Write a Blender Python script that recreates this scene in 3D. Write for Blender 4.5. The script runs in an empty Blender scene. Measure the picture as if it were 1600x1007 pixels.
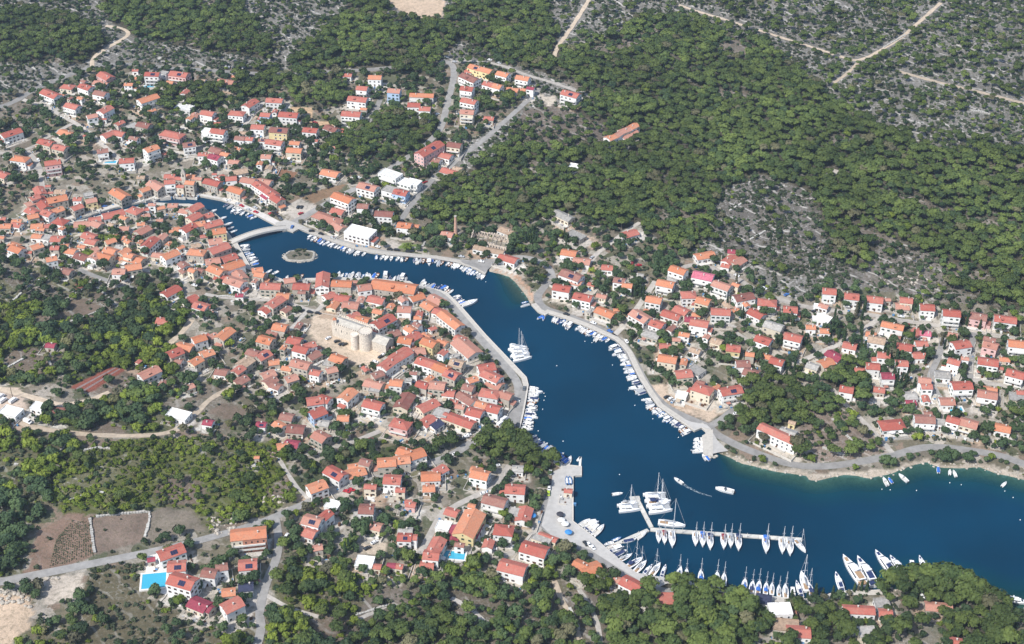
import bpy, bmesh, math, random
import numpy as np
from mathutils import Vector
random.seed(7); rng = np.random.default_rng(7)
S = bpy.context.scene
COL = S.collection

# ------------------------------------------------------------------ camera
CAMH = 570.0; PITCH = math.radians(35.0); FPX = 2290.0
cam_d = bpy.data.cameras.new('camera'); cam = bpy.data.objects.new('camera', cam_d); COL.objects.link(cam)
cam.location = (0, 0, CAMH); cam.rotation_euler = (math.radians(90) - PITCH, 0, 0)
cam_d.sensor_width = 36; cam_d.lens = FPX / 1600 * 36
cam_d.clip_start = 5; cam_d.clip_end = 60000
S.camera = cam
# ------------------------------------------------------------------ light
SUN_EL = math.radians(50); SUN_FROM = (-0.72, -0.69)          # the sun stands behind and left of the camera
w = bpy.data.worlds.new('World'); S.world = w; w.use_nodes = True
nt = w.node_tree; nt.nodes.clear()
sky = nt.nodes.new('ShaderNodeTexSky'); sky.sky_type = 'NISHITA'; sky.sun_disc = False
sky.sun_elevation = SUN_EL; sky.sun_rotation = math.atan2(SUN_FROM[0], SUN_FROM[1])
sky.air_density = 1.0; sky.dust_density = 1.5; sky.ozone_density = 1.0
bg = nt.nodes.new('ShaderNodeBackground'); bg.inputs['Strength'].default_value = 0.15
wo = nt.nodes.new('ShaderNodeOutputWorld')
nt.links.new(sky.outputs[0], bg.inputs[0]); nt.links.new(bg.outputs[0], wo.inputs[0])
sl = bpy.data.lights.new('sun', 'SUN'); sl.energy = 4.5; sl.angle = math.radians(0.5); sl.color = (1.0, 0.97, 0.93)
so = bpy.data.objects.new('sun', sl); COL.objects.link(so)
so.rotation_euler = Vector((SUN_FROM[0] * math.cos(SUN_EL), SUN_FROM[1] * math.cos(SUN_EL), math.sin(SUN_EL) * math.hypot(*SUN_FROM))).to_track_quat('Z', 'Y').to_euler()
S.view_settings.view_transform = 'Standard'; S.view_settings.look = 'None'
S.view_settings.gamma = 1; S.view_settings.exposure = 0.38; S.view_settings.use_curve_mapping = False

# ------------------------------------------------------------------ projection helpers (source pixels of a 1600 x 1007 frame)
cp, sp = math.cos(PITCH), math.sin(PITCH)
def ray(px, py):
    u = (np.asarray(px, float) - 800) / FPX; v = (np.asarray(py, float) - 503.5) / FPX
    return u, cp - v * sp, -sp - v * cp            # direction, axial length 1
def plane_pt(px, py, z=0.0):
    dx, dy, dz = ray(px, py); t = (z - CAMH) / dz
    return dx * t, dy * t
def project(x, y, z):
    D = y * cp + (CAMH - z) * sp                   # axial distance
    up = y * sp - (CAMH - z) * cp
    return 800 + FPX * x / D, 503.5 - FPX * up / D, D

# ------------------------------------------------------------------ shoreline (walked clockwise, Q = quay wall, N = natural shore)
SHORE = [(104,346,'Q'),(140,339,'Q'),(180,327,'Q'),(220,318.6,'Q'),(250,313,'Q'),(280,308,'Q'),(300,306.6,'Q'),(320,310,'Q'),(346,315,'Q'),(366,322,'Q'),
(400,338,'Q'),(430,354,'Q'),(444,360,'Q'),(458,365,'Q'),(468,360,'Q'),(490,369,'Q'),(520,380,'Q'),(550,390,'Q'),(580,397,'Q'),(610,401,'Q'),(640,403,'Q'),
(680,406,'Q'),(720,414,'Q'),(744,423,'Q'),(758,431,'Q'),(762,424,'N'),(780,428,'N'),(796,433,'N'),(806,442,'N'),(814,452,'N'),(824,465,'N'),(830,478,'Q'),
(840,489,'Q'),(852,495,'Q'),(857,492,'Q'),(880,499,'Q'),(920,514,'Q'),(960,533,'Q'),(968,540,'Q'),(980,554,'Q'),(990,576,'Q'),(1000,596,'Q'),(1014,618,'Q'),
(1028,637,'Q'),(1050,652,'Q'),(1072,667,'Q'),(1085,676,'Q'),(1096,671,'Q'),(1102,676,'Q'),(1104,700,'Q'),(1112,711,'N'),(1122,708,'N'),(1140,715,'N'),(1160,725,'N'),(1180,729,'N'),
(1210,737,'N'),(1240,741,'N'),(1260,744,'N'),(1265,751,'N'),(1280,751,'N'),(1300,746,'N'),(1320,742,'N'),(1340,744,'N'),(1356,748,'N'),(1374,744,'N'),
(1392,741,'N'),(1410,733,'N'),(1424,728,'N'),(1448,722,'N'),(1458,727,'N'),(1470,731,'N'),(1500,732,'N'),(1530,730,'N'),(1556,740,'N'),(1580,745,'N'),
(1600,750,'N'),(1660,762,'N'),(1760,770,'N'),(1900,760,'N'),(2600,765,'N'),(2600,930,'N'),(1760,930,'N'),(1650,945,'N'),(1600,953,'N'),(1582,957,'N'),(1572,948,'N'),
(1560,947,'N'),(1535,932,'N'),(1500,920,'N'),(1450,914,'N'),(1410,920,'N'),(1376,924,'Q'),(1360,925,'Q'),(1326,925,'Q'),(1300,929,'Q'),(1280,935,'Q'),(1270,938,'Q'),
(1240,938,'Q'),(1200,934,'Q'),(1176,929,'Q'),(1150,925,'Q'),(1100,916,'Q'),(1080,912,'Q'),(1058,909,'Q'),(1026,904,'Q'),(996,899,'Q'),(980,887,'Q'),(960,870,'Q'),
(928,842,'Q'),(896,817,'Q'),(896,780,'Q'),(896,746,'Q'),(909,745.6,'Q'),(909,731,'Q'),(898,730,'Q'),(880,728,'Q'),(862,715,'Q'),(834,698,'Q'),(816,680,'Q'),(812,674,'Q'),
(818,650,'Q'),(823,624,'Q'),(826,604,'Q'),(823,592,'Q'),(804,572,'Q'),(760,526,'Q'),(720,480,'Q'),(698,459,'Q'),(676,453,'Q'),(648,447,'Q'),(640,442,'Q'),
(580,437,'Q'),(550,437,'Q'),(516,434,'Q'),(494,437,'Q'),(460,438,'Q'),(442,439,'Q'),(416,430,'Q'),(392,419,'Q'),(380,398,'Q'),(370,380,'Q'),(364,375,'Q'),
(350,358,'Q'),(330,336,'Q'),(318,325,'Q'),(296,321,'Q'),(278,321,'Q'),(244,319,'Q'),(200,329,'Q'),(160,338,'Q'),(140,344,'Q'),(104,351,'Q')]
_s = np.array([(a, b) for a, b, c in SHORE]); _x, _y = plane_pt(_s[:, 0], _s[:, 1], 0.0)
SH = np.stack([_x, _y], 1); SK = np.array([c == 'Q' for a, b, c in SHORE])

def inside(poly, x, y):
    poly = np.asarray(poly, float); r = np.zeros(np.shape(x), bool); n = len(poly)
    for i in range(n):
        x1, y1 = poly[i]; x2, y2 = poly[(i + 1) % n]
        if y1 == y2: continue
        c = ((y1 > y) != (y2 > y)) & (x < (x2 - x1) * (y - y1) / (y2 - y1) + x1)
        r ^= c
    return r

# ------------------------------------------------------------------ terrain
GX0, GX1, GY0, GY1, GS = -600.0, 600.0, 440.0, 1440.0, 2.0
gx = np.arange(GX0, GX1 + 1, GS); gy = np.arange(GY0, GY1 + 1, GS)
XX, YY = np.meshgrid(gx, gy)
def shore_dist(x, y):
    best = np.full(x.shape, 1e9); q = np.ones(x.shape, bool)
    n = len(SH)
    for i in range(n):
        a = SH[i]; b = SH[(i + 1) % n]
        if i == n - 1: kq = True
        else: kq = bool(SK[i])
        d = b - a; L = d @ d
        t = np.clip(((x - a[0]) * d[0] + (y - a[1]) * d[1]) / L, 0, 1)
        dd = (x - a[0] - t * d[0]) ** 2 + (y - a[1] - t * d[1]) ** 2
        m = dd < best; best[m] = dd[m]; q[m] = kq
    return np.sqrt(best), q
DIST, ISQ = shore_dist(XX, YY)
WET = inside(SH, XX, YY)
SD = np.where(WET, -DIST, DIST)
def height_from(sd, q, x, y):
    a = np.clip((sd - 8) / 1.0, 0, None)
    rise = 9 * (1 - np.exp(-a / 110)) + 0.05 * np.clip(sd - 120, 0, 400)
    wob = (np.sin(x * .021 + 1.3) * np.cos(y * .017 + .4) + .6 * np.sin(x * .043 - y * .031)) * 2.2 * np.clip((sd - 20) / 120, 0, 1)
    land_q = np.clip(-3 + (sd - 0.6) / 2.0 * 4.15, -3, 1.15)
    land_n = np.where(sd > 0, np.clip(sd * .22, 0, 1.15), np.clip(sd * .17, -5, 0))
    sea_q = -3 + np.clip(sd * .1, -4, 0)
    base = np.where(q, np.where(sd > 0.6, land_q, sea_q), land_n)
    return base + rise + np.where(sd > 0, wob, 0)
HH = height_from(SD, ISQ, XX, YY)
def samp(F, x, y):
    fx = np.clip((np.asarray(x, float) - GX0) / GS, 0, len(gx) - 1.001); fy = np.clip((np.asarray(y, float) - GY0) / GS, 0, len(gy) - 1.001)
    i = fx.astype(int); j = fy.astype(int); a = fx - i; b = fy - j
    return (F[j, i] * (1 - a) + F[j, i + 1] * a) * (1 - b) + (F[j + 1, i] * (1 - a) + F[j + 1, i + 1] * a) * b
def hgt(x, y): return samp(HH, x, y)
def ground(px, py):
    """point of the terrain seen at a photo position"""
    z = np.zeros(np.shape(px))
    for k in range(10):
        x, y = plane_pt(px, py, z); z = np.maximum(hgt(x, y), 0.0)
    return x, y, z
PXG, PYG, _D = project(XX, YY, HH)              # photo position of each terrain vertex

# ------------------------------------------------------------------ material helper
MATS = {}
def mat(name, col, rough=.8, noise=None, metal=0, spec=.3, bump=None, alpha=None):
    """noise = (scale, amount) brightness variation in object space; second octave comes free"""
    if name in MATS: return MATS[name]
    m = bpy.data.materials.new(name); m.use_nodes = True; t = m.node_tree; N = t.nodes; L = t.links
    b = N['Principled BSDF']; b.inputs['Roughness'].default_value = rough; b.inputs['Metallic'].default_value = metal
    b.inputs['Specular IOR Level'].default_value = spec
    b.inputs['Base Color'].default_value = (*col, 1)
    if noise:
        g = N.new('ShaderNodeNewGeometry'); n = N.new('ShaderNodeTexNoise'); n.inputs['Scale'].default_value = noise[0]
        n.inputs['Detail'].default_value = 4; n.inputs['Roughness'].default_value = .65
        L.new(g.outputs['Position'], n.inputs['Vector'])
        r = N.new('ShaderNodeMapRange'); r.inputs['From Min'].default_value = .3; r.inputs['From Max'].default_value = .7
        r.inputs['To Min'].default_value = 1 - noise[1]; r.inputs['To Max'].default_value = 1 + noise[1]
        L.new(n.outputs['Fac'], r.inputs['Value'])
        o = N.new('ShaderNodeObjectInfo'); r2 = N.new('ShaderNodeMapRange'); r2.inputs['To Min'].default_value = .85; r2.inputs['To Max'].default_value = 1.12
        L.new(o.outputs['Random'], r2.inputs['Value'])
        mu = N.new('ShaderNodeMath'); mu.operation = 'MULTIPLY'; L.new(r.outputs[0], mu.inputs[0]); L.new(r2.outputs[0], mu.inputs[1])
        v = N.new('ShaderNodeVectorMath'); v.operation = 'SCALE'; v.inputs[0].default_value = col; L.new(mu.outputs[0], v.inputs['Scale'])
        L.new(v.outputs[0], b.inputs['Base Color'])
    MATS[name] = m; return m

def link_mesh(name, verts, faces, mats, parent=None, midx=None, smooth=False):
    me = bpy.data.meshes.new(name); me.from_pydata([tuple(v) for v in verts], [], faces)
    for m_ in (mats if isinstance(mats, (list, tuple)) else [mats]): me.materials.append(m_)
    if midx is not None: me.polygons.foreach_set('material_index', midx)
    if smooth: me.polygons.foreach_set('use_smooth', [True] * len(faces))
    me.update()
    o = bpy.data.objects.new(name, me); COL.objects.link(o)
    if parent: o.parent = parent
    return o
def empty(name, loc, rz=0):
    o = bpy.data.objects.new(name, None); COL.objects.link(o); o.location = loc; o.rotation_euler = (0, 0, rz); o.empty_display_size = .5
    return o
def tag(o, label=None, cat=None, group=None, kind=None):
    if label: o['label'] = label
    if cat: o['category'] = cat
    if group: o['group'] = group
    if kind: o['kind'] = kind
    return o
class MB:
    """collects boxes, tubes and prisms, builds one mesh"""
    def __init__(s): s.v = []; s.f = []; s.m = []
    def add(s, v, f, m=0):
        n = len(s.v); s.v += [tuple(p) for p in v]; s.f += [tuple(i + n for i in q) for q in f]; s.m += [m] * len(f)
    def box(s, x0, x1, y0, y1, z0, z1, m=0):
        s.add([(x0,y0,z0),(x1,y0,z0),(x1,y1,z0),(x0,y1,z0),(x0,y0,z1),(x1,y0,z1),(x1,y1,z1),(x0,y1,z1)],
              [(3,2,1,0),(4,5,6,7),(0,1,5,4),(1,2,6,5),(2,3,7,6),(3,0,4,7)], m)
    def frustum(s, x, y, z0, z1, r0, r1, n=10, m=0, cap=True):
        v = []; 
        for r, z in ((r0, z0), (r1, z1)):
            v += [(x + r * math.cos(2*math.pi*i/n), y + r * math.sin(2*math.pi*i/n), z) for i in range(n)]
        f = [(i, (i+1) % n, n + (i+1) % n, n + i) for i in range(n)]
        if cap: f += [tuple(range(n, 2*n)), tuple(reversed(range(n)))]
        s.add(v, f, m)
    def bar(s, a, b, r, m=0, r2=None):
        a = Vector(a); b = Vector(b); d = (b - a).normalized(); u = d.orthogonal().normalized(); w_ = d.cross(u); r2 = r if r2 is None else r2
        v = [a + (u*cx + w_*cy) * r for cx, cy in ((1,1),(-1,1),(-1,-1),(1,-1))] + [b + (u*cx + w_*cy) * r2 for cx, cy in ((1,1),(-1,1),(-1,-1),(1,-1))]
        s.add(v, [(3,2,1,0),(4,5,6,7),(0,1,5,4),(1,2,6,5),(2,3,7,6),(3,0,4,7)], m)
    def build(s, name, mats, parent=None, smooth=False):
        return link_mesh(name, s.v, s.f, mats, parent, s.m if isinstance(mats, (list, tuple)) else None, smooth)
    def xf(s, x, y, z, rz, o, moff=0):
        c, sn = math.cos(rz), math.sin(rz)
        o.add([(x + p[0]*c - p[1]*sn, y + p[0]*sn + p[1]*c, z + p[2]) for p in s.v], s.f)
# ------------------------------------------------------------------ zones of the ground (photo outlines projected to the terrain)
# name: (outline, colour, rocky, urban, pine/ha-like density, broadleaf density, shrub density)
def T(o, s): return [(o[0] + float(a) / 5, o[1] + float(b) / 5) for a, b in (q.split(',') for q in s.split())]
def A(s): return [tuple(float(k) for k in q.split(',')) for q in s.split()]
DRY = (.15, .125, .095); SCRUB = (.155, .145, .128); LUSH = (.06, .068, .032); DUFF = (.068, .06, .042); SOIL = (.20, .105, .065); SAND = (.47, .36, .26)
PALE = (.40, .36, .31); BROWN = (.165, .125, .095); TOWN = (.20, .175, .14)
ZONES = [
 ('town', A('-3000,-3000 6000,-3000 6000,3000 -3000,3000'), TOWN, .15, 1, .03, .8, .9),
 ('old_town', A('80,335 140,330 330,335 380,400 500,445 650,445 720,480 770,540 820,600 800,660 700,680 640,620 560,640 480,600 330,620 250,590 280,520 320,480 250,440 160,420 80,410 0,400 0,300 80,290'), (.25,.22,.175), .1, .8, 0, .42, .5),
 ('quarter', A('170,255 320,250 470,330 440,350 330,320 250,305 120,330 60,335 40,300 80,280'), (.25,.22,.175), .1, .8, 0, .45, .5),
 ('garrigue', A('-900,-900 2600,-900 2600,490 1600,487 1430,460 1290,447 1240,470 1180,440 1120,395 1060,400 990,352 880,330 830,350 650,335 640,318 655,290 720,230 835,160 830,130 700,95 540,112 300,103 190,98 140,108 0,165 -900,300'), SCRUB, 1, 0, .06, .5, 2.0),
 ('thin_wood', A('1100,-80 2400,-80 2400,245 1600,240 1450,230 1290,150 1200,70 1060,20'), SCRUB, 1, 0, .19, .3, 2.2),
 ('pinewood', A('-200,20 60,15 110,30 160,50 165,80 130,100 90,98 30,100 -200,90'), DUFF, .1, 0, 1, .2, .3),
 ('pinewood', A('180,-80 370,-80 380,20 430,75 420,95 370,85 300,75 200,55 160,20'), DUFF, .1, 0, 1, .2, .3),
 ('pinewood', A('450,100 490,60 540,25 560,-80 600,-80 605,28 640,35 690,35 715,0 720,-80 860,-80 850,0 875,70 855,115 800,100 720,62 690,90 680,120 600,112 560,106 450,110'), DUFF, .2, 0, .9, .3, .4),
 ('pinewood', A('735,88 860,75 900,80 1000,30 1060,30 1200,70 1290,150 1350,190 1450,230 1600,240 2400,240 2400,470 1600,487 1480,470 1380,445 1300,395 1270,300 1180,270 1120,300 1110,370 1060,402 1000,352 960,365 900,330 850,345 720,355 652,330 690,290 790,230 830,195 860,175 930,160 890,138 850,115'), DUFF, .25, 0, 1, .25, .4),
 ('clearing', A('820,170 870,162 930,190 960,215 920,235 850,235 790,215'), (.13,.105,.085), .5, 0, .18, .35, 1.6),
 ('rocky_slope', A('1120,300 1180,272 1270,300 1300,395 1380,445 1290,440 1200,425 1140,395 1110,370'), (.125,.112,.098), 1, 0, .05, .45, 3.0),
 ('rocky_slope', A('1380,375 1470,400 1480,450 1590,480 1450,470 1340,445'), (.15,.13,.11), .9, 0, .06, .5, 2.6),
 ('pinewood', A('500,215 545,195 600,178 680,182 695,215 652,245 560,250 520,240'), DUFF, .1, 0, 1, .3, .3),
 ('pinewood', A('370,108 430,103 440,140 395,152 365,150'), DUFF, .1, 0, 1.1, .3, .3),
 ('pinewood', A('450,110 505,108 545,130 540,168 460,166 447,140'), DUFF, .1, 0, 1.1, .3, .3),
 ('pinewood', A('240,142 310,132 355,140 350,165 330,172 270,178 245,170'), DUFF, .1, 0, 1.0, .4, .3),
 ('pinewood', A('735,140 810,140 830,150 815,165 770,180 745,165'), DUFF, .1, 0, .9, .3, .3),
 ('thicket', A('420,880 470,875 560,895 635,890 700,900 735,885 790,905 860,870 880,915 960,905 960,1300 -200,1300 -200,1010 130,965 230,1007 380,985 430,960'), (.12,.105,.065), .5, 0, .22, 1.1, 2.2),
 ('pinewood', A('600,900 720,900 790,910 860,920 960,935 960,1300 430,1300 560,960'), (.12,.10,.075), .4, 0, .4, .8, 1.6),
 ('pinewood', A('955,915 1060,908 1176,932 1205,960 1210,1007 1180,1300 950,1300'), DUFF, .2, 0, 1, .5, .6),
 ('garden', A('1180,950 1250,950 1310,940 1380,960 1440,950 1480,1010 1500,1300 1160,1300'), (.20,.18,.15), .2, .5, .35, .7, .5),
 ('pinewood', A('1365,925 1390,895 1450,885 1510,895 1560,935 1585,1000 1600,1300 1490,1300 1475,1000 1440,915'), DUFF, .2, 0, .95, .4, .4),
 ('pinewood', A('770,678 795,668 815,690 862,722 866,738 830,732 788,712 778,720 738,706 740,690'), DUFF, .1, 0, 1.2, .5, .3),
 ('pinewood', A('1120,648 1150,612 1200,590 1262,618 1280,660 1240,672 1150,668'), DUFF, .2, 0, .9, .4, .5),
 ('pinewood', A('1282,575 1350,570 1365,620 1340,640 1300,610'), DUFF, .2, 0, .9, .4, .5),
 ('bare_slope', A('1250,610 1290,618 1342,655 1392,706 1340,716 1280,722 1225,715 1240,672 1262,640'), (.20,.155,.125), .5, 0, .25, .3, 1.2),
 ('thicket', A('0,470 30,455 130,470 165,500 130,530 110,575 85,600 30,600 -200,620 -200,470'), LUSH, .2, 0, .05, 1.6, 1.6),
 ('thicket', A('165,500 250,448 310,470 275,530 300,560 270,590 230,600 215,640 110,600 85,560 130,520'), LUSH, .15, 0, .05, 1.7, 1.6),
 ('thicket', A('45,640 110,640 170,620 260,610 330,605 350,620 330,640 300,668 250,678 150,682 60,665'), LUSH, .2, 0, .2, 1.7, 1.6),
 ('bright_scrub', A('100,690 300,682 435,690 470,770 430,800 320,830 300,790 200,800 100,805 60,760'), (.10,.11,.035), .12, 0, .02, 1.3, 4),
 ('thicket', A('-200,680 60,675 120,700 60,800 30,900 -200,900'), (.085,.08,.045), .4, 0, .05, 1.2, 1.8),
 ('garden', A('430,720 460,745 560,690 640,700 640,730 560,745 480,780'), LUSH, .2, 0, .2, 1.1, 1),
 ('terraces', A('-200,420 60,420 120,425 210,455 160,500 40,470 -200,560'), DRY, .7, 0, 0, .55, 1.2),
 ('terraces', A('170,300 245,300 240,345 180,352 150,340'), (.13,.12,.08), .1, .2, 0, .9, 1.0),
 ('thicket', A('100,355 190,355 240,375 235,420 200,440 150,440 130,400 150,380'), LUSH, .2, .3, 0, .7, .8),
 ('dry_field', A('0,150 60,135 80,165 50,195 0,195'), DRY, .4, 0, 0, .5, 1.0),
 ('grass', A('135,892 220,880 226,938 300,955 385,978 330,1007 230,1300 60,1300 130,960'), (.105,.09,.055), .3, 0, 0, .2, 2.4),
 ('field', A('235,640 300,600 340,600 380,640 390,660 330,680 300,670'), DRY, .3, .3, 0, .5, .8),
 ('vineyard_soil', A('40,890 60,830 110,800 145,808 148,868 75,900 30,905'), (.20,.135,.10), .1, 0, 0, 0, .15),
 ('field', A('145,808 238,800 225,846 148,868'), (.185,.14,.11), 0, 0, 0, 0, .08),
 ('field', A('238,800 255,792 300,800 322,828 228,846'), (.19,.16,.125), 0, 0, 0, .05, .2),
 ('ploughed', A('108,606 174,573 196,578 140,615'), (.20,.08,.058), 0, 0, 0, 0, 0),
 ('ploughed', A('115,448 128,438 140,446 128,456'), (.20,.08,.058), 0, 0, 0, 0, 0),
 ('field', A('103,472 135,465 165,485 140,498 118,490'), BROWN, 0, 0, 0, 0, .2),
 ('field', A('140,462 168,442 178,448 150,470'), BROWN, 0, 0, 0, 0, .3),
 ('field', A('425,268 440,264 468,270 455,282 430,280'), SOIL, 0, 0, 0, 0, .1),
 ('field', A('470,310 500,297 545,286 520,306 490,318'), (.20,.13,.08), 0, 0, 0, .1, .2),
 ('ploughed', A('18,225 60,212 45,232 16,236'), DRY, 0, 0, 0, 0, .1),
 ('field', A('440,566 458,556 500,570 470,600 440,590'), BROWN, 0, 0, 0, .2, .3),
 ('field', A('325,645 345,630 388,640 372,658 350,655'), BROWN, 0, 0, 0, .05, .1),
 ('field', A('592,695 610,684 630,692 600,700'), (.16,.14,.09), 0, 0, 0, .05, .1),
 ('field', A('590,775 615,768 635,772 620,786 592,788'), (.24,.15,.10), 0, 0, 0, 0, .1),
 ('quarry', A('-200,920 10,926 46,930 52,955 38,990 20,1007 -200,1300'), SAND, 0, 0, 0, 0, 0),
 ('lot', A('64,908 100,898 130,896 129,930 70,948'), (.46,.40,.33), 0, 0, 0, 0, 0),
 ('quarry', A('598,-80 705,-80 692,32 640,28 608,10'), SAND, 0, 0, 0, 0, .03),
 ('lot', A('446,167 490,168 489,188 526,190 520,200 505,203 482,196 480,178 450,176'), (.46,.32,.20), 0, 0, 0, 0, 0),
 ('plaza', A('486,497 502,484 515,494 548,500 600,520 612,545 598,560 580,582 560,570 524,556 498,540 484,524'), (.50,.40,.30), 0, 0, 0, 0, 0),
 ('lot', A('1010,600 1040,602 1080,612 1110,625 1150,632 1108,660 1080,648 1056,642 1028,622'), (.46,.36,.27), 0, 0, 0, .05, .2),
 ('lot', A('840,138 852,152 868,150 870,158 858,168 846,156'), (.48,.42,.34), 0, 0, 0, 0, 0),
 ('lot', A('860,362 880,340 900,360 930,372 945,384 928,392 905,380 880,368'), (.38,.29,.22), .3, 0, 0, .1, .2),
 ('lot', A('-200,598 30,605 46,640 28,665 10,650 -200,640'), (.48,.38,.30), 0, 0, 0, 0, 0),
 ('lot', A('585,385 608,370 626,382 620,392'), PALE, 0, 0, 0, 0, 0),
 ('lot', A('560,852 575,835 605,850 600,872 560,866'), (.46,.38,.29), 0, 0, 0, 0, 0),
 ('lot', A('800,745 832,750 840,765 820,772'), DRY, .1, 0, 0, .8, .5),
 ('lot', A('430,330 470,310 500,325 470,345'), PALE, 0, 0, 0, .1, .1),
 ('beach', A('764,420 790,418 812,430 830,448 838,466 830,478 815,455 795,435 778,430'), (.40,.26,.18), .1, 0, 0, 0, 0),
 ('rocky_shore', A('1112,712 1140,712 1212,732 1262,738 1300,738 1400,732 1420,722 1450,718 1475,726 1540,726 1600,742 1600,756 1262,756 1180,734'), (.42,.36,.29), .15, 0, 0, .0, .12),
 ('green', A('628,378 656,382 652,392 622,390'), (.13,.17,.05), 0, 0, 0, 0, 0),
]
ALB = np.zeros(XX.shape + (3,)); ROCK = np.zeros(XX.shape); URB = np.zeros(XX.shape)
DP = np.zeros(XX.shape); DB = np.zeros(XX.shape); DS = np.zeros(XX.shape); ZI = np.zeros(XX.shape, int)
jx = PXG + 2.2 * np.sin(XX * .31 + YY * .13) + 1.6 * np.sin(YY * .47 - XX * .2); jy = PYG + 1.2 * np.sin(XX * .27 - YY * .21) + .8 * np.sin(YY * .6)
for i, (nm, pl, c, ro, ur, dp, db, ds) in enumerate(ZONES):
    crisp = nm in ('ploughed', 'field', 'vineyard_soil', 'lot', 'plaza', 'green')
    m = inside(pl, PXG if crisp else jx, PYG if crisp else jy)
    ALB[m] = c; ROCK[m] = ro; URB[m] = ur; DP[m] = dp; DB[m] = db; DS[m] = ds; ZI[m] = i
clm = .5 + .5 * np.sin(XX * .052 + 2.1 * np.sin(YY * .036)) * np.cos(YY * .061 + 1.6 * np.sin(XX * .041 + 1)); GZ = np.isin(ZI, [i for i, z in enumerate(ZONES) if z[0] in ('thicket', 'bright_scrub', 'terraces')])
op = GZ & (clm > .74); ALB[op] = (.15, .115, .085); DB[op] *= .12; DS[op] *= .5; ROCK[op] = .35
op = GZ & (clm < .2); ALB[op] = (.12, .115, .06); DB[op] *= .4; ROCK[op] = .5
fz = np.isin(ZI, [i for i, z in enumerate(ZONES) if z[0] == 'pinewood']); cl2 = np.sin(XX * .031 + 1.9 * np.sin(YY * .027 + .5)) * np.cos(YY * .043 + 1.5 * np.sin(XX * .022)); gp = fz & (cl2 > .80); DP[gp] *= .15; DB[gp] = .5; DS[gp] = 1.5; ALB[gp] = (.15, .125, .10); ROCK[gp] = .5
bedm = SD < 0
ALB[bedm] = (.26, .22, .14); ROCK[bedm] = 0; URB[bedm] = 0
red = bedm & inside(A('755,418 800,430 835,470 825,490 790,470 750,435'), PXG, PYG); ALB[red] = (.30, .15, .09)
near = (SD > -1) & (SD < 2.0 + 1.5 * np.sin(XX * .23) * np.sin(YY * .31 + XX * .1)) & ~ISQ; ALB[near] = (.37, .315, .25); ROCK[near] = 0

# terrain as one sheet to the horizon
def ext(a, far):
    s, out = GS, []
    v = a[-1]
    while v < far: s *= 1.35; v += s; out.append(v)
    lo = [a[0] - (q - a[-1]) for q in out][::-1]
    return np.concatenate([lo, a, out]), len(lo)
ex, nx0 = ext(gx, 22000); ey, ny0 = ext(gy, 22000)
def padf(F):
    pw = ((ny0, len(ey) - ny0 - len(gy)), (nx0, len(ex) - nx0 - len(gx))) + ((0, 0),) * (F.ndim - 2)
    return np.pad(F, pw, mode='edge')
EX, EY = np.meshgrid(ex, ey); EZ = padf(HH)
def grid_mesh(name, X, Y, Z, mask=None):
    ny, nx = X.shape
    co = np.stack([X, Y, Z], -1).reshape(-1, 3).astype(np.float32)
    idx = np.arange(ny * nx).reshape(ny, nx)
    q = np.stack([idx[:-1, :-1], idx[:-1, 1:], idx[1:, 1:], idx[1:, :-1]], -1).reshape(-1, 4)
    if mask is not None:
        mm = mask[:-1, :-1] | mask[:-1, 1:] | mask[1:, 1:] | mask[1:, :-1]; q = q[mm.ravel()]
        used = np.unique(q); rem = np.full(ny * nx, -1); rem[used] = np.arange(len(used)); q = rem[q]; co = co[used]
    else: used = None
    me = bpy.data.meshes.new(name); me.vertices.add(len(co)); me.vertices.foreach_set('co', co.ravel())
    me.loops.add(q.size); me.loops.foreach_set('vertex_index', q.ravel().astype(np.int32))
    me.polygons.add(len(q)); me.polygons.foreach_set('loop_start', np.arange(0, q.size, 4, dtype=np.int32)); me.polygons.foreach_set('loop_total', np.full(len(q), 4, np.int32))
    me.polygons.foreach_set('use_smooth', np.ones(len(q), bool)); me.update(calc_edges=True)
    return me, used
me, _ = grid_mesh('ground', EX, EY, EZ)
a = me.attributes.new('alb', 'FLOAT_COLOR', 'POINT')
a.data.foreach_set('color', np.concatenate([padf(ALB), np.ones(EX.shape + (1,))], -1).astype(np.float32).ravel())
for nm, F in (('rocky', ROCK), ('urban', URB)):
    me.attributes.new(nm, 'FLOAT', 'POINT').data.foreach_set('value', padf(F).astype(np.float32).ravel())
gm = bpy.data.materials.new('ground'); gm.use_nodes = True; t = gm.node_tree; N = t.nodes; L = t.links; B = N['Principled BSDF']
B.inputs['Roughness'].default_value = .95; B.inputs['Specular IOR Level'].default_value = .1
geo = N.new('ShaderNodeNewGeometry')
def attr(n):
    q = N.new('ShaderNodeAttribute'); q.attribute_name = n; return q
def noise(sc, det=4, ro=.6, lac=2.0):
    q = N.new('ShaderNodeTexNoise'); q.inputs['Scale'].default_value = sc; q.inputs['Detail'].default_value = det; q.inputs['Roughness'].default_value = ro
    L.new(geo.outputs['Position'], q.inputs['Vector']); return q.outputs['Fac']
def rng_(src, a0, a1, b0, b1):
    q = N.new('ShaderNodeMapRange'); q.inputs['From Min'].default_value = a0; q.inputs['From Max'].default_value = a1
    q.inputs['To Min'].default_value = b0; q.inputs['To Max'].default_value = b1; L.new(src, q.inputs['Value']); return q.outputs[0]
def mul(a_, b_, op='MULTIPLY'):
    q = N.new('ShaderNodeMath'); q.operation = op
    for i_, v_ in enumerate((a_, b_)):
        if isinstance(v_, (int, float)): q.inputs[i_].default_value = v_
        else: L.new(v_, q.inputs[i_])
    return q.outputs[0]
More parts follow.
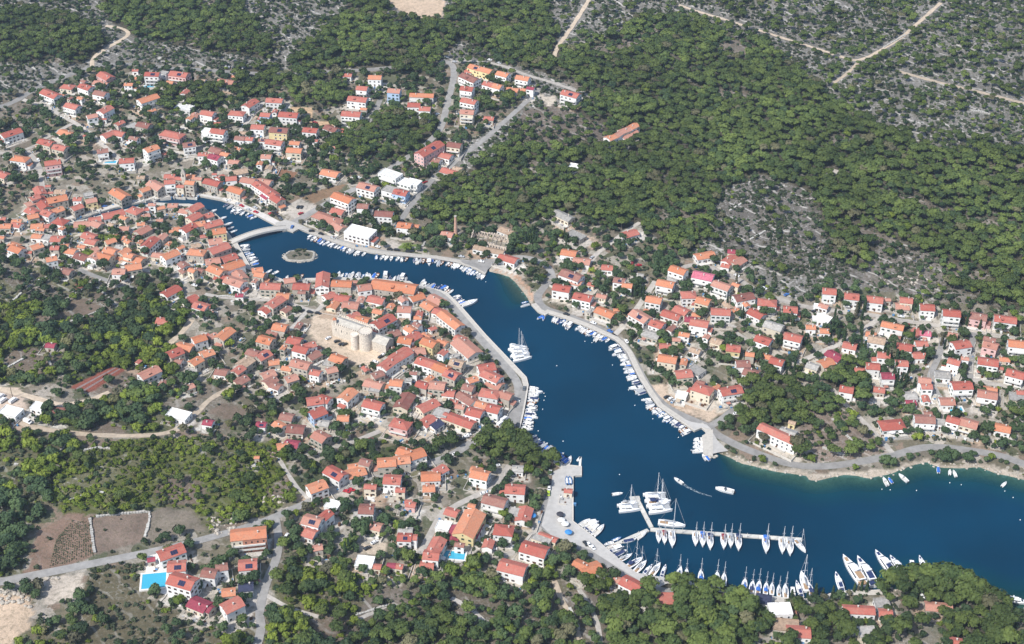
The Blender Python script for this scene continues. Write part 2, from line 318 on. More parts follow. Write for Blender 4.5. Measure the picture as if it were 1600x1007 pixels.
def mix(f, a_, b_, mode='MIX'):
    q = N.new('ShaderNodeMix'); q.data_type = 'RGBA'; q.blend_type = mode
    if isinstance(f, (int, float)): q.inputs[0].default_value = f
    else: L.new(f, q.inputs[0])
    for k, v_ in ((6, a_), (7, b_)):
        if isinstance(v_, tuple): q.inputs[k].default_value = (*v_, 1)
        else: L.new(v_, q.inputs[k])
    return q.outputs[2]
col = attr('alb').outputs['Color']; rk = attr('rocky').outputs['Fac']; ub = attr('urban').outputs['Fac']
# built-up plots: paving, dry grass, soil and garden by cell
vo = N.new('ShaderNodeTexVoronoi'); vo.inputs['Scale'].default_value = .11
wrp = N.new('ShaderNodeVectorMath'); wrp.operation = 'MULTIPLY'; wrp.inputs[1].default_value = (1, 1, 0); L.new(geo.outputs['Position'], wrp.inputs[0]); wn = N.new('ShaderNodeTexNoise'); wn.inputs['Scale'].default_value = .16; wn.inputs['Detail'].default_value = 4; L.new(geo.outputs['Position'], wn.inputs['Vector'])
wad = N.new('ShaderNodeVectorMath'); wad.operation = 'MULTIPLY_ADD'; L.new(wn.outputs['Color'], wad.inputs[0]); wad.inputs[1].default_value = (14, 14, 0); L.new(wrp.outputs[0], wad.inputs[2]); L.new(wad.outputs[0], vo.inputs['Vector'])
sepc = N.new('ShaderNodeSeparateColor'); L.new(vo.outputs['Color'], sepc.inputs[0])
ramp = N.new('ShaderNodeValToRGB'); ramp.color_ramp.interpolation = 'CONSTANT'; L.new(sepc.outputs[0], ramp.inputs[0])
els = ramp.color_ramp.elements; els[0].color = (.33, .30, .25, 1); els[1].position = .16; els[1].color = (.13, .115, .075, 1)
for p_, c_ in ((.36, (.22, .19, .15, 1)), (.48, (.075, .085, .042, 1)), (.66, (.20, .145, .105, 1)), (.78, (.14, .12, .09, 1)), (.92, (.36, .32, .27, 1))):
    e_ = els.new(p_); e_.color = c_
col = mix(mul(ub, .85), col, ramp.outputs[0])
# dark scrub and grass tufts, then pale limestone
tuft = rng_(noise(.42, 5, .7), .50, .60, 0, 1)
col = mix(mul(tuft, rng_(rk, 0, 1, .35, .55)), col, (.065, .068, .038))
big = rng_(noise(.03, 3, .5), .42, .62, 0, 1)
st = rng_(noise(.55, 6, .75), .53, .60, 0, 1)
col = mix(mul(mul(st, rk), rng_(big, 0, 1, .35, .95)), col, (.40, .39, .37))
wv = N.new('ShaderNodeTexWave'); wv.inputs['Scale'].default_value = .035; wv.inputs['Distortion'].default_value = 9; wv.inputs['Detail'].default_value = 3; wv.inputs['Detail Scale'].default_value = .6; wv.bands_direction = 'DIAGONAL'; L.new(geo.outputs['Position'], wv.inputs['Vector'])
col = mix(mul(mul(rng_(wv.outputs['Fac'], .93, .99, 0, .85), rng_(noise(.09, 2, .5), .45, .55, 0, 1)), rk), col, (.44, .42, .385))
v1 = rng_(noise(.06, 4, .6), .3, .7, .78, 1.2); v2 = rng_(noise(1.6, 3, .6), .3, .7, .8, 1.18)
sc_ = N.new('ShaderNodeVectorMath'); sc_.operation = 'SCALE'; L.new(col, sc_.inputs[0]); L.new(mul(v1, v2), sc_.inputs['Scale'])
L.new(sc_.outputs[0], B.inputs['Base Color'])
bp = N.new('ShaderNodeBump'); bp.inputs['Strength'].default_value = .6; bp.inputs['Distance'].default_value = .6; L.new(noise(.5, 5, .7), bp.inputs['Height']); L.new(bp.outputs[0], B.inputs['Normal'])
me.materials.append(gm)
go = bpy.data.objects.new('ground', me); COL.objects.link(go); go['kind'] = 'structure'

# ------------------------------------------------------------------ sea
step = 2
wx = ex[::step]; wy = ey[::step]; WX, WY = np.meshgrid(wx, wy); WZ = EZ[::step, ::step]
mk = WZ < 0.6
dl = mk.copy(); dl[1:] |= mk[:-1]; dl[:-1] |= mk[1:]; dl[:, 1:] |= mk[:, :-1]; dl[:, :-1] |= mk[:, 1:]
me, used = grid_mesh('water', WX, WY, np.zeros_like(WX), dl)
EQ = padf(ISQ)[::step, ::step]
DPF = np.clip(np.where(EQ, 6, -WZ), 0, 6)
for _ in range(5): DPF[1:-1, 1:-1] = .5 * DPF[1:-1, 1:-1] + .125 * (DPF[:-2, 1:-1] + DPF[2:, 1:-1] + DPF[1:-1, :-2] + DPF[1:-1, 2:])
dep = DPF.ravel()[used]
me.attributes.new('depth', 'FLOAT', 'POINT').data.foreach_set('value', dep.astype(np.float32))
wm = bpy.data.materials.new('sea_water'); wm.use_nodes = True; t = wm.node_tree; N = t.nodes; L = t.links; B = N['Principled BSDF']
geo = N.new('ShaderNodeNewGeometry')
d_ = attr('depth').outputs['Fac']
murk = mix(rng_(d_, 1.0, 4.2, 0, 1), (.002, .040, .050), (.0001, .027, .058))
big = rng_(noise(.012, 3, .5), .35, .65, .85, 1.2)
sc_ = N.new('ShaderNodeVectorMath'); sc_.operation = 'SCALE'; L.new(murk, sc_.inputs[0]); L.new(big, sc_.inputs['Scale'])
L.new(sc_.outputs[0], B.inputs['Base Color']); B.inputs['Roughness'].default_value = .12; B.inputs['IOR'].default_value = 1.33; B.inputs['Specular IOR Level'].default_value = .18
bp = N.new('ShaderNodeBump'); bp.inputs['Strength'].default_value = .3; bp.inputs['Distance'].default_value = .09
L.new(mul(mul(noise(.9, 5, .6), rng_(noise(.02, 3, .5), .35, .65, .5, 1.6)), mul(noise(.2, 3, .5), 2.2), 'ADD'), bp.inputs['Height']); L.new(rng_(noise(.015, 4, .6), .35, .65, .05, .13), B.inputs['Roughness']); L.new(bp.outputs[0], B.inputs['Normal'])
tr = N.new('ShaderNodeBsdfTransparent'); tr.inputs[0].default_value = (.55, .85, .85, 1)
ms = N.new('ShaderNodeMixShader'); L.new(rng_(d_, .0, 2.4, .25, 1), ms.inputs[0]); L.new(tr.outputs[0], ms.inputs[1]); L.new(B.outputs[0], ms.inputs[2])
L.new(ms.outputs[0], N['Material Output'].inputs[0])
me.materials.append(wm); wo_ = bpy.data.objects.new('water', me); COL.objects.link(wo_); wo_['kind'] = 'structure'

# ------------------------------------------------------------------ occupancy raster (1 m) so that trees keep off roads, roofs and water
OX0, OY0 = -600, 440; OCC = np.zeros((1001, 1201), bool)
def occ_poly(pts, pad=0):
    pts = np.asarray(pts, float)
    x0, x1 = int(pts[:, 0].min() - pad - 1 - OX0), int(pts[:, 0].max() + pad + 2 - OX0); y0, y1 = int(pts[:, 1].min() - pad - 1 - OY0), int(pts[:, 1].max() + pad + 2 - OY0)
    x0, y0 = max(x0, 0), max(y0, 0); x1, y1 = min(x1, 1200), min(y1, 1000)
    if x1 <= x0 or y1 <= y0: return
    X_, Y_ = np.meshgrid(np.arange(x0, x1) + OX0, np.arange(y0, y1) + OY0)
    if pad:
        c = pts.mean(0); pts = c + (pts - c) * (1 + pad / (np.abs(pts - c).max() + 1e-6))
    OCC[y0:y1, x0:x1] |= inside(pts, X_, Y_)
def occ(x, y):
    i = np.clip(np.round(np.asarray(x) - OX0).astype(int), 0, 1200); j = np.clip(np.round(np.asarray(y) - OY0).astype(int), 0, 1000)
    return OCC[j, i]

# ------------------------------------------------------------------ roads
def smooth_line(P, sp_=3.0):
    P = np.asarray(P, float)
    for _ in range(2):
        Q = [P[0]]
        for a_, b_ in zip(P[:-1], P[1:]): Q += [a_ * .75 + b_ * .25, a_ * .25 + b_ * .75]
        Q.append(P[-1]); P = np.array(Q)
    d = np.r_[0, np.cumsum(np.hypot(*np.diff(P, axis=0).T))]; n = max(2, int(d[-1] / sp_))
    s_ = np.linspace(0, d[-1], n + 1)
    return np.stack([np.interp(s_, d, P[:, 0]), np.interp(s_, d, P[:, 1])], 1)
def normals(P):
    t_ = np.gradient(P, axis=0); t_ /= np.linalg.norm(t_, axis=1)[:, None] + 1e-9
    return np.stack([-t_[:, 1], t_[:, 0]], 1)
MATS_ROAD = {'asphalt': mat('asphalt', (.25, .24, .225), .9, (.25, .2)), 'lane': mat('pale_lane', (.37, .34, .30), .9, (.3, .2)), 'dirt': mat('dirt_track', (.44, .36, .27), .95, (.35, .22)),
             'path': mat('footpath', (.40, .37, .33), .95, (.4, .2))}
road_no = 0
def strip_mesh(name, P, wdt, m_, lift, vary=0.0):
    n_ = normals(P); cols = 3
    wv = wdt * (1 + vary * np.sin(np.arange(len(P)) * .9) * .5)
    V = []
    for k in range(cols):
        q = P + n_ * ((k / (cols - 1) - .5) * wv)[:, None]
        V.append(np.c_[q, np.maximum(hgt(q[:, 0], q[:, 1]), 1.16) + lift])
    V = np.stack(V, 1).reshape(-1, 3)
    F = [(i * cols + k, i * cols + k + 1, (i + 1) * cols + k + 1, (i + 1) * cols + k) for i in range(len(P) - 1) for k in range(cols - 1)]
    F = [f_[::-1] for f_ in F]
    o_ = link_mesh(name, V, F, m_); return o_
def road(s, wdt, kind, name=None):
    global road_no
    pp = A(s); x_, y_, z_ = ground([q[0] for q in pp], [q[1] for q in pp])
    P = smooth_line(np.stack([x_, y_], 1)); road_no += 1
    nm = name or {'asphalt': 'road', 'lane': 'lane', 'dirt': 'dirt_track', 'path': 'path'}[kind]
    o_ = strip_mesh(nm, P, wdt, MATS_ROAD[kind], .10 + .012 * (road_no % 9), .25 if kind in ('dirt', 'path') else 0); o_['kind'] = 'structure'
    n_ = normals(P)
    for i in range(len(P) - 1):
        h_ = wdt / 2 + (2.0 if kind == 'dirt' else 1.3); a_, b_ = P[i], P[i + 1]
        occ_poly([a_ + n_[i] * h_, b_ + n_[i + 1] * h_, b_ - n_[i + 1] * h_, a_ - n_[i] * h_])
    return P
def flat_patch(name, pts, m_, lift=.09, z=None):
    """a paved or bare area draped on the terrain"""
    x_, y_, z_ = ground([q[0] for q in pts], [q[1] for q in pts])
    bm = bmesh.new(); f_ = bm.faces.new([bm.verts.new((a_, b_, 0)) for a_, b_ in zip(x_, y_)])
    for ax, vals in ((0, x_), (1, y_)):
        for c_ in np.arange(math.floor(min(vals) / 6) * 6 + 6, max(vals), 6):
            no_ = (1, 0, 0) if ax == 0 else (0, 1, 0); co_ = (c_, 0, 0) if ax == 0 else (0, c_, 0)
            bmesh.ops.bisect_plane(bm, geom=bm.verts[:] + bm.edges[:] + bm.faces[:], plane_co=co_, plane_no=no_)
    vx = np.array([v.co.x for v in bm.verts]); vy = np.array([v.co.y for v in bm.verts]); hz = np.maximum(hgt(vx, vy), 1.16) + lift
    for v, h_ in zip(bm.verts, hz): v.co.z = h_
    for fc in bm.faces:
        fc.normal_update()
        if fc.normal.z < 0: fc.normal_flip()
    me_ = bpy.data.meshes.new(name); bm.to_mesh(me_); bm.free(); me_.materials.append(m_)
    o_ = bpy.data.objects.new(name, me_); COL.objects.link(o_); o_['kind'] = 'structure'
    occ_poly(np.stack([x_, y_], 1)); return o_
ROADS = [
 ('-60,185 0,168 26,158 50,142 80,129 112,116 140,106 166,101 200,100 240,103 270,108 300,108 330,111 380,114 440,116 500,114 560,111 615,106', 5.2, 'asphalt'),
 ('688,96 704,98 710,108 708,130 702,150 696,175 690,200 675,218 655,235 630,250 600,270 580,285 540,302 500,324 470,342 455,350', 5.6, 'asphalt'),
 ('704,97 740,95 780,101 820,118 860,128 900,142 940,157', 3.8, 'lane'),
 ('842,140 826,156 800,180 780,198 750,224 716,248 700,264', 4.5, 'asphalt'), ('704,262 680,276 660,299 640,324 626,345', 4.5, 'asphalt'),
 ('144,105 144,90 170,74 195,60 203,52 190,44 165,41', 3.5, 'dirt'),
 ('924,-6 905,25 885,55 870,75 864,95', 4, 'dirt'), ('1060,8 1150,38 1200,52 1260,70 1320,92 1345,97 1400,65 1420,50 1470,5', 3.5, 'dirt'),
 ('1342,97 1325,115 1300,132', 3, 'dirt'), ('1405,112 1440,122 1490,135 1560,153 1640,170', 4, 'dirt'),
 ('1284,272 1300,266 1316,274', 7, 'path'),
 ('36,156 74,168 116,192 140,208 160,226 180,244 200,260', 4, 'lane'), ('112,194 74,214 42,236 0,240 -40,242', 3.8, 'lane'), ('42,236 62,258 66,290 70,318 56,342', 4, 'lane'),
 ('66,262 40,266 10,278 -40,296', 4, 'asphalt'), ('250,233 285,240 322,252', 4, 'lane'), ('412,160 392,184 372,210', 4, 'lane'), ('594,156 584,180 572,196', 4.5, 'asphalt'),
 ('104,352 140,350 -20,352', .1, 'path'),
 ('-20,340 40,346 80,352 104,347', 4.2, 'lane'),
 ('446,353 472,356 500,368 540,381 580,392 640,399 690,404 740,412 776,409 810,401 838,406 858,418 864,436', 5.2, 'asphalt'),
 ('858,440 846,454 838,466 848,482 880,492 920,506 958,526 976,542 992,570 1006,598 1024,624 1044,640 1080,656 1108,667 1120,680 1150,696 1190,712 1230,726 1280,731 1340,723 1400,712 1430,701 1460,698 1530,706 1570,714 1600,726 1680,750', 5.5, 'asphalt'),
 ('1108,667 1130,655 1154,633', 5, 'asphalt'), ('1300,608 1318,630 1346,656 1394,708', 3.5, 'lane'),
 ('1268,480 1310,488 1360,492 1390,498 1460,508 1520,520 1576,528 1640,536', 4.2, 'lane'), ('1374,498 1350,515 1330,530 1280,552 1240,570', 3.8, 'lane'),
 ('1521,520 1517,560 1515,592', 4, 'asphalt'), ('1474,528 1466,560 1456,580 1452,592 1464,616 1478,640', 4, 'asphalt'), ('1512,592 1540,598 1570,604 1640,610', 3.8, 'lane'),
 ('1060,420 1090,412 1120,422 1150,434 1174,450 1200,462 1240,476 1280,484', 4.2, 'lane'), ('1024,440 1000,476 976,508 960,524', 4, 'lane'),
 ('1000,348 972,366 950,384 930,398 916,420 905,440', 3.8, 'lane'),
 ('640,447 664,453 692,462 720,496 752,532 780,562 806,592 812,612 806,640 792,660 770,672 736,692 710,710 680,722 640,734 570,747 520,768 480,786 448,800 416,814 360,832 300,848 240,862 180,874 120,886 40,902 0,910 -60,918', 5.6, 'asphalt'),
 ('430,808 434,830 436,850 432,875 420,900 412,925 404,960 410,980 398,1020', 4.5, 'asphalt'),
 ('796,728 784,748 760,768 720,786 700,798 688,806 670,840 656,866', 4, 'lane'),
 ('874,742 860,780 850,800 846,820 870,836 920,862 960,888 1000,913 1030,924 1056,926', 5.6, 'asphalt'), ('846,820 822,850 800,864 782,872', 4, 'lane'),
 ('-40,600 0,608 40,618 84,632 112,633 140,626 172,614', 4.5, 'dirt'), ('36,640 28,662 60,670 140,680 200,682 250,680 284,670 310,642 330,622 362,606', 4, 'dirt'),
 ('320,460 350,466 400,468 444,471 480,484 500,488 518,446', 3.5, 'lane'), ('482,484 466,502 446,524', 3, 'path'), ('124,422 156,435 185,444 212,452', 4, 'asphalt'),
 ('222,422 244,426 262,414 282,402', 3.5, 'lane'), ('562,610 550,640 580,662 600,674 642,692 670,680', 3.5, 'dirt'), ('594,674 550,692 530,697 476,711', 4, 'lane'),
 ('434,714 452,744 462,760 482,780', 2.5, 'path'), ('300,500 285,520 262,540 240,552', 4, 'dirt'), ('280,560 300,545 322,520', 3.5, 'lane'),
 ('770,672 790,664 800,650', 8, 'asphalt'), ('240,410 210,404 180,412 150,420', 2.5, 'path'), ('470,580 500,592 540,596', 2.5, 'path'),
 ('866,908 876,935 890,960 902,985 910,1015', 3, 'dirt'), ('905,922 922,948 934,975 940,1010', 2.6, 'path'), ('705,935 735,950 760,975', 2.6, 'path'), ('560,968 590,954 610,945', 2.4, 'path'), ('415,930 450,950 500,965', 2.4, 'path'),
 ('1210,560 1180,540 1150,520', 3, 'lane'), ('1090,470 1120,500 1150,512', 2.8, 'path'), ('1400,575 1380,600 1370,640', 2.8, 'path'), ('600,560 620,575 650,590', 3, 'lane'),
]
for s_, w_, k_ in ROADS:
    if w_ > 1: road(s_, w_, k_)
PAVE = mat('stone_paving', (.42, .40, .365), .85, (.5, .12)); CONC = mat('concrete', (.40, .385, .36), .85, (.3, .12)); ASPH = MATS_ROAD['asphalt']
flat_patch('apron', A('782,664 794,646 808,626 812,606 823,606 820,624 815,650 810,674 812,679 796,680'), ASPH, .22)
flat_patch('harbour_yard', A('864,738 882,731 907,733 907,744 893,748 893,817 926,842 958,869 994,898 1024,903 1056,909 1030,918 1000,909 960,884 922,860 892,848 862,838 846,822 852,800 860,770'), CONC, .23)
for _z in ZONES:
    if _z[0] in ('ploughed', 'plaza', 'quarry') or _z[0] == 'lot':
        _x, _y, _q = ground([q[0] for q in _z[1]], [q[1] for q in _z[1]]); occ_poly(np.stack([_x, _y], 1))
flat_patch('harbour_yard', A('720,409 770,405 784,402 764,422 758,428 744,421 724,414'), ASPH, .24)
flat_patch('forecourt', A('430,351 446,344 466,350 480,356 470,360 458,363 446,359 432,354'), PAVE, .24)
flat_patch('promenade', A('70,352 104,345 140,338 180,326 220,318 250,312.5 280,307 300,306 346,314 342,309 300,301 280,302 250,307 220,311 180,319 140,330 104,338 80,345'), mat('white_paving', (.52, .49, .45), .85, (.4, .1)), .22)
flat_patch('promenade', A('346,314.5 366,321.5 400,337.5 430,353.5 440,348 405,330 372,316 350,309'), mat('white_paving', (0,0,0)), .22)
flat_patch('shore_yard', A('1060,654 1085,675 1096,670 1112,672 1104,664 1080,660'), CONC, .25)

flat_patch('slipway', A('1113,676 1122,690 1138,706 1122,710 1114,712'), CONC, .2)
# ------------------------------------------------------------------ quay walls along the water
def offset_run(P, dist):
    n_ = normals(P); return P + n_ * dist
runs = []; cur = []
for i in range(len(SH)):
    if SK[i]:
        if not cur: cur = [SH[i]]
        cur.append(SH[(i + 1) % len(SH)])
    elif cur: runs.append(np.array(cur)); cur = []
if cur: runs.append(np.array(cur))
area = 0.5 * np.sum(SH[:, 0] * np.roll(SH[:, 1], -1) - np.roll(SH[:, 0], -1) * SH[:, 1]); sgn = -1 if area > 0 else 1     # towards the land
QS = mat('quay_stone', (.44, .41, .36), .85, (.6, .14)); QC = mat('quay_coping', (.52, .49, .44), .8, (.8, .1))
for P in runs:
    nr = []
    for i in range(len(P)):
        ns = []
        if i > 0: d = P[i] - P[i-1]; ns.append(np.array([-d[1], d[0]]) / np.linalg.norm(d))
        if i < len(P) - 1: d = P[i+1] - P[i]; ns.append(np.array([-d[1], d[0]]) / np.linalg.norm(d))
        n_ = sum(ns); n_ /= np.linalg.norm(n_); c_ = max(.55, n_ @ ns[0]); nr.append(n_ * sgn / c_)
    nr = np.array(nr); k = len(P)
    prof = [(0, -3.2), (0, 1.36), (.5, 1.36), (.5, 1.30), (3.6, 1.30), (3.6, 1.0)]
    V = []
    for o_, z_ in prof: V += [(*(P[i] + nr[i] * o_), z_) for i in range(k)]
    F = []; M_ = []
    for r_ in range(len(prof) - 1):
        for i in range(k - 1):
            q = (r_*k + i, r_*k + i + 1, (r_+1)*k + i + 1, (r_+1)*k + i)
            F.append(q if sgn < 0 else q[::-1]); M_.append(1 if r_ in (1, 2) else 0)
    o_ = link_mesh('quay', V, F, [QS, QC], None, M_); o_['kind'] = 'structure'
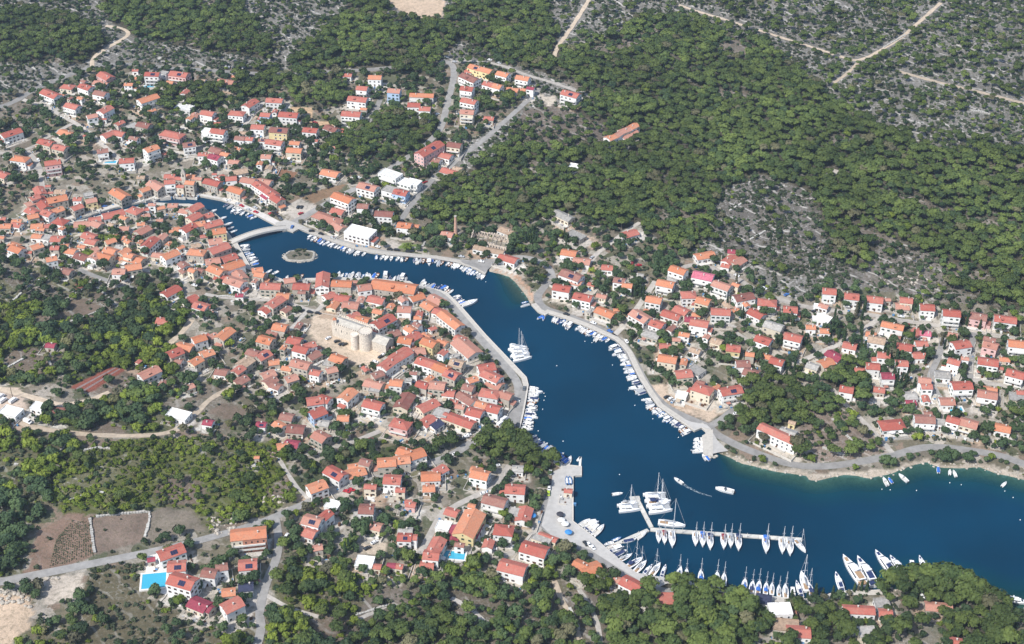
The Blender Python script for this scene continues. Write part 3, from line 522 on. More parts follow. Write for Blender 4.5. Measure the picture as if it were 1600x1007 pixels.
# ------------------------------------------------------------------ houses
# per record: x y length angle roof storeys [h hip | f flat] [wall w c p y s b k] [/ width ratio x10] [* solar panels] [+ balconies]; x y in fifths of a pixel from the tile corner
H = {
(0, 60): '''528 372 95 -8 r 1 h;395 430 125 -22 r 2 w+;670 375 90 -18 r 2 w;825 290 90 -28 r 2 p;790 347 110 -10 s 1;786 425 95 -12 d 2 w;565 525 100 -15 r 2 w+;820 553 100 28 r 2;
717 603 85 12 s 2;1057 245 50 0 r 1 w;1190 275 115 -2 r 3 w*+;1280 270 60 -10 g 2 f w;1400 275 140 -8 r 3 p*+;1155 467 155 18 o 2 w+;1440 540 130 -8 w 1 f w;1560 330 90 -5 t 1;85 735 160 18 r 2 w;
512 735 95 -20 o 1;850 745 110 22 r 1 w;930 738 90 -12 r 1 w;1125 672 100 -12 d 2+;1030 690 100 25 g 1 f;1345 745 165 -12 r 2 h p+;1475 825 100 8 d 2*+;360 808 110 -15 r 2;470 848 100 -12 r 2;
155 935 125 -8 o 2 h;410 965 130 8 r 3 p+;800 875 90 8 d 2 w+;1180 857 105 20 o 3 w+;990 950 120 4 r 2 w;1582 900 70 0 r 2 w;1595 575 40 0 r 1;1590 745 40 0 g 1 f w;665 755 35 0 r 1;815 625 35 0 r 1''',
(0, 240): '''20 160 85 -20 r 1;310 290 70 -60 r 1;270 340 80 20 r 2;235 385 85 20 s 1;325 375 130 -50 r 1;445 350 160 12 o 2 s;375 248 45 0 r 1;395 300 40 0 r 1;470 293 90 0 t 1;250 445 75 -30 r 1;
255 485 90 12 o 2 s;370 460 80 -20 r 2 w;450 435 90 20 o 2 s;130 525 80 0 o 1;45 560 90 0 o 1;130 552 75 -10 r 1;605 350 70 0 r 2 w;690 322 80 10 g 1 f;710 362 90 12 s 2 y;600 415 88 20 r 2 s;
470 525 95 -15 r 2 h w;290 560 100 3 o 1;365 560 80 3 r 1;740 510 100 8 r 1;640 545 130 5 s 1;885 470 175 13 r 1;755 545 80 -20 s 1;935 312 120 -30 o 2 s;1130 275 75 20 o 2 s;1220 245 110 -28 s 2 s;
1325 172 85 0 r 2;1325 215 90 5 r 3 w+;1400 190 65 -5 r 2;1410 250 60 -5 r 2;1485 175 80 -5 o 2;1485 222 75 -5 o 3 s;1550 190 60 -5 s 2;1100 180 65 0 t 1;1050 440 95 -20 r 2 h;1135 430 60 5 r 1;
1187 392 60 0 s 2 w;1255 418 65 12 o 1;1350 400 80 0 s 1;1440 445 75 -10 s 1;1520 418 110 28 r 2;1515 490 100 28 r 2;1470 575 110 28 r 2 w;1555 545 100 10 o 2;1360 590 90 8 o 1;1135 480 70 12 s 1;
970 578 80 0 s 1;1100 545 65 5 o 1;1115 595 110 28 s 1;290 640 80 -5 o 1;355 655 80 -10 g 1 f;450 660 110 0 r 1 w;700 640 100 -18 r 1;715 682 85 -12 r 1;1170 690 110 42 r 2 w;130 740 95 -20 o 2;
285 720 95 18 o 2;225 765 50 0 r 1;505 713 65 0 o 1;550 755 90 -10 o 1;400 818 90 12 o 2 w;730 745 75 18 s 1;640 800 100 -18 d 1;740 795 80 38 s 2;862 755 95 -15 o 2;815 798 115 -15 o 2;970 760 80 28 o 2;
1040 815 160 -15 o 1;1040 880 130 10 o 2;930 915 105 0 s 2 w;1230 787 80 -8 s 1;1328 785 130 22 o 2 w;1535 765 135 -5 o 2 h;515 915 90 -12 d 1;10 650 50 -5 o 1;1010 790 70 -15 o 2;1590 640 60 10 r 1''',
(0, 420): '''1335 170 140 28 r 1 w;1490 235 115 22 r 1 w;1570 285 110 -18 r 1 w*;1270 400 110 0 r 1 h w;1555 540 110 18 o 2;1440 605 130 -12 o 1;1365 650 120 22 r 2 c;1390 715 70 -10 d 1;1165 805 165 25 s 2 w;
1530 715 95 30 o 2;1590 650 70 20 o 1;1495 795 90 10 g 1 f;1480 915 75 20 s 1;395 592 75 -5 m 1;1080 720 40 40 r 1;1270 890 50 60 d 1''',
(0, 600): '''300 175 95 -12 w 1 f w;455 220 115 -3 d 1 f;85 215 145 -15 w 1 f w;1395 240 165 -14 w 1 f w''',
(320, 60): '''165 335 125 -8 s 1;1115 283 70 -3 r 1;1330 300 105 -2 o 2 w;1230 385 88 -5 r 2 w+;1195 470 150 -6 r 2 w;1480 405 100 -5 s 3 b;545 480 130 -3 r 2 w;355 505 100 32 r 2 w;250 580 120 -5 r 2 h w;
475 592 80 -5 r 2 b;655 592 150 -4 r 2 w;415 687 105 -3 r 2 w;25 580 100 -10 r 2 w;92 660 62 0 r 1 w;580 712 145 -4 d 2 y*;825 712 115 -5 r 2 w;1145 585 150 -4 r 3 w+;990 700 100 -20 d 2 w;1105 716 80 -3 r 1 w;
105 722 115 -8 r 3 w+;22 722 75 -8 w 3 f w+;275 775 80 -5 d 2 w+;345 780 70 -5 r 2 w;545 808 130 -8 r 2 w+;450 790 60 -5 d 2 *;862 793 45 -5 r 1;985 850 60 10 s 1;700 870 120 -4 o 2 c;480 918 82 -3 s 2 w;
90 870 90 -18 d 2;158 900 65 -15 o 2;5 905 50 -5 r 2;80 922 85 -15 m 2 w;230 960 80 -10 s 1''',
(320, 240): '''980 148 135 -12 o 1 w;120 180 60 28 r 1;60 220 125 -14 r 2;205 190 90 5 r 2 w;245 280 115 -18 o 2 s;340 205 110 -10 s 2 w;465 215 110 -10 s 1;440 250 100 -33 r 2 w;515 300 100 -35 r 2 w;565 350 75 -32 r 2 s;
480 328 60 -35 m 1;275 135 110 12 t 1;75 155 40 0 r 1;1275 255 145 -14 s 2 w*;1080 340 155 -20 o 3 w+;1450 160 150 -18 w 3 f w+;1575 222 120 -15 w 2 f w+;1450 282 110 -14 g 2 f w+;1532 298 110 -12 r 2 b+;
1235 405 90 -3 d 2 w;1400 465 145 -4 d 2 w;1560 555 110 -6 o 2 w;1040 445 100 -14 r 1;960 500 215 -20 s 1 h;1040 565 90 -30 s 1;1215 610 205 -14 w 2 f w/6;
20 480 85 18 r 1;60 545 150 15 r 2;110 600 110 8 o 2 y;110 735 160 20 r 2 s;80 680 110 10 s 2;190 808 120 18 r 1 p;220 868 160 18 o 2 w;60 835 120 10 s 1 w;90 905 120 -22 o 2;410 905 90 8 o 2 s;430 940 80 -10 o 2 s''',
(320, 420): '''140 65 110 -15 r 1;235 95 145 -18 s 2 w;270 45 95 -48 s 1;515 130 160 -2 r 2 s;660 85 90 8 s 2 s;755 132 135 -2 r 2 s;920 85 112 84 r 2 w;1070 110 160 -3 o 2 s;1245 140 110 8 s 2 w;
1480 132 350 -8 o 2 s/4;1340 235 130 -12 r 1 w;972 205 90 22 r 1 w;1075 225 115 -10 r 1;1140 278 130 -6 s 1;610 208 105 -3 o 1;550 255 130 33 r 2 s;490 305 110 33 r 1 w;270 202 65 0 m 1;20 290 50 0 r 1;35 330 60 10 s 1;
1230 395 110 -12 o 1 s;1165 362 90 20 r 1;1560 310 110 -3 s 2 w;1395 405 165 28 r 2 w*;1480 500 90 18 d 1;1568 552 110 -10 o 2 w;155 505 130 38 o 2 s;60 520 70 28 s 1;8 520 55 30 r 1;588 450 110 -10 o 2 s;
530 495 90 -12 d 1;475 550 115 -15 o 2 s;25 655 95 18 o 2 s;375 650 90 -18 d 2 s;455 670 110 28 r 2 s*;315 725 110 35 t 2 s;262 785 85 35 r 2 s;540 725 90 8 o 1;700 555 110 -10 r 1;755 620 115 -14 r 2 w;
820 592 90 18 r 2;850 670 100 28 d 1;750 740 150 -14 s 2 s;642 770 80 -10 o 1;865 805 82 -12 r 2 w;990 785 90 14 s 2 s;1040 697 110 -20 o 2 s;675 850 100 18 s 2 s;495 820 110 20 s 1;510 870 100 28 d 1;
280 865 110 28 d 1;1350 820 90 20 d 2 s;1320 895 145 -14 s 1 s;1495 885 105 -6 o 2 w;1430 735 130 36 r 2 w;1530 665 150 32 r 2 w;130 800 100 -8 d 1;1590 870 60 -5 g 1 f;970 740 90 -8 g 1 f;555 910 80 -20 d 1''',
(320, 600): '''860 125 135 8 r 2 w;935 112 95 -18 r 2 w;880 218 125 22 r 2 b;1115 80 120 42 o 2 w;1315 155 150 -14 r 2 w+;1080 262 95 0 o 2 s;930 300 90 -8 g 1;1560 130 135 58 d 1;1530 305 150 -14 r 2 h p+;
905 405 110 -28 s 2 s;440 310 80 -4 m 1 w*;25 295 80 -8 m 1 w;580 315 80 -30 o 1;640 250 105 -10 d 1;710 345 140 -5 d 1;610 478 100 10 o 1 w;680 462 110 -8 m 1 w;405 567 45 0 o 1;1020 690 150 -28 r 2 w*;
1160 640 90 10 o 1;1180 685 150 16 o 1 w;875 795 150 20 o 2 w;1255 605 90 -14 d 2;1420 605 150 4 o 2 s;1540 585 130 6 o 2 s;1560 525 110 -18 o 2;1465 740 140 -3 r 2 w;1265 965 122 -2 d 2 w;1590 912 60 0 r 1 p;
1000 945 110 -15 w 1 f w;1305 430 55 -10 m 1;1330 40 90 -8 g 1 f''',
(640, 60): '''95 440 190 -2 o 2 w+/4;35 515 100 -2 r 3 w+;120 545 90 -3 r 3 w+;520 225 105 -18 o 2 y*;600 245 90 -16 o 2 y;470 305 130 -24 d 3 w+;730 275 92 -15 o 2 w+;885 305 105 -10 o 2 w+;455 255 60 0 r 1;
615 352 75 -14 r 2 w+;680 368 85 -14 o 2 w;805 397 95 -8 o 1 w;885 395 55 -10 o 1;945 385 60 -8 m 2 w;450 388 100 -8 r 3 w+;465 485 120 -12 r 3 w+;450 570 110 -4 s 3 c+;620 620 80 -4 r 1;1260 430 135 -15 r 3 w*+;
155 860 195 30 r 3 p*/4;350 828 110 -8 d 2+;275 910 110 -14 r 1 w;195 945 100 -14 d 1;1575 768 70 28 o 2 w;1628 742 66 28 s 2 w;1682 714 66 28 s 2;1745 682 66 28 o 2 w;1690 762 64 28 s 1 w;1745 734 64 28 s 1''',
(640, 240): '''310 135 120 -16 r 1 w;30 565 90 -8 o 1 w;295 625 95 -10 s 1 w;620 745 240 -12 t 1/3;765 600 125 -22 t 1;1200 480 150 -26 g 1/5;1245 770 122 -10 o 1 w;1345 835 135 -12 s 1;770 815 145 -16 r 1 w;
1265 945 165 -20 d 2 w*;1545 885 92 -10 r 1 w;375 115 75 -10 t 1;30 225 105 -14 w 2 f w+;1300 640 120 -30 g 1 f;1285 100 85 -10 w 1 f w''',
(640, 420): '''1300 100 95 -16 s 1;1190 145 135 -14 r 2 w;1355 215 145 -14 r 2 w;1530 335 155 -16 o 1;55 215 110 18 o 1 w;210 235 115 -28 s 1 s;150 285 95 -30 o 1;235 330 95 -18 r 1;320 395 190 -38 o 2 w/4;395 540 85 -20 r 1;
445 610 185 -40 s 1/6;155 570 115 -22 o 2 y;30 525 100 28 r 2;60 640 125 8 s 1;130 725 150 -18 r 2 w;250 770 120 -22 o 2 s;330 820 110 -22 r 2 s*;370 730 110 -14 t 2 s*;600 765 135 10 r 2;640 832 150 -24 r 2;
490 860 80 18 o 2;665 895 120 -22 s 1;100 900 98 -14 r 2 s;215 905 130 -6 s 2 s;460 920 90 -16 d 2;305 965 100 -6 r 1''',
(640, 600): '''625 68 155 -10 r 2 h w;750 82 105 -18 s 2 s;445 105 145 -32 d 1;300 60 90 -6 r 1;145 165 155 25 r 1;345 135 70 -10 r 1;395 170 75 -10 s 1;560 155 90 -16 o 2 w;650 185 120 -14 r 2 w;510 215 125 -14 r 2 w;
385 275 250 -20 r 1/4;245 225 120 -12 g 1 f;140 285 115 34 r 1 w;205 310 90 34 n 1;40 545 155 18 o 2 w+;165 715 155 2 o 1 w;240 665 100 28 r 1 w;550 700 145 -12 o 2 w;825 815 160 -4 r 2 w;665 905 185 -14 d 2 w+;
485 945 60 -12 o 1 w;10 935 80 -8 r 1 p;1240 828 68 0 r 1;845 655 92 -3 g 1''',
(960, 360): '''125 18 112 10 r 1 w;705 190 145 14 o 1 w;920 160 72 -6 m 1;905 225 100 26 r 1 w;965 238 100 28 s 1;870 270 70 -10 r 1 w;500 305 135 -14 o 2 w+;695 350 165 -12 p 2 w+;400 410 135 -14 o 2 w+;840 425 145 -18 s 2 w+;
310 535 122 -14 o 2 w;580 497 120 -2 r 2 h w;695 545 110 -16 o 2 c;1010 515 155 8 d 2 w+;1195 558 150 -10 r 2 h w;1110 645 130 -20 r 1 w;1375 612 115 -8 r 2 w;830 630 155 -8 r 2 w;445 655 145 -20 r 1;
525 620 110 -26 r 1;665 718 145 -12 r 2 w;595 690 95 -4 m 1;205 665 145 -30 s 2 w*;335 725 112 -16 r 2 w;290 805 140 -12 g 1;395 900 92 -6 r 1 w;1245 740 150 -16 g 2 c;1165 850 130 -18 r 2 w;1400 830 140 -14 r 2 w+;
1535 750 80 -4 o 1 w;800 860 92 -14 t 1 c;930 915 115 -8 r 2 y+;40 385 92 -12 d 2 *;100 425 82 -10 o 2 w;15 615 50 0 o 1;1585 590 60 -5 w 1 f w;1580 690 70 -5 w 1 f w''',
(960, 540): '''415 98 150 -5 o 2 c;540 215 135 2 r 2 c;640 195 112 -28 g 1 f;1005 135 112 2 d 2 w;1070 205 125 -12 d 2 w;1270 118 112 -16 r 2;690 332 165 -12 r 2 h c;910 345 165 14 r 2 w*+;525 385 90 -16 w 1 f w;
1550 155 100 -16 g 1;1285 685 330 -24 r 2 w/3;1355 675 130 -22 g 1;1390 595 60 -10 t 1 y''',
(1280, 360): '''80 470 112 -5 r 2 w;255 510 118 -5 r 2 w;435 535 132 -5 r 2 w;530 535 60 -5 s 1;680 540 105 -8 r 2;650 588 112 -6 s 1;750 548 58 -4 r 1;845 595 118 -6 r 2 w;1035 640 142 -6 r 3 w+;1240 665 148 -10 d 2 p;
1455 688 180 -8 r 2 w+;35 585 80 -12 s 1;30 690 120 -20 w 1 f w;45 780 85 -4 o 1;575 740 180 -13 o 2 w/5;755 795 75 40 r 1;830 798 92 -10 p 1 w;1045 810 80 -12 s 1;1110 885 142 3 r 2 w;1340 890 122 -10 s 2 p;
1550 880 150 -6 o 3 w+;240 895 112 -14 r 1 w;450 850 140 -14 t 2 w;665 905 122 -3 r 2 w''',
(1280, 540): '''120 75 130 -28 m 1 w;55 128 100 20 o 1;505 70 102 -3 r 2 w;780 70 112 -4 r 1 w;645 132 102 -2 r 2 w;420 155 112 -8 r 2 w;315 185 80 -10 r 1;535 230 108 -6 m 2 w+;215 335 112 -14 r 2 w;470 340 92 -8 r 1;
705 385 122 -4 g 1;715 438 88 -3 m 1;825 265 102 -3 s 2 w;840 312 92 -5 r 2 w;1055 120 102 -12 r 2 w;1140 95 65 -5 s 2;1320 120 165 -7 r 2 w+;1415 170 55 -10 r 1;1535 215 150 -10 r 2 w+;965 218 122 -6 g 1 w;1115 305 162 0 r 2 w+;
1315 375 162 -12 s 2 w+;1545 405 130 -6 g 1 f;1575 360 70 -5 r 1;1000 430 122 -4 s 1 w;825 568 162 -3 d 2 w+;940 600 92 -3 g 1 f w;570 612 190 5 r 1 h w;1050 575 110 -12 r 2 w+;1170 600 150 -12 s 2 c+;1435 638 130 -14 o 1;850 525 70 -3 d 1''',
(0, 780): '''1335 405 215 20 r 2 w*;1380 515 150 4 r 2 w*;1425 632 205 -16 r 3 w*;1180 465 66 10 m 1;1555 815 150 -22 m 1''',
(320, 780): '''340 262 285 6 o 3 k/5+;335 505 150 5 r 2 w*;320 678 120 5 n 1 w;35 570 120 -8 d 2 w;130 525 100 10 d 2 w;185 720 112 6 o 1;212 820 165 26 r 2 w;15 835 100 -25 m 1;840 160 145 -14 s 2 w*;808 250 130 -18 r 1 w;
945 118 90 40 r 2 w;1262 75 122 -2 d 2 w;1560 290 115 -2 r 2 w*;1250 490 142 -6 w 1 f w;1345 520 70 -6 r 1;1455 512 70 -3 m 1;1515 518 70 -8 r 1;1330 205 105 -12 s 1;880 372 82 10 s 1''',
(640, 780): '''330 95 105 -16 r 1;265 210 112 -12 w 1 f w;465 188 220 62 o 2 y/6;350 262 130 72 m 1/5;520 240 130 64 m 1/4;735 235 155 -6 r 2 h w+;895 115 120 72 r 1;825 105 110 -12 g 1 f;20 290 80 -3 r 2 w;205 365 150 62 r 2 w/6;
170 430 130 -6 r 2 w;135 512 112 -3 r 1;615 345 72 70 r 1;975 385 210 -16 r 2 w;1080 290 155 -20 r 1/4;1030 315 150 -20 g 1 f/4;805 525 215 -14 r 2 w;1340 515 130 -20 o 1 w;1420 535 150 18 o 1 w''',
(960, 807): '''135 520 170 -20 r 2 w;405 645 150 -4 r 1 f;30 490 80 -10 s 1;1440 893 190 -3 r 1 w;1340 850 205 0 t 1 f;1295 725 185 -4 w 2 f w;1165 650 130 -6 n 1 f''',
(1280, 807): '''310 722 255 -3 r 2 w/4;520 748 112 -3 r 1 w;490 677 122 -3 g 1 f w;935 700 220 -8 s 1 s/5;375 905 140 0 g 2 f c;1085 985 150 -14 r 1''',
}
ROOF = {'r': ('red tiled', (.35,.094,.070)), 'o': ('orange tiled', (.46,.170,.088)), 'd': ('brownish tiled', (.215,.085,.068)), 's': ('faded tiled', (.38,.170,.125)), 't': ('tan', (.33,.235,.165)),
        'g': ('grey', (.30,.285,.26)), 'w': ('white flat', (.66,.65,.62)), 'm': ('maroon', (.24,.045,.065)), 'p': ('rose', (.42,.12,.16)), 'n': ('navy', (.035,.04,.075))}
def roofmat(name, c_):
    m = bpy.data.materials.new(name); m.use_nodes = True; t = m.node_tree; N_ = t.nodes; L_ = t.links; b = N_['Principled BSDF']; b.inputs['Roughness'].default_value = .85; b.inputs['Specular IOR Level'].default_value = .2
    g = N_.new('ShaderNodeNewGeometry'); ob = N_.new('ShaderNodeObjectInfo')
    def ns(sc, de, a0, a1, b0, b1):
        n = N_.new('ShaderNodeTexNoise'); n.inputs['Scale'].default_value = sc; n.inputs['Detail'].default_value = de; n.inputs['Roughness'].default_value = .7; L_.new(g.outputs['Position'], n.inputs['Vector'])
        r = N_.new('ShaderNodeMapRange'); r.inputs['From Min'].default_value = a0; r.inputs['From Max'].default_value = a1; r.inputs['To Min'].default_value = b0; r.inputs['To Max'].default_value = b1; L_.new(n.outputs['Fac'], r.inputs['Value']); return r.outputs[0]
    def mth(op, a_, q):
        n = N_.new('ShaderNodeMath'); n.operation = op
        for i_, v_ in enumerate((a_, q)):
            if isinstance(v_, (int, float)): n.inputs[i_].default_value = v_
            else: L_.new(v_, n.inputs[i_])
        return n.outputs[0]
    def mx(f_, a_, q):
        n = N_.new('ShaderNodeMix'); n.data_type = 'RGBA'; L_.new(f_, n.inputs[0])
        for k_, v_ in ((6, a_), (7, q)):
            if isinstance(v_, tuple): n.inputs[k_].default_value = (*v_, 1)
            else: L_.new(v_, n.inputs[k_])
        return n.outputs[2]
    lum = sum(c_) / 3; fade = (.36 * .6 + c_[0] * .4, .25 * .6 + c_[1] * .5, .19 * .6 + c_[2] * .5)
    r1 = N_.new('ShaderNodeMapRange'); r1.inputs['To Min'].default_value = -.15; r1.inputs['To Max'].default_value = .38; L_.new(ob.outputs['Random'], r1.inputs['Value'])
    c1 = mx(mth('MAXIMUM', mth('ADD', mth('MULTIPLY', r1.outputs[0], .7), ns(.35, 3, .48, .7, 0, .45)), 0.0), c_, fade)
    c2 = mx(ns(1.3, 4, .54, .66, 0, .55), c1, (.13, .10, .085))
    s = N_.new('ShaderNodeVectorMath'); s.operation = 'SCALE'; L_.new(c2, s.inputs[0]); L_.new(mth('ADD', mth('MULTIPLY', ob.outputs['Random'], .22), ns(2.6, 3, .3, .7, .70, 1.12)), s.inputs['Scale']); L_.new(s.outputs[0], b.inputs['Base Color'])
    MATS[name] = m; return m
RM = {k: (roofmat if k in 'rods' else (lambda n_, c_: mat(n_, c_, .85, (.7, .3))))('roof_' + v[0].replace(' ', '_'), v[1]) for k, v in ROOF.items()}
WALL = {'w': ('white', (.74,.73,.70)), 'c': ('cream', (.62,.55,.43)), 'p': ('pink', (.62,.40,.37)), 'y': ('yellow', (.66,.55,.30)), 's': ('stone', (.42,.38,.32)), 'b': ('pale blue', (.42,.54,.70)), 'k': ('brick', (.42,.20,.14))}
WM = {k: mat('wall_' + v[0].replace(' ', '_'), v[1], .85, (.5, .07 if k != 's' else .2)) for k, v in WALL.items()}
GLASS = mat('window_glass', (.025, .03, .035), .15, None, 0, .5); SHUT = [mat('shutter_green', (.05,.12,.08)), mat('shutter_brown', (.12,.06,.035)), mat('shutter_grey', (.3,.3,.3)), mat('shutter_white', (.6,.6,.58))]
RAILM = mat('railing_white', (.62,.61,.58)); SLAB = mat('slab', (.52,.50,.46), .85, (.6, .1)); PANEL = mat('solar_panel', (.02,.025,.06), .2, None, 0, .5); CHIM = mat('chimney_render', (.55,.50,.44)); DOORM = mat('door_wood', (.11,.055,.03))
CLT = mat('blue_plastic', (.08,.2,.36), .5)
STWALL = mat('garden_wall_render', (.46,.43,.38), .9, (.6, .15)); AWN = [mat('awning_white', (.66,.65,.62)), mat('awning_tan', (.42,.34,.25)), RM['s'], mat('vine_pergola', (.05,.08,.03))]
BRICKP = mat('brick_infill', (.45, .21, .14), .9, (1.5, .2))
houses = []
def parse_houses():
    for (ox, oy), s in H.items():
        for rec in s.replace('\n', '').split(';'):
            tk = rec.split()
            x, y, L, A_ = (float(q) for q in tk[:4]); c = tk[4]; st = int(tk[5][0]); rest = tk[5][1:] + ''.join(tk[6:])
            ratio = None
            if '/' in rest: ratio = int(rest[rest.index('/') + 1]) / 10; rest = rest.replace('/' + rest[rest.index('/') + 1], '')
            d = dict(px=ox + x / 5, py=oy + y / 5, L=L / 5, A=math.radians(A_), c=c, st=st, ratio=ratio, solar='*' in rest, balc='+' in rest,
                     typ='h' if 'h' in rest else 'f' if 'f' in rest else 'g', wall=next((q for q in rest if q in WALL), None))
            houses.append(d)
parse_houses()
def place(d):
    hw = d['st'] * 3.0 + .5; z = 5.0
    for _ in range(12):
        x, y = plane_pt(d['px'], d['py'], z); g = max(float(hgt(x, y)), 1.2); z = g + hw + (0 if d['typ'] == 'f' else .9)
    c, s = math.cos(d['A']) * d['L'] / 2, math.sin(d['A']) * d['L'] / 2
    x1, y1 = plane_pt(d['px'] - c, d['py'] + s, z); x2, y2 = plane_pt(d['px'] + c, d['py'] - s, z)
    L = math.hypot(x2 - x1, y2 - y1); rz = math.atan2(y2 - y1, x2 - x1)
    L += .2; Wd = L * d['ratio'] if d['ratio'] else (L * .86 if L < 10.5 else 8.9 if L < 15 else 10)
    if d['L'] < 14: Wd = min(Wd, L * .8)
    if rz > math.pi / 2 or rz < -math.pi / 2: rz += math.pi
    if d['px'] > 860 and L < 15: rz += random.Random(int(d['px'] * 7 + d['py'])).uniform(-.16, .16)
    Lw, Ww = max(2.5, L - .7), max(2.2, Wd - .6)
    foot = [(x + math.cos(rz) * a * Lw / 2 - math.sin(rz) * b * Ww / 2, y + math.sin(rz) * a * Lw / 2 + math.cos(rz) * b * Ww / 2) for a, b in ((-1,-1),(1,-1),(1,1),(-1,1))]
    gz = hgt(np.array([p[0] for p in foot]), np.array([p[1] for p in foot])); 
    d.update(x=float(x), y=float(y), g=g, gmin=float(np.min(gz)), Lw=Lw, Ww=Ww, rz=rz, hw=hw, foot=foot)
    cz = project(x, y, z)[2]; d['size'] = L * Wd * (1 + .3 * d['st']) / cz ** 2
    occ_poly(foot, .8)
for i, d in enumerate(houses):
    d['i'] = i; place(d)
# small outhouses and back buildings packed between the larger roofs of the dense quarters
rf_ = random.Random(99); nin = 0
DENSE = [(A('80,345 330,345 380,400 500,445 640,450 720,490 800,590 800,660 700,672 560,590 480,600 420,560 430,480 380,440 250,430 100,400 0,400 0,350'), 52), (A('70,100 420,110 600,170 560,230 480,240 440,300 300,250 100,240 30,200'), 24), (A('880,440 1000,420 1200,460 1600,520 1600,650 1400,640 1270,560 1100,620 1000,560 900,490'), 28), (A('480,720 640,700 840,760 860,860 640,870 500,830'), 6)]
hx = np.array([[q['x'], q['y']] for q in houses]); hr = [q['rz'] for q in houses]
for pl, cnt_ in DENSE:
    xs_ = [q[0] for q in pl]; ys_ = [q[1] for q in pl]; got = 0; tries = 0
    while got < cnt_ and tries < 9000:
        tries += 1; px, py = rf_.uniform(min(xs_), max(xs_)), rf_.uniform(min(ys_), max(ys_))
        if not inside(pl, px, py): continue
        x_, y_, z_ = (float(q) for q in ground(px, py)); L_ = rf_.uniform(4.5, 8.5); W_ = L_ * rf_.uniform(.6, .9); k_ = int(np.argmin(((hx - [x_, y_]) ** 2).sum(1)))
        if ((hx[k_] - [x_, y_]) ** 2).sum() > 22 ** 2: continue
        rz = hr[k_] + (math.pi / 2 if rf_.random() < .35 else 0); ca, sa = math.cos(rz), math.sin(rz)
        ft = [(x_ + ca*a*L_/2 - sa*q*W_/2, y_ + sa*a*L_/2 + ca*q*W_/2) for a, q in ((-1,-1),(1,-1),(1,1),(-1,1),(0,0),(0,-1),(0,1),(-1,0),(1,0))]
        if any(bool(occ(*q)) for q in ft) or float(samp(SD, x_, y_)) < 7: continue
        st = 1 if rf_.random() < .6 else 2
        d = dict(px=px, py=py, L=8, A=0, c=rf_.choice('roosdtg' if st == 1 else 'roosd'), st=st, ratio=None, solar=False, balc=False, typ='g', wall=None, i=5000 + nin, x=x_, y=y_, g=z_, gmin=z_ - .5, Lw=L_, Ww=W_, rz=rz, hw=st * 2.7 + .2, foot=ft[:4], size=1e-9, fill=True)
        houses.append(d); nin += 1; got += 1; occ_poly(ft[:4], .8)
print('infill', nin)
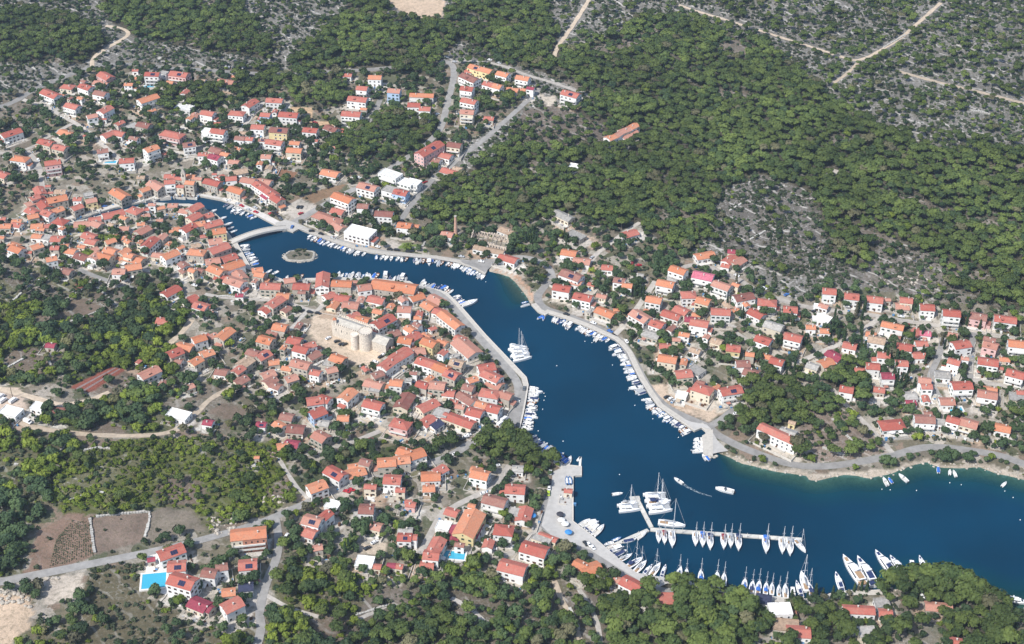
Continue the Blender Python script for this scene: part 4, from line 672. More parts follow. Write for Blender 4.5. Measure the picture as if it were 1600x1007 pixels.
def house_parts(d, rnd):
    """list of (part name, builder, materials, stuff?) in local coordinates, origin at the middle of the ground floor"""
    Lw, Ww, h = d['Lw'] / 2, d['Ww'] / 2, d['hw']; base = min(0, d['gmin'] - d['g']) - .6
    wall = MB(); out = []
    wc = d['wall'] or rnd.choice('wwwccss' if d['px'] > 620 or d['py'] < 250 else 'sscw'); wm_ = WM[wc]; rm = RM[d['c']]
    pitch = .40 if d['st'] > 1 else .36; rh = pitch * Ww; ov = .28; th = .2
    win = MB(); roof = MB()
    ztop = h
    if d['typ'] == 'g':
        v = [(-Lw,-Ww,base),(Lw,-Ww,base),(Lw,Ww,base),(-Lw,Ww,base),(-Lw,-Ww,h),(Lw,-Ww,h),(Lw,Ww,h),(-Lw,Ww,h),(-Lw,0,h+rh),(Lw,0,h+rh)]
        wall.add(v, [(0,1,5,4),(2,3,7,6),(1,2,6,9,5),(3,0,4,8,7)])
        e = ov; k = rh / Ww; zb = h - e * k
        V = []
        for sx in (-1, 1):
            X = sx * (Lw + ov)
            V += [(X, -Ww - e, zb + .05), (X, 0, h + rh + .05), (X, Ww + e, zb + .05), (X, -Ww - e, zb + .05 + th), (X, 0, h + rh + .05 + th), (X, Ww + e, zb + .05 + th)]
        roof.add(V, [(0,6,7,1),(1,7,8,2),(3,4,10,9),(4,5,11,10),(0,3,9,6),(2,8,11,5),(0,1,4,3),(1,2,5,4),(6,9,10,7),(7,10,11,8)])
        roof.box(-Lw - ov, Lw + ov, -.14, .14, h + rh + .05 + th - .06, h + rh + .05 + th + .1)
        if d['st'] > 1 and Lw > 4.3 and not d['solar'] and rnd.random() < .3:      # dormer on the slope
            x0 = rnd.uniform(-.3, .3) * Lw
            roof.box(x0 - 1.0, x0 + 1.0, -Ww * .75, -Ww * .2, h + rh * .3, h + rh * .95); win.box(x0 - .6, x0 + .6, -Ww * .75 - .03, -Ww * .75 + .05, h + rh * .42, h + rh * .82)
    elif d['typ'] == 'h':
        v = [(-Lw,-Ww,base),(Lw,-Ww,base),(Lw,Ww,base),(-Lw,Ww,base),(-Lw,-Ww,h),(Lw,-Ww,h),(Lw,Ww,h),(-Lw,Ww,h)]
        wall.add(v, [(0,1,5,4),(1,2,6,5),(2,3,7,6),(3,0,4,7)])
        e = ov + .1; r_ = max(.2, Lw - Ww); z0 = h - .12; z1 = z0 + th; zt = h + rh + th
        roof.add([(-Lw-e,-Ww-e,z0),(Lw+e,-Ww-e,z0),(Lw+e,Ww+e,z0),(-Lw-e,Ww+e,z0),(-Lw-e,-Ww-e,z1),(Lw+e,-Ww-e,z1),(Lw+e,Ww+e,z1),(-Lw-e,Ww+e,z1),(-r_,0,zt),(r_,0,zt)],
                 [(3,2,1,0),(0,1,5,4),(1,2,6,5),(2,3,7,6),(3,0,4,7),(4,5,9,8),(5,6,9),(6,7,8,9),(7,4,8)])
    else:
        v = [(-Lw,-Ww,base),(Lw,-Ww,base),(Lw,Ww,base),(-Lw,Ww,base),(-Lw,-Ww,h),(Lw,-Ww,h),(Lw,Ww,h),(-Lw,Ww,h)]
        wall.add(v, [(0,1,5,4),(1,2,6,5),(2,3,7,6),(3,0,4,7)])
        roof.box(-Lw-.15, Lw+.15, -Ww-.15, Ww+.15, h - .02, h + .18)
        for a_, b_, c_, e_ in ((-Lw-.15, Lw+.15, -Ww-.15, -Ww+.1), (-Lw-.15, Lw+.15, Ww-.1, Ww+.15), (-Lw-.15, -Lw+.1, -Ww+.1, Ww-.1), (Lw-.1, Lw+.15, -Ww+.1, Ww-.1)): roof.box(a_, b_, c_, e_, h + .18, h + .55)
    if d['wall'] == 'k':
        wall.box(-Lw * .35, Lw + .05, -Ww - .04, -Ww + .1, 0, h - .1, 1); out.append(('wall', wall, [WM['c'], BRICKP], False))
    else: out.append(('wall', wall, wm_, False))
    out.append(('roof', roof, rm, False))
    # windows storey by storey on all four walls
    shut = rnd.choice([1, 1, 1, 0]); sm = 1
    def opening(u, face, z, w2=.5, hh=1.25):
        b = .06
        if face in (0, 2):
            y0 = (-Ww - b, -Ww + .05) if face == 0 else (Ww - .05, Ww + b)
            win.box(u - w2, u + w2, *y0, z, z + hh, 0)
            if shut:
                y1 = (-Ww - b - .03, -Ww + .02) if face == 0 else (Ww - .02, Ww + b + .03)
                win.box(u - w2 - .42, u - w2 - .02, *y1, z - .02, z + hh, 1); win.box(u + w2 + .02, u + w2 + .42, *y1, z - .02, z + hh, 1)
        else:
            x0 = (Lw - .05, Lw + b) if face == 1 else (-Lw - b, -Lw + .05)
            win.box(*x0, u - w2, u + w2, z, z + hh, 0)
            if shut:
                x1 = (Lw - .02, Lw + b + .03) if face == 1 else (-Lw - b - .03, -Lw + .02)
                win.box(*x1, u - w2 - .42, u - w2 - .02, z - .02, z + hh, 1); win.box(*x1, u + w2 + .02, u + w2 + .42, z - .02, z + hh, 1)
    if d['size'] > 0:
        for s_ in range(d['st']):
            z = .95 + 2.9 * s_
            for face, half in ((0, Lw), (1, Ww), (2, Lw), (3, Ww)):
                n = max(1, int(half * 2 / 3.1))
                for q in range(n):
                    if rnd.random() < .14: continue
                    u = -half + (q + .5) * 2 * half / n
                    opening(u, face, z, .62 if rnd.random() < .25 else .45, 1.25 if s_ or d['st'] == 1 else 1.2)
    if d['typ'] == 'g' and d['st'] > 1: 
        for sx in (-1, 1):
            x0 = (Lw - .05, Lw + .06) if sx > 0 else (-Lw - .06, -Lw + .05); win.box(*x0, -.4, .4, h + .15, h + .15 + min(.9, rh * .5), 0)
    if win.f: out.append(('window', win, [GLASS, SHUT[rnd.randrange(4)]], True))
    dr = MB(); u = rnd.uniform(-.3, .3) * Lw; dr.box(u - .5, u + .5, -Ww - .09, -Ww + .05, 0, 2.1); out.append(('door', dr, DOORM, False))
    if d['typ'] != 'f' and Lw > 2.2:
        ch = MB(); x0 = rnd.uniform(-.7, .7) * Lw; y0 = rnd.choice((-.3, .3)) * Ww; ch.box(x0-.3, x0+.3, y0-.28, y0+.28, h, h + rh + .9); ch.box(x0-.4, x0+.4, y0-.38, y0+.38, h + rh + .9, h + rh + 1.02); out.append(('chimney', ch, CHIM, False))
    if d['balc']:
        for s_ in range(1, d['st']):
            b = MB(); z = 2.9 * s_ + .15; y0 = -Ww - 1.55; xa, xb = -Lw * .92, Lw * .92
            b.box(xa, xb, y0, -Ww, z - .16, z, 1); b.box(xa, xb, y0, y0 + .1, z, z + .95, 0); b.box(xa, xa + .1, y0 + .1, -Ww, z, z + .95, 0); b.box(xb - .1, xb, y0 + .1, -Ww, z, z + .95, 0)
            out.append(('balcony', b, [RAILM, SLAB], False))
    if d['st'] > 1 and not d['balc'] and rnd.random() < .4 and Lw > 3.5:
        sx = rnd.choice((-1, 1)); an = MB(); u0 = sx * Lw * .98; u1 = sx * (Lw + rnd.uniform(2.2, 3.4)); a0, a1 = min(u0, u1), max(u0, u1); an.box(a0, a1, -Ww * .7, Ww * .5, base, 2.6); out.append(('annex', an, wm_, False))
        ar = MB(); h0, h1 = (2.65, 3.3) if sx < 0 else (3.3, 2.65); ar.add([(a0-.2, -Ww*.7-.25, h0), (a1+.2, -Ww*.7-.25, h1), (a1+.2, Ww*.5+.25, h1), (a0-.2, Ww*.5+.25, h0), (a0-.2, -Ww*.7-.25, h0+.2), (a1+.2, -Ww*.7-.25, h1+.2), (a1+.2, Ww*.5+.25, h1+.2), (a0-.2, Ww*.5+.25, h0+.2)], [(3,2,1,0),(4,5,6,7),(0,1,5,4),(1,2,6,5),(2,3,7,6),(3,0,4,7)]); out.append(('annex_roof', ar, RM[rnd.choice('rosg')] if rnd.random() < .4 else rm, False))
    if rnd.random() < .6 and Lw > 3:
        te = MB(); dpt = rnd.uniform(2.2, 4.2); te.box(-Lw * rnd.uniform(.6, 1.1), Lw * rnd.uniform(.6, 1.1), -Ww - dpt, -Ww - .02, base, .16, 1); xa = te.v[0][0]; xb = te.v[1][0]
        te.box(xa, xb, -Ww - dpt - .25, -Ww - dpt, base, .95, 0); te.box(xa - .25, xa, -Ww - dpt - .25, -Ww - 1, base, .95, 0)
        if rnd.random() < .35:
            te.box(xa + .3, xa + 3.0, -Ww - dpt + .2, -Ww - .1, 2.35, 2.45, 2); te.box(xa + .3, xa + .42, -Ww - dpt + .2, -Ww - dpt + .32, .16, 2.35, 0); te.box(xa + 2.88, xa + 3.0, -Ww - dpt + .2, -Ww - dpt + .32, .16, 2.35, 0)
        out.append(('terrace', te, [STWALL, SLAB, AWN[rnd.randrange(4)]], False))
    if rnd.random() < .7:
        gw = MB(); a0, a1 = Lw + rnd.uniform(1, 4.5), Lw + rnd.uniform(1, 4.5); b0, b1 = Ww + rnd.uniform(3.5, 7), Ww + rnd.uniform(1, 3); hh = rnd.uniform(.5, 1.0); q = rnd.random()
        gw.box(-a0, a1 * (q > .3) + (-.2) * (q <= .3), -b0, -b0 + .28, -2.2, hh, 0)
        if q > .3: gw.box(a1 - .28, a1, -b0 + .28, b1, -2.2, hh, 0)
        if q < .8: gw.box(-a0, -a0 + .28, -b0 + .28, b1 * (q > .5), -2.2, hh, 0)
        out.append(('garden_wall', gw, STWALL, False))
    cl_ = MB()
    for _k in range(rnd.randrange(2, 8)):
        a_ = rnd.uniform(-Lw - 3, Lw + 3); b_ = -Ww - rnd.uniform(.6, 5) if rnd.random() < .8 else Ww + rnd.uniform(.5, 2.5); s1, s2 = rnd.uniform(.2, .9), rnd.uniform(.2, .7); cl_.box(a_-s1, a_+s1, b_-s2, b_+s2, -1.2, rnd.uniform(.35, 1.3), rnd.randrange(4))
    out.append(('yard_clutter', cl_, [RAILM, CLT, DOORM, SHUT[2]], True))
    if d['solar']:
        k = rh / Ww if d['typ'] != 'f' else 0
        n = 3 if Lw > 4.5 else 2; pw = 1.15
        for q in range(n):
            p = MB(); xc = (q - (n - 1) / 2) * (pw + .12) + rnd.uniform(-.0, .0) + .15 * Lw
            yA, yB = -Ww * .82, -Ww * .25; zA = h + rh + k * yA + .3; zB = h + rh + k * yB + .3
            p.add([(xc-pw/2,yA,zA),(xc+pw/2,yA,zA),(xc+pw/2,yB,zB),(xc-pw/2,yB,zB),(xc-pw/2,yA,zA+.09),(xc+pw/2,yA,zA+.09),(xc+pw/2,yB,zB+.09),(xc-pw/2,yB,zB+.09)], [(3,2,1,0),(4,5,6,7),(0,1,5,4),(1,2,6,5),(2,3,7,6),(3,0,4,7)])
            out.append(('solar_panel', p, PANEL, False))
    return out

# ------------------------------------------------------------------ landmarks and labels
LM = [('stone footbridge', 405, 367), ('round islet', 469, 400), ('fortress church', 545, 528), ('brown hall roof', 291, 424), ('factory chimney', 712, 365), ('factory ruin', 768, 382),
 ('red ploughed plot', 155, 594), ('stone jetty', 1096, 694), ('hotel pool', 240, 910), ('reddish beach', 800, 438), ('long white barrack', 1217, 677), ('white arcaded hall', 563, 362),
 ('long schoolhouse', 616, 446), ('rafted catamarans', 812, 552), ('northern road fork', 708, 100), ('rose pink roof', 1099, 430), ('pinewood car park', 892, 152), ('long pontoon', 1130, 838),
 ('brick apartment block', 388, 832), ('pine headland', 1480, 925), ('harbour yard', 885, 760), ('narrow canal head', 100, 348), ('yellow sandy lot', 480, 180), ('white metal shed', 279, 648),
 ('white headland hotel', 1342, 951), ('northwest crossroads', 116, 190), ('northern roadside lot', 430, 115), ('tall orange villa', 536, 308), ('brown vineyard', 105, 850), ('eastern shore road', 1440, 702),
 ('yellow eastern villa', 1146, 543), ('long orange house', 1395, 508), ('northern pink hotel', 269, 209), ('sloping eastern lane', 1370, 680), ('eastern street corner', 1516, 522), ('pinewood villa', 972, 205),
 ('marina quay road', 920, 862), ('large motor yachts', 1345, 895), ('courtyard pool', 695, 565), ('rocky clearing', 1220, 340)]
ORD = ['', 'second', 'third', 'fourth', 'fifth', 'sixth', 'seventh', 'eighth', 'ninth', 'tenth', 'eleventh', 'twelfth', 'thirteenth', 'fourteenth', 'fifteenth', 'sixteenth', 'seventeenth', 'eighteenth', 'nineteenth', 'twentieth']
ORD += ['twenty-' + q for q in ('first', 'second', 'third', 'fourth', 'fifth', 'sixth', 'seventh', 'eighth', 'ninth')] + ['thirtieth'] + ['thirty-' + q for q in ('first', 'second', 'third', 'fourth', 'fifth', 'sixth', 'seventh', 'eighth', 'ninth')] + ['fortieth'] + ['forty-' + q for q in ('first', 'second', 'third', 'fourth', 'fifth', 'sixth', 'seventh', 'eighth', 'ninth')]
def auto_labels(items):
    """items: dicts with px, py, desc -> sets label: description + rank to the nearest landmark on one side of it in the picture"""
    g = {}
    for d in items:
        k = min(range(len(LM)), key=lambda q: (LM[q][1] - d['px']) ** 2 + 2.2 * (LM[q][2] - d['py']) ** 2)
        dx, dy = d['px'] - LM[k][1], d['py'] - LM[k][2]; d['_r'] = dx * dx + dy * dy
        side = ('right of' if dx > 0 else 'left of') if abs(dx) > abs(dy) else ('below' if dy > 0 else 'above')
        g.setdefault((d['desc'], k, side), []).append(d)
    for (desc, k, side), L_ in g.items():
        L_.sort(key=lambda q: q['_r'])
        for n, d in enumerate(L_):
            o_ = '' if len(L_) == 1 else ('nearest' if n == 0 else (ORD[n] + ' nearest' if n < len(ORD) else 'farthest'))
            d['label'] = f"{desc}, {o_ + ' ' if o_ else ''}{side} the {LM[k][0]}"
for d in houses:
    sz = 'small' if d['size'] < .00010 else 'large' if d['size'] > .00030 else ''
    w_ = WALL[d['wall']][0] if d['wall'] else ''
    rf = ROOF[d['c']][0]; shape = {'g': 'gabled ', 'h': 'hipped ', 'f': '' if 'flat' in rf else 'flat '}[d['typ']]
    d['kindname'] = 'house' if (d['st'] < 3 and d['Lw'] < 19) else 'building'
    if d['Lw'] < 4.2 and d['st'] == 1: d['kindname'] = 'shed'
    d['desc'] = ' '.join(f"{sz} {w_} {d['kindname']} with {rf.replace(' tiled', '')} {shape}roof".split())
auto_labels([d for d in houses if not d.get('fill')])
houses.sort(key=lambda d: -d['size']); NT = 300
HS = MB(); hs_mats = []
def slot(m_):
    if m_ not in hs_mats: hs_mats.append(m_)
    return hs_mats.index(m_)
for n, d in enumerate(houses):
    rnd = random.Random(d['i'] * 13 + 5); parts = house_parts(d, rnd)
    if n < NT:
        t_ = empty({'house': 'house', 'building': 'apartment_building', 'shed': 'shed'}[d['kindname']], (d['x'], d['y'], d['g']), d['rz'])
        tag(t_, d['label'], {'house': 'house', 'building': 'building', 'shed': 'shed'}[d['kindname']], 'houses of the village')
        for pn, b, m_, stf in parts:
            o_ = b.build(pn, m_, t_)
            if stf: o_['kind'] = 'stuff'
    else:
        c_, s_ = math.cos(d['rz']), math.sin(d['rz'])
        for pn, b, m_, stf in parts:
            ml = m_ if isinstance(m_, list) else [m_]; sl_ = [slot(q) for q in ml]; k0 = len(HS.v)
            HS.v += [(d['x'] + p[0]*c_ - p[1]*s_, d['y'] + p[0]*s_ + p[1]*c_, d['g'] + p[2]) for p in b.v]
            HS.f += [tuple(i + k0 for i in f_) for f_ in b.f]; HS.m += [sl_[k] for k in b.m]
if HS.f:
    o_ = HS.build('small_house', hs_mats); tag(o_, 'the smaller houses and sheds scattered between the larger houses of the village', 'houses', None, 'stuff')
print('houses', len(houses))

# yards: what lies round each house (paving, beaten soil, dry lawn)
gm_ = go.data; at_ = gm_.attributes['alb']; buf = np.empty(EX.size * 4, np.float32); at_.data.foreach_get('color', buf); buf = buf.reshape(EX.shape + (4,))
ub_ = gm_.attributes['urban']; ubuf = np.empty(EX.size, np.float32); ub_.data.foreach_get('value', ubuf); ubuf = ubuf.reshape(EX.shape)
ry = random.Random(12)
for d in houses:
    c_ = ry.choice([(.42,.38,.32), (.50,.47,.42), (.38,.28,.20), (.33,.29,.24), (.46,.41,.34), (.15,.14,.08), (.44,.40,.35)]); ox_, oy_ = ry.uniform(-3, 3), ry.uniform(-5.5, -.5); r_x, r_y = d['Lw'] / 2 + ry.uniform(1.5, 5), d['Ww'] / 2 + ry.uniform(1.5, 4.5)
    i0 = int((d['x'] - GX0) / GS) + nx0; j0 = int((d['y'] - GY0) / GS) + ny0; R_ = 9
    sx_, sy_ = EX[j0-R_:j0+R_+1, i0-R_:i0+R_+1], EY[j0-R_:j0+R_+1, i0-R_:i0+R_+1]; ca, sa = math.cos(d['rz']), math.sin(d['rz'])
    u = (sx_ - d['x'] - ox_) * ca + (sy_ - d['y'] - oy_) * sa; v = -(sx_ - d['x'] - ox_) * sa + (sy_ - d['y'] - oy_) * ca
    m = (np.abs(u) < r_x) & (np.abs(v) < r_y)
    buf[j0-R_:j0+R_+1, i0-R_:i0+R_+1][m, :3] = c_; ubuf[j0-R_:j0+R_+1, i0-R_:i0+R_+1][m] = 0
at_.data.foreach_set('color', buf.ravel()); ub_.data.foreach_set('value', ubuf.ravel())
# ------------------------------------------------------------------ single structures
def at(ox, oy, x, y, z=None):
    px, py = ox + x / 5, oy + y / 5
    if z is None: a_, b_, c_ = ground(px, py); return float(a_), float(b_), max(float(c_), 1.2)
    a_, b_ = plane_pt(px, py, z); return float(a_), float(b_), z
STONE = mat('limestone', (.56, .50, .42), .9, (1.1, .3)); STONED = mat('weathered_limestone', (.36, .335, .29), .9, (.5, .25)); DARK = mat('dark_opening', (.03, .028, .025), .9)
# bridge
bt = empty('footbridge', (0, 0, 0)); tag(bt, 'pale stone footbridge arching low over the narrow inlet near its head', 'bridge')
A0 = np.array(plane_pt(444, 357, 1.3)); A1 = np.array(plane_pt(365, 378, 1.3)); A0x = A0 + (A0 - A1) / np.linalg.norm(A1 - A0) * 2; A1x = A1 + (A1 - A0) / np.linalg.norm(A1 - A0) * 2
d_ = (A1x - A0x); Lb = np.linalg.norm(d_); d_ /= Lb; nn = np.array([-d_[1], d_[0]]); mid = (A0x + A1x) / 2; bt.location = (*mid, 1.3)
def arch_strip(y0, y1, top, bot, M_, n=22):
    b = MB(); V = []
    for i in range(n + 1):
        t_ = i / n; arc = 2.6 * (4 * t_ * (1 - t_)); u = (t_ - .5) * Lb
        for yy in (y0, y1):
            for zz in (bot, top): p = d_ * u + nn * yy; V.append((p[0], p[1], arc + zz))
    F = []
    for i in range(n):
        a_ = 4 * i; c_ = a_ + 4
        F += [(a_+1, c_+1, c_+3, a_+3), (a_, a_+2, c_+2, c_), (a_, c_, c_+1, a_+1), (a_+2, a_+3, c_+3, c_+2)]
    F += [(0,1,3,2), (4*n, 4*n+2, 4*n+3, 4*n+1)]
    b.add(V, F); return b
arch_strip(-2.6, 2.6, .12, -.65, 0).build('deck', mat('bridge_paving', (.50, .47, .42), .85, (.6, .1)), bt)
arch_strip(-2.95, -2.6, .75, -.8, 0).build('parapet', QC, bt); arch_strip(2.6, 2.95, .75, -.8, 0).build('parapet', QC, bt)
for s_ in (-1, 1):
    b = MB(); c_ = d_ * s_ * (Lb / 2 - 2.6)
    v = [(*(c_ + d_ * a_ + nn * e_), z_) for z_ in (-4, -.1 if True else 0) for a_, e_ in ((-1.6,-3),(1.6,-3),(1.6,3),(-1.6,3))]
    b.add(v, [(3,2,1,0),(4,5,6,7),(0,1,5,4),(1,2,6,5),(2,3,7,6),(3,0,4,7)]); b.build('abutment', QS, bt)
# islet
ix, iy = plane_pt(469, 401, 0); V = []; F = []; n = 40; prof = [(1.06, -1.5), (1.03, .25), (1.0, .9), (.93, 1.25), (.86, 1.2), (.84, .75), (.5, .8), (.05, .85)]
for r_, z_ in prof:
    for k in range(n):
        a_ = 2 * math.pi * k / n; ca, sa = math.cos(a_), math.sin(a_); q = (abs(ca) ** 3 + abs(sa) ** 3) ** (-1 / 3); q = .75 * q + .25
        jj = 1 + .035 * math.sin(k * 5.1) + .02 * math.sin(k * 11.7)
        V.append((11.4 * ca * q * r_ * jj, 7.4 * sa * q * r_ * jj, z_ + (.12 * math.sin(k * 3.7 + r_ * 9) if .5 < r_ else 0)))
for r_ in range(len(prof) - 1):
    for k in range(n): F.append((r_*n + k, r_*n + (k+1) % n, (r_+1)*n + (k+1) % n, (r_+1)*n + k))
o_ = link_mesh('islet', V, F, [STONED, mat('islet_ground', (.15, .135, .10), .95, (.5, .35))], None, [0] * (5 * n) + [1] * (2 * n)); o_.location = (ix, iy, 0); o_['kind'] = 'structure'
# fortress church
ch = at(320, 420, 1120, 520); bt = empty('fortress_church', ch); tag(bt, 'pale stone fortress church with a big round tower on the sandy square', 'church')
def rel(p): return (p[0] - ch[0], p[1] - ch[1], p[2] - ch[2])
g0 = ch[2]
def obox(a_, b_, wd, z0, z1, M_=None, side=1):
    """box on the line a->b, thickness wd to the far side"""
    a_ = np.array(a_[:2]); b_ = np.array(b_[:2]); t_ = (b_ - a_) / np.linalg.norm(b_ - a_); n_ = np.array([-t_[1], t_[0]]) * side
    q = MB(); q.add([(*p, z) for z in (z0, z1) for p in (a_, b_, b_ + n_ * wd, a_ + n_ * wd)], [(3,2,1,0),(4,5,6,7),(0,1,5,4),(1,2,6,5),(2,3,7,6),(3,0,4,7)]); return q
nA = rel(at(320, 420, 990, 425, g0 + 10.5)); nB = rel(at(320, 420, 1235, 510, g0 + 10.5))
obox(nA, nB, 10.5, -1, 10).build('wall', STONE, bt)
tA = np.array(nA[:2]); tB = np.array(nB[:2]); t_ = (tB - tA) / np.linalg.norm(tB - tA); n_ = np.array([-t_[1], t_[0]])
# parapet walk with crenels and a shallow stone roof
pr = MB(); Ln = np.linalg.norm(tB - tA)
def q4(u0, u1, v0, v1, z0, z1, mb, m_=0):
    mb.add([(*(tA + t_ * u + n_ * v), z) for z in (z0, z1) for u, v in ((u0, v0), (u1, v0), (u1, v1), (u0, v1))], [(3,2,1,0),(4,5,6,7),(0,1,5,4),(1,2,6,5),(2,3,7,6),(3,0,4,7)], m_)
for k in range(int(Ln / 1.5)): q4(k*1.5, k*1.5+.9, 0.02, .5, 10, 11.2, pr); q4(k*1.5, k*1.5+.9, 10, 10.48, 10, 11.2, pr)
for k in range(6): q4(.02, .5, .8+k*1.5, 1.7+k*1.5, 10, 11.2, pr)
pr.build('parapet', STONE, bt)
rf = MB(); R_ = [tA + t_*1 + n_*1, tB + n_*1, tB + n_*9.5, tA + t_*1 + n_*9.5, tA + t_*1 + n_*5.2, tB + n_*5.2]
rf.add([(*R_[0], 10.02), (*R_[1], 10.02), (*R_[2], 10.02), (*R_[3], 10.02), (*R_[4], 12), (*R_[5], 12)], [(0,1,5,4), (3,4,5,2), (0,4,3), (1,2,5)]); rf.build('roof', STONED, bt)
e0 = tB + n_ * .8; e1 = e0 + t_ * 17
obox(e0, e1, 9, -1, 6.6).build('wall', STONE, bt)
rf = MB(); rf.add([(*(e0 - t_*0 + n_*-.3), 6.5), (*(e1 + t_*.3 - n_*.3), 6.5), (*(e1 + t_*.3 + n_*9.3), 6.5), (*(e0 + n_*9.3), 6.5), (*(e0 + n_*4.5), 9.4), (*(e1 + t_*.3 + n_*4.5), 9.4)], [(0,1,5,4), (3,4,5,2), (0,4,3), (1,2,5)]); rf.build('roof', STONED, bt)
dd = MB(); dc = e1 + n_ * 4.5
dd.add([(*(e1 + t_*.04 + n_*(4.5+s_)), z) for s_, z in ((-1, 0), (1, 0), (1, 2.8), (0, 3.5), (-1, 2.8))], [(0,1,2,3,4)]); dd.build('door', DARK, bt)
bt_ = at(320, 420, 1252, 490, g0 + 12.5); b = MB(); c_ = rel(bt_); b.frustum(c_[0], c_[1], -1, 12, 4.9, 4.5, 28); b.frustum(c_[0], c_[1], 12, 12.7, 4.75, 4.75, 28); b.build('round_tower', STONE, bt)
b = MB()
for k in range(18):
    a_ = 2*math.pi*k/18; b.box(c_[0]+4.45*math.cos(a_)-.3, c_[0]+4.45*math.cos(a_)+.3, c_[1]+4.45*math.sin(a_)-.3, c_[1]+4.45*math.sin(a_)+.3, 12.7, 13.5)
b.build('battlement', STONE, bt)
c_ = rel(at(320, 420, 1168, 525, g0 + 10)); b = MB(); b.frustum(c_[0], c_[1], -1, 10.6, 2.6, 2.4, 20); b.frustum(c_[0], c_[1], 10.6, 11.2, 2.65, 2.65, 20); b.build('round_tower', STONE, bt)
c_ = rel(at(320, 420, 1015, 400, g0 + 13)); b = MB(); b.box(c_[0]-1.1, c_[0]+1.1, c_[1]-1.1, c_[1]+1.1, 9, 13.4); b.build('bell_turret', STONE, bt)
b = MB(); b.add([(c_[0]+s_*1.3, c_[1]+u_*1.3, 13.4) for s_, u_ in ((-1,-1),(1,-1),(1,1),(-1,1))] + [(c_[0], c_[1], 15)], [(0,1,4),(1,2,4),(2,3,4),(3,0,4),(3,2,1,0)]); b.build('turret_roof', RM['o'], bt)
wn = MB()
for k in range(5): q4(3 + k*4.4, 3.5 + k*4.4, -.05, .1, 5.5, 7.2, wn)
wn.build('window', DARK, bt)['kind'] = 'stuff'
occ_poly([tA + np.array(ch[:2]), e1 + np.array(ch[:2]) - n_*3, e1 + np.array(ch[:2]) + n_ * 10, tA + np.array(ch[:2]) + n_ * 11], 1)
# campanile in the old town (slim)
c_ = at(0, 240, 1447, 270); bt = empty('bell_tower', c_); tag(bt, 'slim pale stone bell tower behind the houses on the upper quay', 'tower')
b = MB(); b.box(-1.5, 1.5, -1.5, 1.5, -1, 14); b.build('shaft', STONE, bt); b = MB(); b.add([(-1.7,-1.7,14),(1.7,-1.7,14),(1.7,1.7,14),(-1.7,1.7,14),(0,0,18)], [(0,1,4),(1,2,4),(2,3,4),(3,0,4),(3,2,1,0)]); b.build('spire', STONED, bt)
b = MB()
for s_ in (-1, 1): b.box(-.5, .5, s_*1.52-.04, s_*1.52+.04, 10.5, 12.8); b.box(s_*1.52-.04, s_*1.52+.04, -.5, .5, 10.5, 12.8)
b.build('belfry_opening', DARK, bt)
# factory chimney and ruin
c_ = at(640, 240, 362, 652); bt = empty('factory_chimney', c_); tag(bt, 'tall tapering brick factory chimney beside the roofless ruin', 'chimney')
b = MB(); b.frustum(0, 0, -1, 1.6, 2.0, 1.9, 16); b.build('base', STONED, bt); b = MB(); b.frustum(0, 0, 1.6, 17.2, 1.55, .85, 16); b.build('stack', mat('old_brick', (.42, .26, .19), .9, (.8, .2)), bt); b = MB(); b.frustum(0, 0, 17.2, 17.9, 1.0, 1.0, 16); b.build('rim', STONED, bt)
r0 = at(640, 240, 475, 718); bt = empty('factory_ruin', r0); tag(bt, 'roofless stone factory ruin with a row of empty window openings', 'ruin')
fr = [at(640, 240, 475, 718), at(640, 240, 755, 790), at(640, 240, 790, 700), at(640, 240, 500, 635)]
fr = [np.array(p[:2]) - np.array(r0[:2]) for p in fr]
def wall_holes(a_, b_, n, h=5.4, th=.55, z0=-1):
    t2 = (b_ - a_); L2 = np.linalg.norm(t2); t2 = t2 / L2; m2 = np.array([-t2[1], t2[0]]); q = MB()
    def bx(u0, u1, z0_, z1_): q.add([(*(a_ + t2*u + m2*v), z) for z in (z0_, z1_) for u, v in ((u0,0),(u1,0),(u1,th),(u0,th))], [(3,2,1,0),(4,5,6,7),(0,1,5,4),(1,2,6,5),(2,3,7,6),(3,0,4,7)])
    bx(0, L2, z0, 2.6); bx(0, L2, 4.6, h); pw = L2 / n; hw_ = 1.1
    for k in range(n + 1):
        u0 = max(0, k*pw - pw/2 + hw_/2) if k else 0; u1 = min(L2, k*pw + pw/2 - hw_/2)
        if u1 > u0: bx(u0, u1, 2.6, 4.6)
    for k in range(int(L2 / 2)):
        if rnd0.random() < .5: bx(k*2, k*2 + 1.2, h, h + rnd0.uniform(.2, 1.3))
    return q
rnd0 = random.Random(3); RW = mat('ruin_render', (.52, .44, .36), .9, (.5, .25))
wall_holes(fr[0], fr[1], 13).build('wall', RW, bt); wall_holes(fr[1], fr[2], 3).build('wall', RW, bt); wall_holes(fr[2], fr[3], 13).build('wall', RW, bt); wall_holes(fr[3], fr[0], 3).build('wall', RW, bt)
b = MB()
for k in range(60):
    u, v = rnd0.random(), rnd0.random(); p = (fr[0]*(1-u) + fr[1]*u)*(1-v) + (fr[3]*(1-u) + fr[2]*u)*v; s_ = rnd0.uniform(.3, 1.3)
    b.box(p[0]-s_, p[0]+s_, p[1]-s_*.7, p[1]+s_*.7, -.5, rnd0.uniform(.2, 1.6))
b.build('rubble', STONED, bt)['kind'] = 'stuff'
for k in range(7):
    b = MB(); u = (k + .6) / 8; p = fr[0]*(1-u) + fr[1]*u; q_ = fr[3]*(1-u) + fr[2]*u; b.bar((*p, 5.2), (*q_, 5.2), .16); b.build('beam', mat('grey_timber', (.2, .17, .14)), bt)
occ_poly([p + np.array(r0[:2]) for p in fr], 1)
